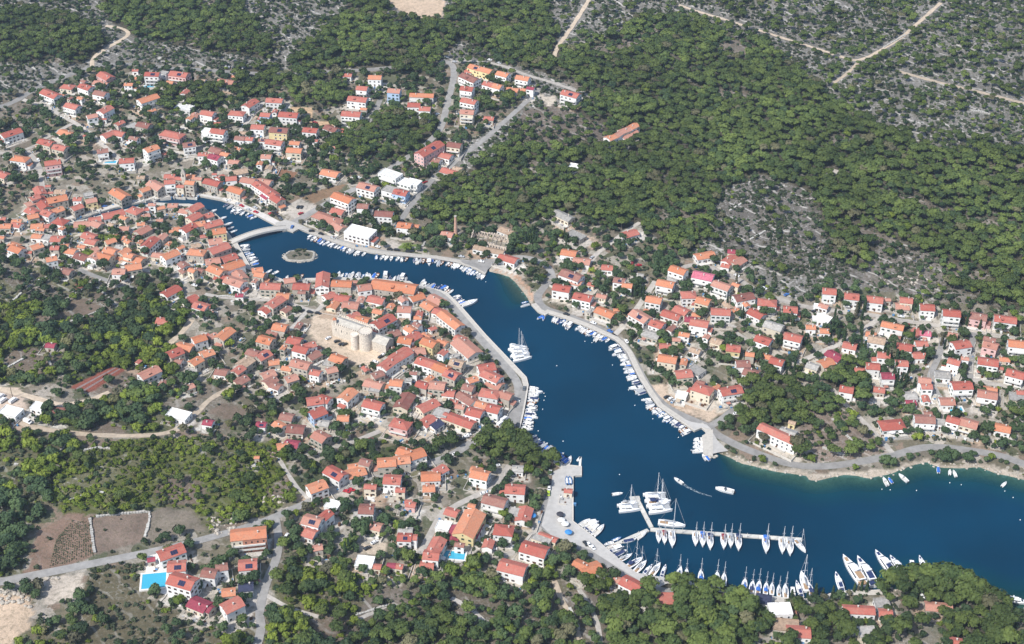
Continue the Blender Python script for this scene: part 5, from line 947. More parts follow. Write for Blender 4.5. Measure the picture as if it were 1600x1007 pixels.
# jetties and pontoon
def slab(name, pts, z0, z1, m_, label, cat, ztop=None):
    P = [plane_pt(px, py, z1) for px, py in pts]; c_ = np.mean(P, axis=0); e_ = empty(name, (c_[0], c_[1], 0)); tag(e_, label, cat)
    n = len(P); V = [(p[0]-c_[0], p[1]-c_[1], z) for z in (z0, z1) for p in P]; F = [tuple(range(n, 2*n)), tuple(reversed(range(n)))] + [(i, (i+1) % n, n+(i+1) % n, n+i) for i in range(n)]
    a2 = sum(P[i][0]*P[(i+1)%n][1]-P[(i+1)%n][0]*P[i][1] for i in range(n))
    if a2 < 0: F = [f_[::-1] for f_ in F]
    link_mesh('deck', V, F, m_, e_); return e_, c_, P
e_, c_, P = slab('stone_jetty', [(1097, 681), (1114, 671), (1114, 713), (1099, 709)], -3, 1.43, QS, 'short pale stone jetty with boats moored along its left side', 'jetty')
def beam_px(name, ln, wd, z0, z1, m_, label, cat, fender=True):
    P = np.array([plane_pt(a_, b_, z1) for a_, b_ in ln]); c_ = P.mean(0); e_ = empty(name, (c_[0], c_[1], 0)); tag(e_, label, cat); P = P - c_
    for k in range(len(P) - 1):
        d = P[k+1] - P[k]; L_ = np.linalg.norm(d); d /= L_; n_ = np.array([-d[1], d[0]]); ns = max(1, round(L_ / 12))
        for j in range(ns):
            a0 = P[k] + d * (L_ * j / ns + .06); a1 = P[k] + d * (L_ * (j+1) / ns - .06); q = MB()
            q.add([(*p, z) for z in (z0, z1) for p in (a0 - n_*wd/2, a1 - n_*wd/2, a1 + n_*wd/2, a0 + n_*wd/2)], [(3,2,1,0),(4,5,6,7),(0,1,5,4),(1,2,6,5),(2,3,7,6),(3,0,4,7)]); q.build('deck_section', m_, e_)
            if fender:
                for s_ in (-1, 1):
                    q = MB(); m2 = (a0 + a1)/2 + n_*s_*(wd/2 - .25); q.box(m2[0]-.12, m2[0]+.12, m2[1]-.12, m2[1]+.12, z1, z1+1.0); q.build('service_post', SLAB, e_)
    return e_
PONT = mat('pontoon_deck', (.50, .48, .43), .85, (.7, .12))
beam_px('pontoon', [(1016, 827), (1253, 843)], 2.6, -.6, .75, PONT, 'long floating pontoon with sailing yachts berthed along its near side', 'pontoon')
beam_px('pontoon', [(1018, 824), (995, 779)], 2.4, -.6, .75, PONT, 'short pontoon arm pointing away from the near shore between catamaran and yachts', 'pontoon')
beam_px('pontoon', [(1013, 828), (985, 840), (948, 857)], 2.4, -.6, .75, PONT, 'angled pontoon gangway joining the quay to the long pontoon', 'pontoon')
beam_px('pontoon', [(984, 779), (1000, 778)], 3.2, -.6, .8, PONT, 'small crosspiece platform at the far tip of the short pontoon arm', 'pontoon', False)
beam_px('floating_stage', [(902, 720), (907, 714), (906, 729)], 1.4, -.3, .6, RAILM, 'small white floating stage off the corner of the harbour yard', 'pontoon', False)
# pools
POOLW = mat('pool_water', (.05, .34, .48), .08, None, 0, .5); TILEW = mat('pool_rim', (.62, .60, .56), .8)
pools = [(233, 136, 8, 4, 8, 'small pool behind the white and red building under the north road'), (173, 254.5, 9, 4, 0, 'narrow pool below the white house near the upper left crossing'), (693, 564, 7.5, 5, -8, 'pool in the courtyard behind the west quay houses'),
         (1374, 542.5, 7, 4, 0, 'small pale pool beside the tan roofed house in the east'), (1446, 628, 6, 5, 5, 'blue pool below the white house on the eastern side lane'), (1493, 641, 8, 4, 5, 'blue pool with loungers below the white annex in the east'),
         (241, 910, 12.5, 11, 8, 'large bright turquoise pool beside the three wing hotel'), (708, 869, 13, 6, -6, 'long blue pool between the orange villas near the lower shore')]
PB = []
for px, py, L_, W_, an, lb in pools:
    x_, y_, z_ = (float(q) for q in ground(px, py)); z_ = max(float(hgt(x_ + a_*L_*.6, y_ + q*W_*.6)) for a_ in (-1, 0, 1) for q in (-1, 0, 1)) + .1; e_ = empty('swimming_pool', (x_, y_, z_), math.radians(an)); tag(e_, lb, 'pool')
    b = MB(); b.box(-L_/2-1, L_/2+1, -W_/2-1, -W_/2, -1.5, .42); b.box(-L_/2-1, L_/2+1, W_/2, W_/2+1, -1.5, .42); b.box(-L_/2-1, -L_/2, -W_/2, W_/2, -1.5, .42); b.box(L_/2, L_/2+1, -W_/2, W_/2, -1.5, .42); b.build('rim', TILEW, e_)
    b = MB(); b.add([(-L_/2,-W_/2,.3),(L_/2,-W_/2,.3),(L_/2,W_/2,.3),(-L_/2,W_/2,.3)], [(0,1,2,3)]); b.build('pool_water', POOLW, e_)
    c_, s_ = math.cos(math.radians(an)), math.sin(math.radians(an)); occ_poly([(x_+a_*c_-q*s_, y_+a_*s_+q*c_) for a_, q in ((-L_/2-2,-W_/2-2),(L_/2+2,-W_/2-2),(L_/2+2,W_/2+2),(-L_/2-2,W_/2+2))])
flat_patch('terrace', T((0, 780), '1150,430 1225,400 1290,470 1320,580 1330,765 1125,690 1140,560'), TILEW, .14)
flat_patch('terrace', T((640, 780), '270,410 500,330 520,360 400,500 280,500'), PAVE, .14)
# dry stone walls
WL = ['-10,490 20,472 40,452 60,438 90,428', '88,523 100,508 118,500 134,495 165,482', '14,545 35,530 60,512', '105,468 125,455 140,448 158,438', '-5,588 16,572 36,562', '142,445 160,455 180,478', '70,556 80,572', '22,727 45,726 66,736', '80,725 98,700 112,692',
      '100,785 115,780 128,776', '142,765 162,772', '640,388 660,388 664,378', '1300,655 1330,690 1355,705', '228,801 235,800 232,822 226,840', '141,811 144,835 148,865', '150,808 190,803 236,800', '325,470 350,462 372,466', '430,275 446,282 450,300', '555,962 580,955 605,946',
      '1440,612 1480,625 1500,640', '1580,650 1600,660', '850,970 870,990', '890,950 905,985', '1285,700 1320,712', '130,705 150,700 178,702', '1172,375 1196,362', '1140,330 1160,318', '1415,55 1380,75', '1500,170 1550,180', '180,560 200,545 228,532']
WLM = mat('dry_stone', (.40, .385, .35), .95, (.8, .25)); wd_ = []
for s_ in WL:
    pp = A(s_); x_, y_, z_ = ground([q[0] for q in pp], [q[1] for q in pp]); P = smooth_line(np.stack([x_, y_], 1), 1.6); n_ = normals(P); b = MB(); c_ = P[len(P)//2]; r_ = random.Random(len(s_))
    zc = float(hgt(*c_))
    for i in range(len(P) - 1):
        m_ = (P[i] + P[i+1]) / 2; z0 = float(hgt(*m_)) - zc; w0 = r_.uniform(.45, .85); h0 = r_.uniform(.6, 1.05); d = (P[i+1]-P[i])*.5*r_.uniform(.8, 1.0); m_ = m_ - c_ + n_[i]*r_.uniform(-.15, .15)
        b.add([(*(m_ + d*u + n_[i]*v*w0), z0 + z) for z in (-.6, h0) for u, v in ((-1,-1),(1,-1),(1,1),(-1,1))], [(3,2,1,0),(4,5,6,7),(0,1,5,4),(1,2,6,5),(2,3,7,6),(3,0,4,7)])
    o_ = b.build('dry_stone_wall', WLM); o_.location = (c_[0], c_[1], zc); mid_ = pp[len(pp)//2]; wd_.append(dict(o=o_, px=mid_[0], py=mid_[1], desc='low dry stone field wall'))
auto_labels(wd_)
for d in wd_: tag(d['o'], d['label'], 'wall', 'dry stone walls between the plots')
# boulders round the quarry and on the natural shore
b = MB(); r_ = random.Random(9)
def rock(x, y, z, s, mb):
    ico = [(0,0,1),(.89,0,.45),(.28,.85,.45),(-.72,.53,.45),(-.72,-.53,.45),(.28,-.85,.45),(.72,.53,-.3),(-.28,.85,-.3),(-.89,0,-.3),(-.28,-.85,-.3),(.72,-.53,-.3)]
    V = [(x + p[0]*s*r_.uniform(.7,1.3), y + p[1]*s*r_.uniform(.7,1.3), z + p[2]*s*.75*r_.uniform(.7,1.2)) for p in ico]
    mb.add(V, [(0,1,2),(0,2,3),(0,3,4),(0,4,5),(0,5,1),(1,6,2),(2,7,3),(3,8,4),(4,9,5),(5,10,1),(6,7,2),(7,8,3),(8,9,4),(9,10,5),(10,6,1)])
for px0, py0, px1, py1, n in ((0, 922, 32, 930, 26), (20, 928, 52, 950, 16), (0, 932, 16, 944, 10), (68, 905, 92, 903, 8), (325, 808, 372, 838, 40), (412, 776, 448, 786, 26), (860, 300+50, 905, 360, 20), (1375, 425, 1450, 450, 30), (1108, 712, 1120, 716, 8)):
    for k in range(n):
        px, py = r_.uniform(px0, px1), r_.uniform(py0, py1); x_, y_, z_ = (float(q) for q in ground(px, py)); rock(x_, y_, z_ + .2, r_.uniform(.5, 1.5), b)
for i in range(len(SH) - 1):
    if not SK[i]:
        L_ = np.linalg.norm(SH[i+1] - SH[i])
        if L_ > 120: continue
        px_m = (SHORE[i][0], SHORE[i][1])
        sand = 762 <= px_m[0] <= 826 and px_m[1] < 480
        for k in range(int(L_ / (5.0 if sand else 1.9))):
            p = SH[i] + (SH[i+1] - SH[i]) * r_.random() + np.array([r_.gauss(0, 1.3), r_.gauss(.9, 1.3)]); z_ = float(hgt(*p))
            if z_ > -.25: rock(p[0], p[1], z_ + .1, r_.uniform(.35, 1.1) * (.6 if sand else 1), b)
for k in range(70):
    a_ = r_.uniform(0, 6.28); rock(ix + 11.8*math.cos(a_)*r_.uniform(1, 1.12), iy + 7.8*math.sin(a_)*r_.uniform(1, 1.12), .0, r_.uniform(.3, .8), b)
tag(b.build('shore_rocks', mat('pale_rock', (.38, .34, .285), .9, (.7, .2))), None, None, None, 'stuff')
# vineyard rows
b = MB(); r_ = random.Random(4)
for k in range(19):
    u = (k + .5) / 19; x0, y0 = 76 + u * 71, 888 - u * 20; x1, y1 = (88 + u * 56), (842 - min(u * 60, 30)) if u < .5 else (812 + (1-u) * 10)
    n = 40
    for j in range(n):
        t2 = (j + .5) / n; x_, y_, z_ = (float(q) for q in ground(x0 + (x1-x0)*t2, y0 + (y1-y0)*t2)); s_ = r_.uniform(.2, .38)
        if r_.random() < .75: rock(x_ + r_.uniform(-.15,.15), y_ + r_.uniform(-.2,.2), z_ + .35, s_, b)
tag(b.build('vine_rows', mat('vine_leaves', (.07, .085, .04), .9, (.9, .35))), None, None, None, 'stuff')

# furrows of the ploughed plot
b = MB()
for k in range(8):
    u = (k + .5) / 8; x0, y0 = 110 + u * 28, 606 + u * 8; x1, y1 = 174 + u * 20, 574.5 + u * 3.5
    P = smooth_line(np.stack(ground([x0, x1], [y0, y1])[:2], 1), 3); n_ = normals(P)
    for i in range(len(P) - 1):
        z0 = float(hgt(*P[i])); z1 = float(hgt(*P[i+1])); w_ = .9
        b.add([(*(P[i]-n_[i]*w_), z0), (*P[i], z0+.6), (*(P[i]+n_[i]*w_), z0), (*(P[i+1]-n_[i+1]*w_), z1), (*P[i+1], z1+.6), (*(P[i+1]+n_[i+1]*w_), z1)], [(0,3,4,1), (1,4,5,2)], 1 if k in (2, 5) else 0)
tag(b.build('plough_ridges', [mat('red_soil', (.24,.082,.055), .95, (.9, .3)), mat('grey_path', (.25,.20,.19), .95, (.9, .3))]), None, None, None, 'stuff')
# parasols
for px, py, c_, lb in ((888, 836, BLUE_ := (.05,.22,.5), 'large blue parasol on the quay beside the harbour yard'), (877, 817, (.66,.65,.62), 'white parasol at the quay cafe nearest the road bend'), (883, 823, (.64,.64,.62), 'white parasol between the cafe parasol and the blue one'), (875, 808, (.04,.04,.05), 'black parasol on the harbour yard'), (829, 803, (.10,.35,.6), 'pale blue parasol behind the red roofed annex'), (832, 810, (.05,.25,.5), 'blue parasol nearest the road behind the annex'),
                       (1393, 679, (.66,.65,.62), 'white parasol on the terrace of the red hipped house'), (1407, 678, (.66,.65,.62), 'second white parasol on the terrace of the hipped house')):
    x_, y_, z_ = (float(q) for q in ground(px, py)); e_ = empty('parasol', (x_, y_, max(z_, 1.2) + .15)); tag(e_, lb, 'parasol')
    b = MB(); b.bar((0,0,0), (0,0,2.6), .04); b.build('pole', GREYM := mat('grey_metal', (.35,.35,.36)), e_); b = MB(); b.frustum(0, 0, 2.1, 2.85, 2.2, .05, 8); b.build('canopy', mat('parasol_%d' % int(c_[2]*100 + c_[0]*1000), c_), e_)
# utility poles
for px, py, lb in ((20, 622, 'tall wooden utility pole standing by the dirt lot at the left edge'), (741, 97+1, 'dark utility pole at the northern road fork'), (600, 108, 'utility pole beside the north road by the pinewood')):
    x_, y_, z_ = (float(q) for q in ground(px, py)); e_ = empty('utility_pole', (x_, y_, z_)); tag(e_, lb, 'pole'); b = MB(); b.bar((0,0,-.5), (0,0,9.5), .16, 0, .1); b.build('pole', DARKW := mat('pole_wood', (.10,.08,.06)), e_); b = MB(); b.box(-.9, .9, -.06, .06, 8.9, 9.05); b.build('crossarm', DARKW, e_)
# ------------------------------------------------------------------ copying things with their parts
def kids(o): return [c for c in ALLK.get(o.name, [])]
ALLK = {}
def reg(root, parts, sub=()):
    ALLK[root.name] = parts; return root
def copy_thing(root, loc, rz, sc=1.0):
    r = root.copy(); COL.objects.link(r); r.location = loc; r.rotation_euler = (0, 0, rz); r.scale = (sc, sc, sc)
    for c in ALLK[root.name]:
        q = c.copy(); COL.objects.link(q); q.parent = r
        for g in ALLK.get(c.name, []):
            u = g.copy(); COL.objects.link(u); u.parent = q
    return r
GEL = mat('white_gelcoat', (.72, .72, .71), .3, None, 0, .5); DECKM = mat('boat_deck', (.50, .48, .44), .6); BLUEC = mat('blue_canvas', (.03, .13, .45), .8); NAVY = mat('navy_canvas', (.02, .035, .10), .8); GREYC = mat('grey_canvas', (.32, .33, .34), .8)
TEAK = mat('teak', (.33, .22, .13), .7); ALU = mat('aluminium', (.60, .61, .62), .4, None, 0, .5); BLK = mat('black_plastic', (.03, .03, .03), .4); REDP = mat('red_paint', (.42, .03, .04), .4); BLUEP = mat('blue_hull_paint', (.05, .18, .42), .4); TAR = mat('tinted_glass', (.03, .04, .05), .1, None, 0, .5)
WOODH = mat('varnished_wood', (.25, .11, .05), .5)
def hull(L, Bm, H, m_deck=1, m_hull=0, floor=None):
    """boat shell, bow towards +x; floor = cockpit depth below the gunwale"""
    n = 9; V = []; F = []; M_ = []; b = MB()
    for i in range(n):
        t_ = i / (n - 1); x = -L/2 + L * t_; k = 1 - max(0, (t_ - .42) / .58) ** 2.1; k *= (.86 + .14 * min(1, t_ / .3)); hb = max(.015, Bm / 2 * k); zt = H * (1 + .22 * t_ ** 2)
        xr = x - (0 if t_ < .9 else 0)
        V += [(x, -hb, zt), (x * .97 if t_ > .8 else x, -hb * .72, -.15), (x * .97 if t_ > .8 else x, hb * .72, -.15), (x, hb, zt)]
    for i in range(n - 1):
        a_ = 4*i; c_ = a_ + 4
        F += [(a_, a_+1, c_+1, c_), (a_+2, a_+3, c_+3, c_+2), (a_+1, a_+2, c_+2, c_+1)]; M_ += [m_hull] * 3
    F += [(0, 3, 2, 1)]; M_ += [m_hull]
    if floor is None:
        for i in range(n - 1): a_ = 4*i; c_ = a_ + 4; F.append((a_, c_, c_+3, a_+3)); M_.append(m_deck)
    else:
        k0 = len(V)
        for i in range(n):
            x, hb, zt = V[4*i][0], V[4*i+3][1], V[4*i][2]; q = max(.01, hb - .16); xi = x + (.12 if i == 0 else -.2 if i == n-1 else 0)
            V += [(xi, -q, zt + .02), (xi, -q * .9, zt - floor), (xi, q * .9, zt - floor), (xi, q, zt + .02)]
        for i in range(n - 1):
            a_ = 4*i; c_ = a_+4; A2 = k0 + 4*i; C2 = A2 + 4
            F += [(a_, c_, C2, A2), (A2+3, C2+3, c_+3, a_+3)]; M_ += [m_hull] * 2
            F += [(A2, C2, C2+1, A2+1), (A2+2, C2+2, C2+3, A2+3)]; M_ += [m_hull] * 2
            F += [(A2+1, C2+1, C2+2, A2+2)]; M_ += [m_deck]
        F += [(0, k0, k0+3, 3), (k0, k0+1, k0+2, k0+3)]; M_ += [m_hull] * 2
    b.v = V; b.f = F; b.m = M_; return b
PROTO = {}
def outboard(L, r, parts):
    b = MB(); b.box(-L/2-.55, -L/2-.05, -.22, .22, .25, .95); b.box(-L/2-.4, -L/2-.25, -.08, .08, -.4, .25); parts.append(b.build('outboard_motor', BLK, r))
def proto(nm, f):
    PROTO[nm] = f
def mk(kind):
    r = empty(kind[0], (0, 0, -50)); P = []
    k = kind[1]
    if k in ('open', 'blue', 'navy', 'wood', 'bluehull', 'grey'):
        hm = {'wood': WOODH, 'bluehull': BLUEP}.get(k, GEL); L = 5.8
        P.append(hull(L, 2.1, .75, 1, 0, .42).build('hull', [hm, DECKM if k != 'wood' else TEAK], r))
        b = MB(); b.box(-1.9, -1.5, -.75, .75, .3, .62); b.box(-.2, .15, -.8, .8, .3, .6); b.box(1.0, 1.3, -.6, .6, .35, .62); P.append(b.build('bench', GEL, r))
        if k in ('blue', 'navy', 'grey'):
            b = MB(); b.add([(-2.7,-.9,.82),(1.6,-.8,.9),(1.6,.8,.9),(-2.7,.9,.82),(-2.6,0,1.15),(1.7,0,1.2)], [(0,1,5,4),(4,5,2,3),(0,4,3),(1,2,5)]); P.append(b.build('cover', {'blue': BLUEC, 'navy': NAVY, 'grey': GREYC}[k], r))
        else:
            b = MB(); b.box(.2, .9, -.35, .35, .35, 1.15); P.append(b.build('console', GEL, r)); b = MB(); b.add([(.95,-.4,1.15),(.95,.4,1.15),(.7,.36,1.6),(.7,-.36,1.6)], [(0,1,2,3)]); P.append(b.build('windscreen', TAR, r))
        outboard(L, r, P)
    elif k in ('cuddy', 'cabin'):
        L = 7.6; P.append(hull(L, 2.7, 1.0, 1, 0, .5).build('hull', [GEL, DECKM], r))
        b = MB()
        if k == 'cuddy':
            b.add([(-.2,-1.1,1.0),(2.7,-.55,1.15),(2.7,.55,1.15),(-.2,1.1,1.0),(-.2,-.9,1.5),(2.0,-.4,1.4),(2.0,.4,1.4),(-.2,.9,1.5)], [(4,5,6,7),(0,1,5,4),(1,2,6,5),(2,3,7,6),(3,0,4,7)]); P.append(b.build('cabin', GEL, r))
            b = MB(); b.add([(.2,-.95,1.5),(.2,.95,1.5),(-.35,.8,2.05),(-.35,-.8,2.05)], [(0,1,2,3)]); P.append(b.build('windscreen', TAR, r))
        else:
            b.box(-.6, 2.0, -1.0, 1.0, .7, 2.3); b.box(-1.6, 2.2, -1.1, 1.1, 2.3, 2.42); P.append(b.build('cabin', GEL, r))
            b = MB(); b.box(-.4, 1.9, -1.04, -.98, 1.5, 2.1); b.box(-.4, 1.9, .98, 1.04, 1.5, 2.1); b.box(1.98, 2.05, -.85, .85, 1.5, 2.1); P.append(b.build('window', TAR, r))
        b = MB(); b.box(-3.3, -2.7, -.9, .9, .55, .95); P.append(b.build('bench', DECKM if k == 'cuddy' else NAVY, r)); outboard(L, r, P)
    elif k in ('sail', 'sailblue', 'sailnavy', 'sailsmall', 'sailred'):
        L = 11.5; P.append(hull(L, 3.6, 1.15, 0, 0).build('hull', [GEL], r))
        b = MB(); b.add([(-1.5,-1.15,1.15),(3.0,-.55,1.25),(3.0,.55,1.25),(-1.5,1.15,1.15),(-1.5,-.95,1.65),(2.4,-.4,1.5),(2.4,.4,1.5),(-1.5,.95,1.65)], [(4,5,6,7),(0,1,5,4),(1,2,6,5),(2,3,7,6),(3,0,4,7)]); cb = b.build('cabin', GEL, r); P.append(cb)
        b = MB(); b.box(-1.2, 1.6, -1.1, -1.0, 1.28, 1.48); b.box(-1.2, 1.6, 1.0, 1.1, 1.28, 1.48); P.append(b.build('window', TAR, r))
        b = MB(); b.box(-5.0, -1.6, -.8, .8, 1.16, 1.24); P.append(b.build('cockpit', TEAK, r))
        b = MB(); b.bar((.9,0,1.5), (.9,0,15.2), .11, 0, .08); b.bar((.9,-1.1,6.2), (.9,1.1,6.2), .05); b.bar((.9,-.85,10.4), (.9,.85,10.4), .05); P.append(b.build('mast', ALU, r))
        b = MB(); b.bar((5.6,0,1.45), (.95,0,14.8), .055); b.bar((-5.6,0,1.2), (.9,0,15.1), .02); b.bar((.9,-1.7,1.3), (.9,-1.1,6.2), .02); b.bar((.9,1.7,1.3), (.9,1.1,6.2), .02); P.append(b.build('rigging', GREYC, r))
        b = MB(); b.bar((.8,0,2.6), (-3.9,0,2.7), .2); P.append(b.build('boom', {'sailblue': BLUEC, 'sailnavy': NAVY, 'sailred': mat('maroon_canvas', (.2,.03,.04))}.get(k, GREYC), r))
        if k != 'sail':
            b = MB(); c_ = {'sailblue': BLUEC, 'sailnavy': NAVY, 'sailsmall': GREYC, 'sailred': mat('maroon_canvas', (.2,.03,.04))}[k]
            b.add([(-4.6,-1.2,2.9),(-2.0,-1.2,2.95),(-2.0,1.2,2.95),(-4.6,1.2,2.9),(-4.5,0,3.12),(-2.1,0,3.16)], [(0,1,5,4),(4,5,2,3),(0,4,3),(1,2,5)]); b.add([(-1.6,-1,1.6),(-1.6,1,1.6),(-.6,.8,2.1),(-.6,-.8,2.1)], [(0,1,2,3)])
            for sx in (-4.5, -2.1):
                for sy in (-1.15, 1.15): b.bar((sx, sy, 1.2), (sx, sy, 2.9), .025)
            P.append(b.build('bimini', c_, r))
        if k == 'sailsmall': pass
    elif k == 'cat':
        for s_ in (-1, 1):
            h = hull(12.8, 1.9, 1.5, 0, 0); h.v = [(p[0], p[1] + s_*2.6, p[2]) for p in h.v]; P.append(h.build('hull', [GEL], r))
        b = MB(); b.box(-5.6, 2.6, -2.4, 2.4, 1.0, 1.55); P.append(b.build('bridge_deck', GEL, r))
        b = MB(); b.box(2.6, 5.6, -1.9, 1.9, 1.3, 1.38); P.append(b.build('trampoline', GREYC, r))
        b = MB(); b.add([(-2.6,-2.4,1.55),(2.6,-1.9,1.55),(2.6,1.9,1.55),(-2.6,2.4,1.55),(-2.6,-2.1,2.75),(1.4,-1.5,2.7),(1.4,1.5,2.7),(-2.6,2.1,2.75)], [(4,5,6,7),(0,1,5,4),(1,2,6,5),(2,3,7,6),(3,0,4,7)]); P.append(b.build('cabin', GEL, r))
        b = MB(); b.add([(2.2,-1.75,1.75),(2.2,1.75,1.75),(1.62,1.6,2.45),(1.62,-1.6,2.45)], [(0,1,2,3)]); b.box(-2.4, 1.2, -2.36, -2.2, 1.95, 2.4); b.box(-2.4, 1.2, 2.2, 2.36, 1.95, 2.4); P.append(b.build('window', TAR, r))
        b = MB(); b.box(-5.4, -2.0, -2.1, 2.1, 3.0, 3.12); P.append(b.build('canopy', GEL, r))
        for sx in (-5.2,):
            for sy in (-1.9, 1.9): b = MB(); b.bar((sx, sy, 1.5), (sx, sy, 3.0), .05); P.append(b.build('post', ALU, r))
        b = MB(); b.bar((1.0,0,2.6), (1.0,0,18.6), .13, 0, .09); b.bar((1,-1.2,8), (1,1.2,8), .05); b.bar((1,-.9,13), (1,.9,13), .05); P.append(b.build('mast', ALU, r))
        b = MB(); b.bar((6.0,0,1.5), (1.05,0,17.5), .06); b.bar((-.5,-2.9,1.6), (1,0,16), .02); b.bar((-.5,2.9,1.6), (1,0,16), .02); P.append(b.build('rigging', GREYC, r))
        b = MB(); b.bar((.9,0,3.9), (-4.6,0,4.0), .24); P.append(b.build('boom', GREYC, r))
    elif k in ('yacht', 'cruiser'):
        L = 22.0; P.append(hull(L, 5.4, 2.1, 0, 0).build('hull', [GEL], r))
        b = MB(); b.add([(-7.5,-2.2,2.1),(5.0,-1.6,2.3),(5.0,1.6,2.3),(-7.5,2.2,2.1),(-7.5,-2.0,4.0),(2.6,-1.4,4.0),(2.6,1.4,4.0),(-7.5,2.0,4.0)], [(4,5,6,7),(0,1,5,4),(1,2,6,5),(2,3,7,6),(3,0,4,7)]); P.append(b.build('superstructure', GEL, r))
        b = MB(); b.add([(4.75,-1.4,2.55),(4.75,1.4,2.55),(2.9,1.25,3.8),(2.9,-1.25,3.8)], [(0,1,2,3)]); b.add([(-6,-2.2,2.7),(2.8,-1.82,2.8),(2.0,-1.68,3.6),(-6,-2.1,3.6)], [(0,1,2,3)]); b.add([(-6,2.2,2.7),(2.8,1.82,2.8),(2.0,1.68,3.6),(-6,2.1,3.6)], [(3,2,1,0)]); P.append(b.build('window', TAR, r))
        b = MB(); b.box(-8.6, 1.2, -2.05, 2.05, 4.0, 4.14); b.box(-2.2, 1.0, -1.3, 1.3, 4.14, 4.9); P.append(b.build('flybridge', GEL, r))
        b = MB(); b.box(-7.9, -3.0, -1.5, 1.5, 4.14, 4.22); b.box(-10.6, -7.7, -2, 2, 2.12, 2.2); b.box(6.0, 8.6, -.8, .8, 2.45, 2.55); P.append(b.build('sun_deck', TEAK if k == 'yacht' else NAVY, r))
        b = MB(); b.bar((-2.6,-1.6,4.1), (-3.4,-1.2,6), .09); b.bar((-2.6,1.6,4.1), (-3.4,1.2,6), .09); b.box(-3.9, -2.9, -1.3, 1.3, 6, 6.1); P.append(b.build('radar_arch', GEL, r))
    reg(r, P); return r
used_proto = {}
def boat(kname, x, y, rz, sc, z=0.0):
    nm = 'sailing_yacht' if kname.startswith('sail') else 'catamaran' if kname == 'cat' else 'motor_yacht' if kname in ('yacht', 'cruiser') else 'motorboat'
    if kname not in used_proto:
        r = mk((nm, kname)); used_proto[kname] = r; r.location = (x, y, z); r.rotation_euler = (0, 0, rz); r.scale = (sc,) * 3; return r
    return copy_thing(used_proto[kname], (x, y, z), rz, sc)
LEN = {'open': 5.8, 'blue': 5.8, 'navy': 5.8, 'wood': 5.8, 'bluehull': 5.8, 'grey': 5.8, 'cuddy': 7.6, 'cabin': 7.6, 'sail': 11.5, 'sailblue': 11.5, 'sailnavy': 11.5, 'sailsmall': 11.5, 'sailred': 11.5, 'cat': 12.8, 'yacht': 22, 'cruiser': 22}
BD = {'open': 'open white motorboat', 'blue': 'blue covered boat', 'navy': 'navy covered boat', 'wood': 'brown wooden boat', 'bluehull': 'small blue boat', 'grey': 'grey covered boat', 'cuddy': 'white cabin motorboat', 'cabin': 'white wheelhouse boat'}
def grad_out(x, y):
    e = 3.0; gx_ = samp(SD, x - e, y) - samp(SD, x + e, y); gy_ = samp(SD, x, y - e) - samp(SD, x, y + e); n = math.hypot(gx_, gy_) + 1e-9; return float(gx_ / n), float(gy_ / n)
rb = random.Random(21)
bits = ['first', 'second', 'third', 'fourth', 'fifth', 'sixth', 'seventh', 'eighth', 'ninth', 'tenth'] + ORD[11:]
def row(pl, n, where, frm, L=None, kinds=None, heading=None, off=.8):
    pp = A(pl); P = np.array([plane_pt(a_, b_, 0.3) for a_, b_ in pp]); d = np.r_[0, np.cumsum(np.hypot(*np.diff(P, axis=0).T))]
    for k in range(n):
        s_ = d[-1] * ((k + .5) / n) + rb.uniform(-.5, .5); x = float(np.interp(s_, d, P[:, 0])); y = float(np.interp(s_, d, P[:, 1]))
        kn = rb.choice(kinds or ['open', 'open', 'open', 'cuddy', 'cuddy', 'blue', 'cabin', 'grey', 'open', 'bluehull', 'wood', 'navy'])
        l_ = (L or (6.1 if LEN[kn] < 6 else 7.7)) * rb.uniform(.72, 1.22); gx_, gy_ = grad_out(x, y)
        if heading is None:
            for _ in range(14):
                sd = float(samp(SD, x, y)); want = -(l_ / 2 + off)
                if abs(sd - want) < .15: break
                st_ = (sd - want) * .8; x += gx_ * st_; y += gy_ * st_; gx_, gy_ = grad_out(x, y)
            a_ = math.atan2(gy_, gx_) + rb.uniform(-.24, .24)
        else: a_ = heading + rb.uniform(-.12, .12)
        if rb.random() < .4: a_ += math.pi
        o_ = boat(kn, x, y, a_, l_ / LEN[kn]); tag(o_, f"{BD[kn]}, {bits[k]} from the {frm} {where}", 'boat', 'boats moored along the quays')
row('350,321 372,330 399,342', 9, 'on the upper north promenade', 'far end')
for px, py, lb in ((333, 331, 'small moored boat nearest the head of the left quay above the bridge'), (348, 342, 'white boat second above the footbridge along the left quay'), (357, 351, 'white boat midway between quay head and footbridge on the left bank'), (361, 357, 'white boat third from the footbridge along the left bank above it'), (366, 362, 'boat moored just above the footbridge on the left bank')):
    x, y = plane_pt(px, py, .3); gx_, gy_ = grad_out(x, y); o_ = boat(rb.choice(['open', 'bluehull', 'cuddy']), x, y, math.atan2(gy_, gx_) + .1, .95); tag(o_, lb, 'boat', 'boats moored along the quays')
row('381,383 392,402 404,414', 10, 'on the west quay', 'footbridge')
row('416,423 432,430', 2, 'near the old town corner', 'footbridge')
row('486,369 520,383 574,395', 17, 'on the upper north road quay', 'footbridge')
row('586,401 640,405', 7, 'on the middle north quay', 'arcaded hall end')
row('645,406 694,411', 10, 'below the old factory on the north quay', 'left end')
row('698,412 730,420 758,433', 15, 'at the tip of the north quay', 'left end')
row('444,434 476,434', 3, 'under the old town houses', 'left end'); row('526,432 592,432', 12, 'before the waterfront houses', 'left end'); row('600,432 638,439', 6, 'behind the schoolhouse', 'left end')
row('656,446 706,457', 11, 'on the west quay past the schoolhouse', 'schoolhouse'); row('712,462 728,474', 5, 'where the west quay turns', 'schoolhouse')
row('816,471 824,480', 2, 'below the reddish beach', 'beach'); row('838,497 852,501', 2, 'before the east quay', 'beach')
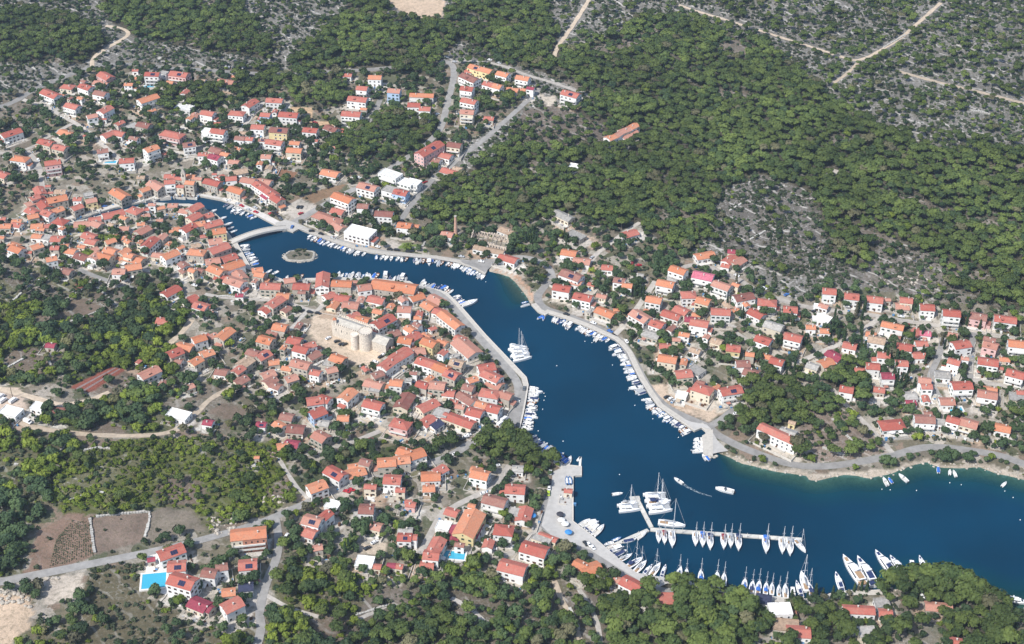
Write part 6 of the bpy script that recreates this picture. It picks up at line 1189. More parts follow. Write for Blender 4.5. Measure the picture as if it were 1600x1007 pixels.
row('864,499 892,511', 7, 'on the first stretch of the east quay', 'beach'); row('900,513 948,535', 13, 'on the second stretch of the east quay', 'beach')
row('954,541 976,562 984,588 994,604 1004,618', 24, 'on the east quay bend', 'beach'); row('1006,624 1022,642 1046,658 1078,677', 22, 'on the east quay before the jetty', 'beach')
row('1092,684 1092,709', 7, 'along the stone jetty', 'shore', heading=math.pi, kinds=['open', 'cuddy', 'blue', 'open'])
row('1096,714 1108,717', 2, 'at the tip of the stone jetty', 'left', heading=1.9, kinds=['cuddy', 'blue'])
row('834,606 832,622 826,650 820,673', 21, 'on the west quay below the bend', 'bend'); row('826,684 848,696 866,708 890,727', 16, 'along the tree lined quay', 'car apron')
row('908,817 932,836', 5, 'beside the harbour yard', 'yard', L=9, kinds=['cuddy', 'cabin', 'cuddy', 'navy']); row('946,850 958,864', 3, 'at the foot of the pontoon', 'yard', L=7)
def single(kn, ox, oy, x, y, dx, dy, L, label, cat='boat', group=None):
    X, Y = plane_pt(ox + x/5, oy + y/5, .4); X2, Y2 = plane_pt(ox + (x+dx)/5, oy + (y+dy)/5, .4)
    o_ = boat(kn, float(X), float(Y), math.atan2(Y2 - Y, X2 - X), L / LEN[kn]); tag(o_, label, cat, group); return o_
single('cuddy', 640, 420, 470, 275, 50, -18, 13, 'long white motorboat moored outermost at the west quay turn')
single('cat', 640, 420, 845, 628, 60, 8, 12, 'white catamaran farthest from the camera among three rafted at the quay', 'catamaran', 'catamarans moored at the quay')
single('cat', 640, 420, 862, 660, 60, -6, 12.5, 'white catamaran in the middle of the three rafted at the quay', 'catamaran', 'catamarans moored at the quay')
single('cat', 640, 420, 872, 696, 60, -14, 13, 'white catamaran nearest the camera among three rafted at the quay', 'catamaran', 'catamarans moored at the quay')
# marina: pontoon row, bows towards the camera
PR = [(345,165,'sailsmall',9.5),(390,170,'sailred',10.5),(450,185,'sail',13),(632,182,'sail',11),(688,188,'sailblue',11.5),(747,205,'sailnavy',12.5),(853,205,'sailred',11.5),(907,195,'sailsmall',11),(968,212,'sailnavy',12.5),(1183,228,'sailblue',13.5),(1310,236,'sail',12.5),(1370,246,'sailsmall',13.5),(1450,236,'sail',11)]
SDsc = {'sail': 'white', 'sailsmall': 'white and grey', 'sailblue': 'blue canopied', 'sailnavy': 'navy canopied', 'sailred': 'maroon canopied'}
for k, (x, y, kn, L_) in enumerate(PR): single(kn, 960, 807, x, y, 4 if k < 12 else 45, 60 if k < 12 else 50, L_, f"{SDsc[kn]} sailing yacht, {bits[k]} from the left on the long pontoon's near side", 'sailing yacht', 'sailing yachts at the long pontoon')
BR = [(505,452,'sailnavy',11,18),(562,452,'sailsmall',8.5,5),(675,475,'sailblue',10.5,0),(800,492,'sailsmall',11,4),(855,496,'sail',10,3),(1015,542,'sailblue',10.5,8),(1075,556,'sailnavy',10,10),(1125,560,'sailblue',10.8,10),(1183,566,'sailblue',9.5,6),(1230,570,'sail',9,2),(1285,585,'sailsmall',8.5,0),(1335,590,'sail',11,-2),(1392,595,'cabin',7.5,-10),(1440,572,'cruiser',12.5,-20),(1480,515,'sail',15,-18),(1525,570,'sailnavy',11.5,-20)]
for k, (x, y, kn, L_, dx) in enumerate(BR):
    lab = {'cabin': 'red and white motorboat', 'cruiser': 'broad white motor cruiser'}.get(kn, SDsc.get(kn, '') + ' sailing yacht')
    single(kn, 960, 807, x, y, dx, -60, L_, f"{lab}, {bits[k]} from the left in the row along the near shore", 'boat' if kn in ('cabin', 'cruiser') else 'sailing yacht', 'boats berthed along the marina shore')
DR = [(20,262,'cabin',9,60,-20),(50,290,'navy',8,60,-30),(88,325,'sailsmall',9.5,50,-28),(160,367,'sailnavy',12.5,55,-35),(203,400,'sail',12,45,-45),(260,425,'cruiser',10.5,40,-50),(320,422,'sail',12,38,-52),(385,430,'cruiser',10,20,-60)]
for k, (x, y, kn, L_, dx, dy) in enumerate(DR):
    lab = {'cabin': 'white cabin boat', 'cruiser': 'white motor cruiser', 'navy': 'white boat with navy cover'}.get(kn, SDsc.get(kn, '') + ' sailing yacht')
    single(kn, 960, 807, x, y, dx, dy, L_, f"{lab}, {bits[k]} from the pontoon gangway along the curved quay", 'boat' if not kn.startswith('sail') else 'sailing yacht', 'boats berthed along the curved quay')
single('navy', 960, 807, 120, 192, 50, -10, 7.5, 'white boat with navy cover in the middle of the angled gangway'); single('cuddy', 960, 807, 215, 150, 50, -38, 8.5, 'white motorboat tied where the angled gangway meets the pontoon'); single('bluehull', 960, 807, 20, 180, 50, -20, 6, 'small coloured boat tied at the shore end of the angled gangway')
single('cat', 960, 720, 112, 372, 60, -6, 12.5, 'white catamaran left of the short pontoon arm', 'catamaran'); single('sailsmall', 960, 720, 115, 330, 60, -8, 9, 'small sailing yacht behind the catamaran left of the short pontoon arm', 'sailing yacht')
single('cat', 960, 720, 320, 292, 60, -4, 13.5, 'white catamaran farthest up the right side of the short pontoon arm', 'catamaran', 'yachts right of the pontoon arm'); single('sailnavy', 960, 720, 350, 330, 60, -6, 14, 'large white sailing yacht in the middle right of the short pontoon arm', 'sailing yacht', 'yachts right of the pontoon arm')
single('cat', 960, 720, 352, 378, 60, -8, 14, 'white catamaran nearest the camera right of the short pontoon arm', 'catamaran', 'yachts right of the pontoon arm'); single('sail', 960, 720, 448, 503, 60, 8, 15.5, 'long white sailing yacht lying along the far side of the long pontoon', 'sailing yacht')
single('cuddy', 960, 720, 500, 160, -50, -34, 7, 'speedboat under way trailing a curved wake'); single('cuddy', 960, 720, 860, 235, -60, -14, 11, 'white motorboat with navy deck under way in the open bay'); single('open', 960, 720, 25, 262, 60, -8, 6.5, 'small white boat adrift left of the short pontoon arm')
for x, y, dx, dy, kn, L_, lb in ((265, 440, -50, -72, 'yacht', 25, 'largest white motor yacht with teak sun deck by the pine headland'), (360, 440, -42, -72, 'cruiser', 23, 'large white motor yacht right of the largest one'), (510, 378, -48, -64, 'cruiser', 21, 'white motor yacht half hidden by the headland pines'), (605, 385, -45, -60, 'cruiser', 15, 'white motor yacht whose stern lies behind the headland pines'),
                                 (152, 520, -24, -70, 'cruiser', 15, 'smallest motor yacht, left of the large ones by the headland'), (722, 388, -10, -60, 'cabin', 8, 'small boat bow peeping over the headland pines'), (805, 378, -24, -60, 'cruiser', 13, 'motor yacht with blue top behind the headland pines'), (1545, 668, 60, 10, 'cruiser', 14, 'white boat behind the trees at the right photo edge')):
    single(kn, 1280, 807, x, y, dx, dy, L_, lb, 'boat' if kn == 'cabin' else 'motor yacht')
for x, y, dx, dy, kn, L_, lb in ((515, 165, -30, -55, 'cuddy', 7.5, 'white motorboat leftmost of three off the rocky east shore'), (555, 155, -35, -50, 'blue', 5.5, 'boat with blue cover beside the leftmost white motorboat off the east shore'), (655, 138, -50, -45, 'cuddy', 8, 'white motorboat off the point of the rocky east shore'),
                                 (930, 72, -4, -60, 'blue', 6, 'boat with blue cover moored in the small eastern cove'), (1020, 90, 5, -60, 'open', 5.2, 'left one of two white boats in the small eastern cove'), (1057, 102, -22, -55, 'open', 6, 'right one of two white boats in the small eastern cove'), (1445, 185, 40, -40, 'open', 5.5, 'white boat at a mooring near the right photo edge')):
    single(kn, 1280, 720, x, y, dx, dy, L_, lb)
for px, py, lb in ((888.5, 752, 'blue boat laid up on the harbour yard, left one of two'), (893, 752, 'blue boat laid up on the harbour yard, right one of two')):
    X, Y = plane_pt(px, py, 1.5); o_ = boat('bluehull', float(X) - 1, float(Y), math.radians(92), 1.15, 1.75); tag(o_, lb, 'boat')
# wake of the speedboat: foam trail
b = MB(); wk = [(520, 172), (560, 200), (610, 228), (680, 258), (760, 280)]
P = smooth_line(np.array([plane_pt(960 + a_/5, 720 + q/5, .03) for a_, q in wk]), 1.5); n_ = normals(P)
for i in range(len(P) - 1):
    w0 = .8 * (1 - i / len(P)) + .25; b.add([(*(P[i] - n_[i]*w0), .03), (*(P[i+1] - n_[i+1]*w0), .03), (*(P[i+1] + n_[i+1]*w0), .03), (*(P[i] + n_[i]*w0), .03)], [(0,1,2,3)])
fm = bpy.data.materials.new('foam'); fm.use_nodes = True; t = fm.node_tree; N = t.nodes; L = t.links; geo = N.new('ShaderNodeNewGeometry')
N['Principled BSDF'].inputs['Base Color'].default_value = (.6, .68, .7, 1); tr = N.new('ShaderNodeBsdfTransparent'); ms = N.new('ShaderNodeMixShader'); L.new(rng_(noise(.8, 4, .7), .40, .62, 0, .38), ms.inputs[0]); L.new(tr.outputs[0], ms.inputs[1]); L.new(N['Principled BSDF'].outputs[0], ms.inputs[2]); L.new(ms.outputs[0], N['Material Output'].inputs[0])
tag(b.build('boat_wake', fm), None, None, None, 'stuff')
# mooring buoys
bb = MB(); bb.frustum(0, 0, -.1, .3, .28, .28, 8); bb.frustum(0, 0, .3, .45, .28, .1, 8); buoy_me = None; bl = []
for px, py in ((968, 742), (1391, 766), (1432, 767), (1594, 813), (1378, 765), (870, 572), (848, 640), (841, 674), (850, 626), (852, 620), (957, 571), (1570, 768), (1583, 778), (914, 534), (925, 536), (1020, 655), (1060, 684), (1080, 704), (850, 615), (1484, 755), (1502, 758), (1000, 604), (992, 634), (982, 610), (759, 441), (498, 381), (880, 690)):
    X, Y = plane_pt(px, py, 0)
    if buoy_me is None: o_ = bb.build('mooring_buoy', GEL); buoy_me = o_
    else: o_ = buoy_me.copy(); COL.objects.link(o_)
    o_.location = (X, Y, 0); bl.append(dict(o=o_, px=px, py=py, desc='small white mooring buoy'))
auto_labels(bl)
for d in bl: tag(d['o'], d['label'], 'buoy', 'mooring buoys')

# ------------------------------------------------------------------ cars
CARC = {'w': ('white', (.70, .70, .69)), 'k': ('black', (.025, .027, .03)), 'g': ('silver', (.42, .43, .44)), 'r': ('red', (.40, .03, .04)), 'b': ('blue', (.05, .14, .38)), 'l': ('lime', (.42, .55, .05)), 'd': ('dark grey', (.10, .11, .12))}
TYRE = mat('tyre', (.02, .02, .02)); carp = {}; wheel_me = None
def car(c, x, y, z, rz, van=False):
    global wheel_me
    key = (c, van)
    if key in carp: return copy_thing(carp[key], (x, y, z), rz)
    r = empty('van' if van else 'car', (x, y, z), rz); P = []; m_ = mat('car_paint_' + CARC[c][0].replace(' ', '_'), CARC[c][1], .3, None, 0, .5); b = MB(); g = MB()
    if van:
        b.add([(-2.8,-1,.4),(2.8,-1,.4),(2.8,1,.4),(-2.8,1,.4),(-2.8,-1,2.3),(1.5,-1,2.3),(1.5,1,2.3),(-2.8,1,2.3),(2.8,-.95,1.15),(2.8,.95,1.15),(2.1,-.95,1.3),(2.1,.95,1.3)], [(3,2,1,0),(4,5,6,7),(0,1,8,10,5,4),(1,2,9,8),(2,3,7,6,11,9),(3,0,4,7),(8,9,11,10),(10,11,6,5)])
        g.add([(2.08,-.85,1.36),(2.08,.85,1.36),(1.6,.85,2.2),(1.6,-.85,2.2)], [(0,1,2,3)])
    else:
        prof = [(-2.15,.35),(2.15,.35),(2.18,.72),(1.25,.92),(.55,1.4),(-1.1,1.45),(-1.95,1.0),(-2.18,.85)]; n = len(prof)
        b.add([(p[0], s_*(.88 if p[1] < 1.05 else .72), p[1]) for s_ in (-1, 1) for p in prof], [tuple(range(n)), tuple(reversed(range(n, 2*n)))] + [(i+n, (i+1) % n+n, (i+1) % n, i) for i in range(n)])
        g.add([(1.2,-.72,.97),(1.2,.72,.97),(.62,.66,1.38),(.62,-.66,1.38)], [(0,1,2,3)]); g.add([(-1.2,-.66,1.43),(-1.2,.66,1.43),(-1.85,.7,1.07),(-1.85,-.7,1.07)], [(0,1,2,3)])
        for s_ in (-1, 1): g.add([(1.0,s_*.83,.98),(-1.6,s_*.83,1.03),(-1.1,s_*.76,1.36),(.5,s_*.76,1.34)], [(0,1,2,3)])
    P.append(b.build('body', m_, r)); P.append(g.build('window', TAR, r))
    for sx in (-1.35, 1.35):
        for sy in (-.85, .85):
            if wheel_me is None:
                wb = MB(); wb.frustum(0, 0, -.1, .1, .33, .33, 10); wb.v = [(p[0], p[2], p[1]) for p in wb.v]; q = wb.build('wheel', TYRE, r); wheel_me = q.data
            else: q = bpy.data.objects.new('wheel', wheel_me); COL.objects.link(q); q.parent = r
            q.location = (sx * (1.25 if van else 1), sy, .33); P.append(q)
    reg(r, P); carp[key] = r; return r
CARS = {(320, 240): '190,375,w,-15 290,425,r,-25 400,470,r,-28 395,430,g,-25 515,480,r,-25 550,475,k,-28 580,500,k,-28 592,516,d,-28 625,440,k,60 750,475,r,20 683,580,b,60 835,615,k,-20 910,638,k,-18 1000,665,g,-18 1115,668,k,-15 1175,685,w,-15 1235,705,k,-14 1350,735,w,-8 1445,755,k,-6 1500,760,k,-5 1590,772,k,-5 1345,430,k,30 1420,385,g,-20 1470,65,k,-20 1160,195,w,-12 1205,195,w,-12 730,425,k,50 755,425,k,50 345,455,g,-25 260,405,g,-22',
 (640, 240): '10,770,k,0 405,812,g,-6 1425,820,g,40 1190,820,g,20 120,230,r,20 560,850,w,-10 860,700,d,-30', (640, 60): '350,190,g,-5 290,155,w,0 625,175,w,-5 225,515,r,70 215,600,w,20 245,790,k,0 235,803,k,0 700,200,g,-20',
 (320, 60): '165,230,w,60 190,232,g,60 225,235,k,60 250,238,k,60 275,238,k,60 860,665,r,0 1290,485,w,70 300,235,w,50 640,370,w,10', (0, 60): '480,628,w,-20 580,692,k,-20 690,570,k,20 712,565,w,20 650,685,k,-30 345,925,w,-10 45,935,w,10 300,955,w,-60 1110,850,w,60 880,350,w,10',
 (0, 240): '815,418,b,10 1050,390,g,12 1350,330,k,8 335,25,w,-10 300,60,w,-60', (320, 420): '650,290,k,-15 730,310,k,-15 820,345,k,-10 885,355,k,-10 965,550,w,30 1035,575,k,15 1068,595,k,25 1092,598,k,25 945,648,k,0 1375,695,k,30 1395,680,w,30 1415,665,b,30 1435,650,d,30 1330,735,w,-10 1235,770,g,0 20,165,k,-20',
 (0, 420): '1550,130,k,-15 1520,137,w,-15 1145,515,b,10', (640, 420): '1225,362,k,-14 1435,430,w,-20 1565,495,b,-22', (640, 600): '500,373,k,20 482,388,d,20 456,408,w,20 440,422,w,20 424,437,k,20 360,553,w,20 845,340,k,85 850,382,g,85 1100,700,w,88 1095,770,k,88 1090,820,w,88 1085,862,l,88 580,862,w,15 680,645,w,10 895,50,d,80 625,310,b,30 648,322,k,30',
 (640, 780): '1375,355,k,-50 1400,362,w,-50 1430,385,w,-55 655,395,w,0 1180,140,k,-55 1190,175,d,-55', (320, 600): '1110,847,r,-15 1147,835,r,-15 935,922,r,-20 270,70,k,10', (320, 780): '1270,390,k,28 1325,345,w,30 405,656,r,25 640,295,w,60 705,235,g,30', (0, 780): '1100,450,k,15',
 (960, 360): '140,262,r,70 190,280,r,10 830,262,k,35 955,360,w,-20 1150,445,k,15 1168,460,w,-20 1345,510,b,20 1560,640,k,10 95,875,w,-50 960,640,w,0', (960, 540): '200,122,k,-60 410,410,k,20 435,425,w,35 465,438,g,35 955,540,w,10 905,590,w,-30', (1280, 360): '395,770,k,25 690,750,r,60 640,680,w,-8',
 (960, 807): '420,520,k,-10 442,524,d,-10 1145,857,k,-50 1302,920,k,0', (1280, 807): '765,630,k,-60 800,630,w,-60 850,630,k,-50 500,908,k,0'}
cl = []
for (ox, oy), s_ in CARS.items():
    for q in s_.split():
        x, y, c, an = q.split(','); px, py = ox + float(x)/5, oy + float(y)/5; X, Y, Z = (float(v) for v in ground(px, py))
        a_ = math.radians(float(an)); X2, Y2 = plane_pt(px + 4*math.cos(a_), py - 4*math.sin(a_), Z)
        o_ = car(c, X, Y, max(Z, 1.16) + .2, math.atan2(Y2-Y, X2-X)); cl.append(dict(o=o_, px=px, py=py, desc=f'{CARC[c][0]} parked car'))
for px, py, an in ((5, 628, 60), (21, 628, 60), (43.6, 661, -30), (1.5, 622, 60), (788, 657, 45), (782, 664, 50)):
    X, Y, Z = (float(v) for v in ground(px, py)); o_ = car('w', X, Y, Z + .15, math.radians(an), True); cl.append(dict(o=o_, px=px, py=py, desc='white parked van'))
auto_labels(cl)
for d in cl: tag(d['o'], d['label'], 'van' if 'van' in d['desc'] else 'car', 'cars parked in the village')
# ------------------------------------------------------------------ vegetation
def leafmat(name, c1, c2, rough=.75):
    m = bpy.data.materials.new(name); m.use_nodes = True; t = m.node_tree; N_ = t.nodes; L_ = t.links; b = N_['Principled BSDF']; b.inputs['Roughness'].default_value = rough; b.inputs['Specular IOR Level'].default_value = .15
    g = N_.new('ShaderNodeNewGeometry'); n = N_.new('ShaderNodeTexNoise'); n.inputs['Scale'].default_value = .55; n.inputs['Detail'].default_value = 4; L_.new(g.outputs['Position'], n.inputs['Vector'])
    o = N_.new('ShaderNodeObjectInfo'); ad = N_.new('ShaderNodeMath'); ad.operation = 'MULTIPLY_ADD'; ad.inputs[1].default_value = .75; ad.inputs[2].default_value = -.36; L_.new(o.outputs['Random'], ad.inputs[0])
    a2 = N_.new('ShaderNodeMath'); a2.operation = 'ADD'; a2.use_clamp = True; L_.new(ad.outputs[0], a2.inputs[0]); L_.new(n.outputs['Fac'], a2.inputs[1])
    mx = N_.new('ShaderNodeMix'); mx.data_type = 'RGBA'; mx.inputs[6].default_value = (*c1, 1); mx.inputs[7].default_value = (*c2, 1); L_.new(a2.outputs[0], mx.inputs[0]); n3 = N_.new('ShaderNodeTexNoise'); n3.inputs['Scale'].default_value = .022; n3.inputs['Detail'].default_value = 3; L_.new(g.outputs['Position'], n3.inputs['Vector'])
    r3 = N_.new('ShaderNodeMapRange'); r3.inputs['From Min'].default_value = .38; r3.inputs['From Max'].default_value = .64; r3.inputs['To Min'].default_value = .72; r3.inputs['To Max'].default_value = 1.2; L_.new(n3.outputs['Fac'], r3.inputs['Value'])
    dr = N_.new('ShaderNodeMath'); dr.operation = 'GREATER_THAN'; dr.inputs[1].default_value = .955; L_.new(o.outputs['Random'], dr.inputs[0]); dm = N_.new('ShaderNodeMath'); dm.operation = 'MULTIPLY'; dm.inputs[1].default_value = .7; L_.new(dr.outputs[0], dm.inputs[0])
    m3 = N_.new('ShaderNodeMix'); m3.data_type = 'RGBA'; m3.inputs[7].default_value = (.12, .10, .07, 1); L_.new(dm.outputs[0], m3.inputs[0]); L_.new(mx.outputs[2], m3.inputs[6])
    s3 = N_.new('ShaderNodeVectorMath'); s3.operation = 'SCALE'; L_.new(m3.outputs[2], s3.inputs[0]); L_.new(r3.outputs[0], s3.inputs['Scale']); L_.new(s3.outputs[0], b.inputs['Base Color'])
    MATS[name] = m; return m
PINE = leafmat('pine_needles', (.036, .060, .021), (.114, .148, .035)); BROAD = leafmat('broad_leaves', (.026, .048, .024), (.070, .104, .040)); BRIGHT = leafmat('bright_leaves', (.065, .10, .018), (.175, .215, .030)); CYP = leafmat('cypress_leaves', (.018, .035, .018), (.04, .065, .025)); OLIVE = leafmat('scrub_leaves', (.036, .050, .030), (.078, .092, .048))
BARK = mat('bark', (.16, .13, .11), .95)
def crown_mesh(name, seed, m_, R, H, z0, lobes, nleaf, leaf, flat=.6, col=False):
    """crown of many leaf clumps spread over uneven lobes, with a loose inner mass"""
    r = random.Random(seed); V = []; F = []
    def tri_clump(p, nrm, s):
        u = Vector(nrm).orthogonal().normalized(); w2 = Vector(nrm).cross(u).normalized(); a0 = r.uniform(0, 6.28); k = len(V)
        for j in range(4):
            a_ = a0 + j * 1.571 + r.uniform(-.35, .35); q = Vector(p) + (u * math.cos(a_) + w2 * math.sin(a_)) * s * r.uniform(.7, 1.2) + Vector(nrm) * r.uniform(-.12, .12) * s; V.append(tuple(q))
        F.append((k, k+1, k+2)); F.append((k, k+2, k+3))
    L_ = []
    for i in range(lobes):
        a_ = 6.283 * (i * .618 + r.uniform(-.08, .08)); d = (R * .62) * math.sqrt((i + .3) / lobes); rr = R * r.uniform(.30, .48) * (1.25 - .45 * d / R)
        if col: L_.append((0, 0, z0 + H * (i + .5) / lobes, R * (1.0 - .75 * (i / lobes) ** 1.5) * r.uniform(.85, 1.05), H / lobes * .8))
        else: L_.append((d * math.cos(a_), d * math.sin(a_), z0 + H * (.62 - .35 * (d / R) ** 2 + r.uniform(-.12, .12)), rr, rr * flat))
    ico = []
    bmi = bmesh.new(); bmesh.ops.create_icosphere(bmi, subdivisions=1, radius=1); iv = [tuple(v.co) for v in bmi.verts]; fi = [tuple(v.index for v in f_.verts) for f_ in bmi.faces]; bmi.free()
    for x, y, z, rr, rz_ in L_:
        k = len(V)
        for p in iv: jj = r.uniform(.62, .9); V.append((x + p[0]*rr*jj, y + p[1]*rr*jj, z + p[2]*rz_*jj))
        F.extend([tuple(i + k for i in f_) for f_ in fi])
    for i in range(nleaf):
        x, y, z, rr, rz_ = L_[r.randrange(len(L_))]; a_ = r.uniform(0, 6.283); cz = r.uniform(-.45, 1); sz = math.sqrt(max(0, 1 - cz*cz)); q = r.uniform(.82, 1.12)
        n = (sz * math.cos(a_), sz * math.sin(a_), cz); p = (x + n[0]*rr*q, y + n[1]*rr*q, z + n[2]*rz_*q)
        nn_ = Vector((n[0] + r.uniform(-.6, .6), n[1] + r.uniform(-.6, .6), n[2] + r.uniform(-.3, .8))).normalized(); tri_clump(p, nn_, leaf * r.uniform(.7, 1.3))
    me_ = bpy.data.meshes.new(name); me_.from_pydata(V, [], F); me_.materials.append(m_); me_.update(); return me_
def trunk_mesh(seed, h, r0, limbs, spread, lean=.3):
    r = random.Random(seed); b = MB(); tx, ty = r.uniform(-lean, lean), r.uniform(-lean, lean); b.bar((0, 0, -.6), (tx, ty, h), r0, 0, r0 * .6)
    for i in range(limbs):
        a_ = 6.283 * i / limbs + r.random(); b.bar((tx*.9, ty*.9, h * .86), (tx + spread*math.cos(a_), ty + spread*math.sin(a_), h + spread * .9), r0 * .5, 0, r0 * .2)
    me_ = bpy.data.meshes.new('trunk'); me_.from_pydata(b.v, [], b.f); me_.materials.append(BARK); me_.update(); return me_
VAR = {   # name: (crown variants, trunk variants)
 'pine': ([crown_mesh('pine_crown', s, PINE, 3.9, 4.2, 3.2, 9, 230, .62, .58) for s in range(5)], [trunk_mesh(s, 4.6, .24, 4, 2.0) for s in range(5)]),
 'broad': ([crown_mesh('tree_crown', 20+s, BROAD, 2.7, 3.9, .9, 7, 190, .5, .85) for s in range(4)], [trunk_mesh(20+s, 1.9, .2, 3, 1.1) for s in range(4)]),
 'bright': ([crown_mesh('tree_crown', 40+s, BRIGHT, 2.6, 3.3, .6, 7, 190, .5, .8) for s in range(3)], [trunk_mesh(40+s, 1.6, .18, 3, 1.0) for s in range(3)]),
 'cypress': ([crown_mesh('cypress_crown', 60+s, CYP, 1.15, 9.2, .5, 8, 210, .42, 1, True) for s in range(2)], [trunk_mesh(60+s, 3, .16, 0, 0, .02) for s in range(2)]),
 'shrub': ([crown_mesh('shrub', 80+s, OLIVE if s < 3 else BRIGHT, 1.25, 1.5, -.1, 4, 46, .38, .8) for s in range(5)], []),
}
# occupancy also covers water and the quay edge
OCX, OCY = np.meshgrid(np.arange(1201) + OX0, np.arange(1001) + OY0)
OCC |= samp(SD, OCX, OCY) < 3.2
islmask = ((OCX - ix) / 8) ** 2 + ((OCY - iy) / 5) ** 2 < 1
OCC &= ~islmask
NV = rng
def scatter(F, per_m2, jitter_rng, top=2.2, xs=(GX0 + 5, GX1 - 5), ys=(GY0 + 5, GY1 - 5)):
    n = int((xs[1]-xs[0]) * (ys[1]-ys[0]) * per_m2); x = jitter_rng.uniform(*xs, n); y = jitter_rng.uniform(*ys, n); d = samp(F, x, y); k = jitter_rng.random(n) < d / top
    x, y = x[k], y[k]; px, py, D_ = project(x, y, hgt(x, y)); k = (px > -60) & (px < 1660) & (py > -70) & (py < 1060); return x[k], y[k]
def thin(x, y, r, order=None):
    """keep points at least r apart (grid hash)"""
    cell = {}; keep = np.zeros(len(x), bool); r = np.broadcast_to(r, x.shape)
    for i in range(len(x)):
        ri = r[i]; c_ = (int(x[i] // 4), int(y[i] // 4)); ok = True
        for a_ in (-1, 0, 1):
            for b_ in (-1, 0, 1):
                for j in cell.get((c_[0]+a_, c_[1]+b_), ()):
                    if (x[i]-x[j])**2 + (y[i]-y[j])**2 < ri*ri: ok = False; break
                if not ok: break
            if not ok: break
        if ok: keep[i] = True; cell.setdefault(c_, []).append(i)
    return keep
def clumpy(x, y, sc, seed):
    return .5 + .5 * np.sin(x * sc + seed + 1.7 * np.sin(y * sc * .8 + seed * 2)) * np.cos(y * sc * 1.1 - seed + 1.3 * np.sin(x * sc * .7))
trees = []   # (kind, x, y, scale)
x, y = scatter(DP, .2, NV); k = ~occ(x, y) & (NV.random(len(x)) < .35 + .9 * clumpy(x, y, .06, 1.0) + .4 * (samp(DP, x, y) > .8)); x, y = x[k], y[k]
far = samp(DP, x, y); sc = (.5 + .85 * NV.random(len(x)) ** 1.25) * np.where(far < .5, .78, 1.0)
sc = sc * np.where(y < 720, 1.2, 1.08); rr = 2.35 * sc + .8; keep = thin(x, y, np.minimum(rr, 4)); P1 = np.stack([x, y, sc], 1)[keep]
x, y = scatter(DB, .11, NV); cb_ = clumpy(x, y, .045, 2.2); k = ~occ(x, y) & (NV.random(len(x)) < .3 + 1.0 * cb_); x, y = x[k], y[k]; keep = thin(x, y, 2.5)
P2 = np.stack([x, y, .45 + 1.05 * NV.random(len(x)) ** 1.3 + .25 * clumpy(x, y, .07, 8)], 1)[keep]
zi = samp(ZI.astype(float), P2[:, 0], P2[:, 1]).round().astype(int); zn = np.array([ZONES[min(i, len(ZONES)-1)][0] for i in zi])
brn = ((zn == 'bright_scrub') & (NV.random(len(P2)) < .9)) | ((zn == 'thicket') & (NV.random(len(P2)) < .25 + .6 * (clumpy(P2[:, 0], P2[:, 1], .03, 5) > .5))) | (NV.random(len(P2)) < .06)
tz_ = (zn == 'thicket'); P2[tz_, 2] = P2[tz_, 2] * 1.22
lowz = (zn == 'bright_scrub') | (zn == 'garrigue') | (zn == 'thin_wood') | (zn == 'rocky_slope') | (zn == 'clearing'); P2[lowz, 2] *= .66
x, y = scatter(DS, .2, NV, 4.0); k = ~occ(x, y) & (NV.random(len(x)) < .05 + 1.15 * clumpy(x, y, .09, 3.0) + .3 * clumpy(x, y, .31, 9.0)); x, y = x[k], y[k]; P3 = np.stack([x, y, NV.uniform(.45, 1.5, len(x)) ** 1.2], 1)
sbr = NV.random(len(P3))
for ox, oy, s_ in ((640, 240, '885,690 905,700 925,690 945,705 965,700 985,710 1000,690 960,650 940,660 975,640 985,610 920,640 1215,690 1228,700 1240,690 1210,660'), (320, 240, '1250,560'), (0, 60, '1510,330 920,290 1415,340 1430,350'), (320, 420, '1140,860'),
                   (1280, 540, '350,360 370,340 385,370 360,330 395,350 600,330 620,345 740,330 560,300 640,300 1040,560'), (1280, 360, '960,880 975,930 400,850 410,880 320,800 330,830 735,640'), (960, 360, '1375,720 1390,750 1460,880 1480,900 1500,910 180,500 200,520 160,520 950,430 1362,700'), (960, 807, '1380,660 1395,665 1505,650 1570,600 1575,620'), (1280, 807, '100,640 105,620 20,650 325,590 270,600 365,600 300,590')):
    for q in s_.split():
        a_, b_ = (float(v) for v in q.split(',')); X, Y, Z = (float(v) for v in ground(ox + a_/5, oy + b_/5)); trees.append(('cypress', X, Y, random.uniform(.75, 1.1)))
for q in A('1303,505 1306,512 1340,492 1346,500 1336,498 1350,488 1300,520 1296,528 1345,545 1350,552 1380,560 1384,570 1425,540 1440,560 1445,570 1398,585 1402,592 1415,600 1470,540 1530,515 1234,580 1240,588 1228,592 1136,480 1160,500 1005,470 1000,462 996,455 1010,478 1395,560 1400,566 1510,510 1212,545 1440,530 1310,530 1318,536 1330,548 560,235 545,860 550,850 555,842 540,868 575,835 582,828'): X, Y, Z = (float(v) for v in ground(*q)); trees.append(('cypress', X, Y, random.uniform(.8, 1.25)))
for q in A('466,391 468,392 471,391 474,393 463,393 477,392'): X, Y = plane_pt(*q, .8); P3 = np.vstack([P3, [X, Y, 1.3]]); sbr = np.append(sbr, .9)
for q in A('706,488 712,496 718,504 724,512 737,530 744,540 764,552 766,560 778,568 796,596'): X, Y, Z = (float(v) for v in ground(*q)); trees.append(('broad', X - 1, Y, .62))
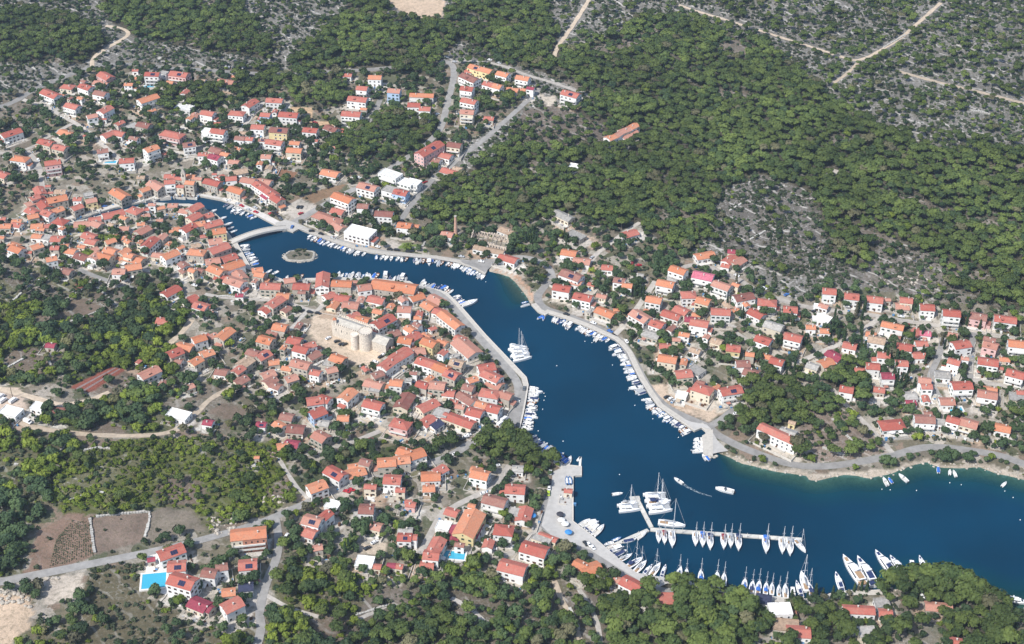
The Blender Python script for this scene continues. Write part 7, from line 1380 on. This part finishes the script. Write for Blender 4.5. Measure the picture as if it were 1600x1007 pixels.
for px_, py_, s_ in ((1376, 917, 1.3), (1388, 911, 1.6), (1402, 908, 1.7), (1416, 906, 1.75), (1430, 904, 1.8), (1446, 903, 1.85), (1462, 904, 1.8), (1478, 907, 1.8), (1494, 910, 1.7), (1508, 915, 1.7), (1522, 921, 1.7), (1536, 928, 1.6), (1550, 938, 1.6), (1562, 945, 1.5), (1410, 921, 1.5), (1440, 918, 1.6), (1470, 920, 1.6), (1500, 930, 1.6), (1525, 940, 1.6), (1545, 952, 1.6), (1560, 965, 1.7), (1318, 992, 1.7), (1405, 985, 1.6), (1418, 945, 1.3), (1250, 705, 1.6), (1245, 695, 1.5)):
    X, Y, Z = (float(v) for v in ground(px_, py_ + 10)); trees.append(('pine', X, Y, s_))
for row_, kd in ((P1, 'pine'),):
    for a_ in row_: trees.append((kd, *a_))
for a_, bb_ in zip(P2, brn): trees.append(('bright' if bb_ else 'broad', *a_))
print('pines', len(P1), 'broad', len(P2), 'shrubs', len(P3))
CR = {'pine': 3.9, 'broad': 2.7, 'bright': 2.6, 'cypress': 2.2}
rt = random.Random(77); info = []
for kd, x, y, s in trees:
    z = float(hgt(x, y)); px, py, D_ = project(x, y, z + 3); info.append((CR[kd] * s / D_, kd, x, y, z, s, float(px), float(py), 0 <= px <= 1600 and 0 <= py <= 1007))
info.sort(key=lambda q: -q[0])
cnt = {'pine': 0, 'broad': 0, 'bright': 0, 'cypress': 0}; LIM = {'pine': 300, 'broad': 210, 'bright': 90, 'cypress': 300}
rest = {k: [] for k in cnt}; tl = []
NAME = {'pine': 'pine_tree', 'broad': 'leafy_tree', 'bright': 'leafy_tree', 'cypress': 'cypress_tree'}
DESC = {'pine': ('small pine tree', 'pine tree', 'large pine tree'), 'broad': ('small dark green tree', 'dark green round tree', 'large dark green tree'), 'bright': ('small bright green tree', 'bright green tree', 'large bright green tree'), 'cypress': ('short slim cypress', 'slim dark cypress', 'tall slim cypress')}
for sz, kd, x, y, z, s, px, py, vis in info:
    if vis and cnt[kd] < LIM[kd]:
        v = rt.randrange(len(VAR[kd][0])); cnt[kd] += 1
        e_ = empty(NAME[kd], (x, y, z), rt.uniform(0, 6.28)); e_.scale = (s, s, s * rt.uniform(.9, 1.15))
        c_ = bpy.data.objects.new('crown', VAR[kd][0][v]); COL.objects.link(c_); c_.parent = e_
        t_ = bpy.data.objects.new('trunk', VAR[kd][1][v]); COL.objects.link(t_); t_.parent = e_
        tl.append(dict(o=e_, px=px, py=py, kd=kd, desc=DESC[kd][0 if s < .8 else 1 if s < 1.08 else 2], crown=c_, v=v))
    else: rest[kd].append((x, y, z, s))
auto_labels(tl)
GRP = {'pine': 'pines of the woods', 'broad': 'leafy trees of gardens and thickets', 'bright': 'leafy trees of gardens and thickets', 'cypress': 'cypresses among the houses'}
for d in tl: tag(d['o'], d['label'], 'tree', GRP[d['kd']])
# everything smaller: one object per kind, geometry nodes instancing the meshes of trees that already stand in the scene
def crown_obj(kd, v):
    for d in tl:
        if d['kd'] == kd and d['v'] == v: return d['crown']
def gn_forest(name, pts, sources, label):
    """pts rows x y z scale variant"""
    pts = np.array(pts, float); me_ = bpy.data.meshes.new(name); me_.vertices.add(len(pts)); me_.vertices.foreach_set('co', pts[:, :3].astype(np.float32).ravel())
    me_.attributes.new('sc', 'FLOAT', 'POINT').data.foreach_set('value', pts[:, 3].astype(np.float32)); me_.attributes.new('var', 'INT', 'POINT').data.foreach_set('value', pts[:, 4].astype(np.int32)); me_.update()
    o_ = bpy.data.objects.new(name, me_); COL.objects.link(o_); tag(o_, label, None, None, 'stuff')
    ng = bpy.data.node_groups.new(name + '_nodes', 'GeometryNodeTree'); ng.interface.new_socket('Geometry', in_out='INPUT', socket_type='NodeSocketGeometry'); ng.interface.new_socket('Geometry', in_out='OUTPUT', socket_type='NodeSocketGeometry')
    n = ng.nodes; l = ng.links; gi = n.new('NodeGroupInput'); go_ = n.new('NodeGroupOutput'); jn = n.new('GeometryNodeJoinGeometry')
    va = n.new('GeometryNodeInputNamedAttribute'); va.data_type = 'INT'; va.inputs['Name'].default_value = 'var'; sa = n.new('GeometryNodeInputNamedAttribute'); sa.data_type = 'FLOAT'; sa.inputs['Name'].default_value = 'sc'
    rv = n.new('FunctionNodeRandomValue'); rv.data_type = 'FLOAT_VECTOR'; rv.inputs[0].default_value = (0, 0, 0); rv.inputs[1].default_value = (.12, .12, 6.283)
    for i, src in enumerate(sources):
        oi = n.new('GeometryNodeObjectInfo'); oi.transform_space = 'ORIGINAL'; oi.inputs['Object'].default_value = src
        try: oi.inputs['As Instance'].default_value = False
        except Exception: pass
        cm = n.new('FunctionNodeCompare'); cm.data_type = 'INT'; cm.operation = 'EQUAL'; l.new(va.outputs['Attribute'], cm.inputs[2]); cm.inputs[3].default_value = i
        io = n.new('GeometryNodeInstanceOnPoints'); l.new(gi.outputs[0], io.inputs['Points']); l.new(cm.outputs[0], io.inputs['Selection']); l.new(oi.outputs['Geometry'], io.inputs['Instance']); l.new(rv.outputs[0], io.inputs['Rotation']); l.new(sa.outputs['Attribute'], io.inputs['Scale'])
        l.new(io.outputs[0], jn.inputs[0])
    l.new(jn.outputs[0], go_.inputs[0]); md = o_.modifiers.new('trees', 'NODES'); md.node_group = ng; return o_
for kd, nm, lb in (('pine', 'pine_forest', 'dense pine woods covering the slopes behind and around the village'), ('broad', 'distant_leafy_trees', 'smaller dark green trees spread through gardens and scrub'), ('bright', 'bright_thicket', 'bright green thickets on the left and lower slopes')):
    src = [crown_obj(kd, v) for v in range(len(VAR[kd][0]))]; src = [s_ for s_ in src if s_]
    if rest[kd] and src:
        pts = [(x, y, z, s, rt.randrange(len(src))) for x, y, z, s in rest[kd]]
        tz = [(p[0], p[1], p[2], p[3], p[4]) for p in pts]
        gn_forest(nm, tz, src, lb)
# shrubs: a handful of real bushes carry the meshes, the mass is one stuff object
sho = []
for v in range(5):
    a_ = P3[v]; o_ = bpy.data.objects.new('shrub', VAR['shrub'][0][v]); COL.objects.link(o_); o_.location = (a_[0], a_[1], float(hgt(a_[0], a_[1]))); sho.append(o_)
sl_ = [dict(o=o_, px=float(project(*o_.location)[0]), py=float(project(*o_.location)[1]), desc='low scrub bush') for o_ in sho]; auto_labels(sl_)
for d in sl_: tag(d['o'], d['label'], 'bush', 'scrub bushes')
pz = np.maximum(hgt(P3[:, 0], P3[:, 1]), .7 * (((P3[:, 0]-ix)/10)**2 + ((P3[:, 1]-iy)/7)**2 < 1))
zs = np.array([ZONES[min(int(round(i)), len(ZONES)-1)][0] for i in samp(ZI.astype(float), P3[:, 0], P3[:, 1])]); pb = np.where(zs == 'bright_scrub', .8, np.where(zs == 'thicket', .45, .04))
vv = np.where(NV.random(len(P3)) < pb, NV.integers(3, 5, len(P3)), NV.integers(0, 3, len(P3)))
gn_forest('scrub', np.c_[P3[5:, 0], P3[5:, 1], pz[5:], P3[5:, 2], vv[5:]], sho, 'low scrub and bushes over the dry slopes and garden plots')

# ------------------------------------------------------------------ air
hz = MB(); hz.box(-27000, 27000, -27000, 27000, -12, 640)
hm = bpy.data.materials.new('haze'); hm.use_nodes = True; t = hm.node_tree; t.nodes.clear(); mo = t.nodes.new('ShaderNodeOutputMaterial'); pv = t.nodes.new('ShaderNodeVolumePrincipled')
pv.inputs['Color'].default_value = (.66, .82, 1, 1); pv.inputs['Density'].default_value = .00008; pv.inputs['Anisotropy'].default_value = .3
t.links.new(pv.outputs[0], mo.inputs['Volume'])
tag(hz.build('haze', hm), None, None, None, 'stuff')
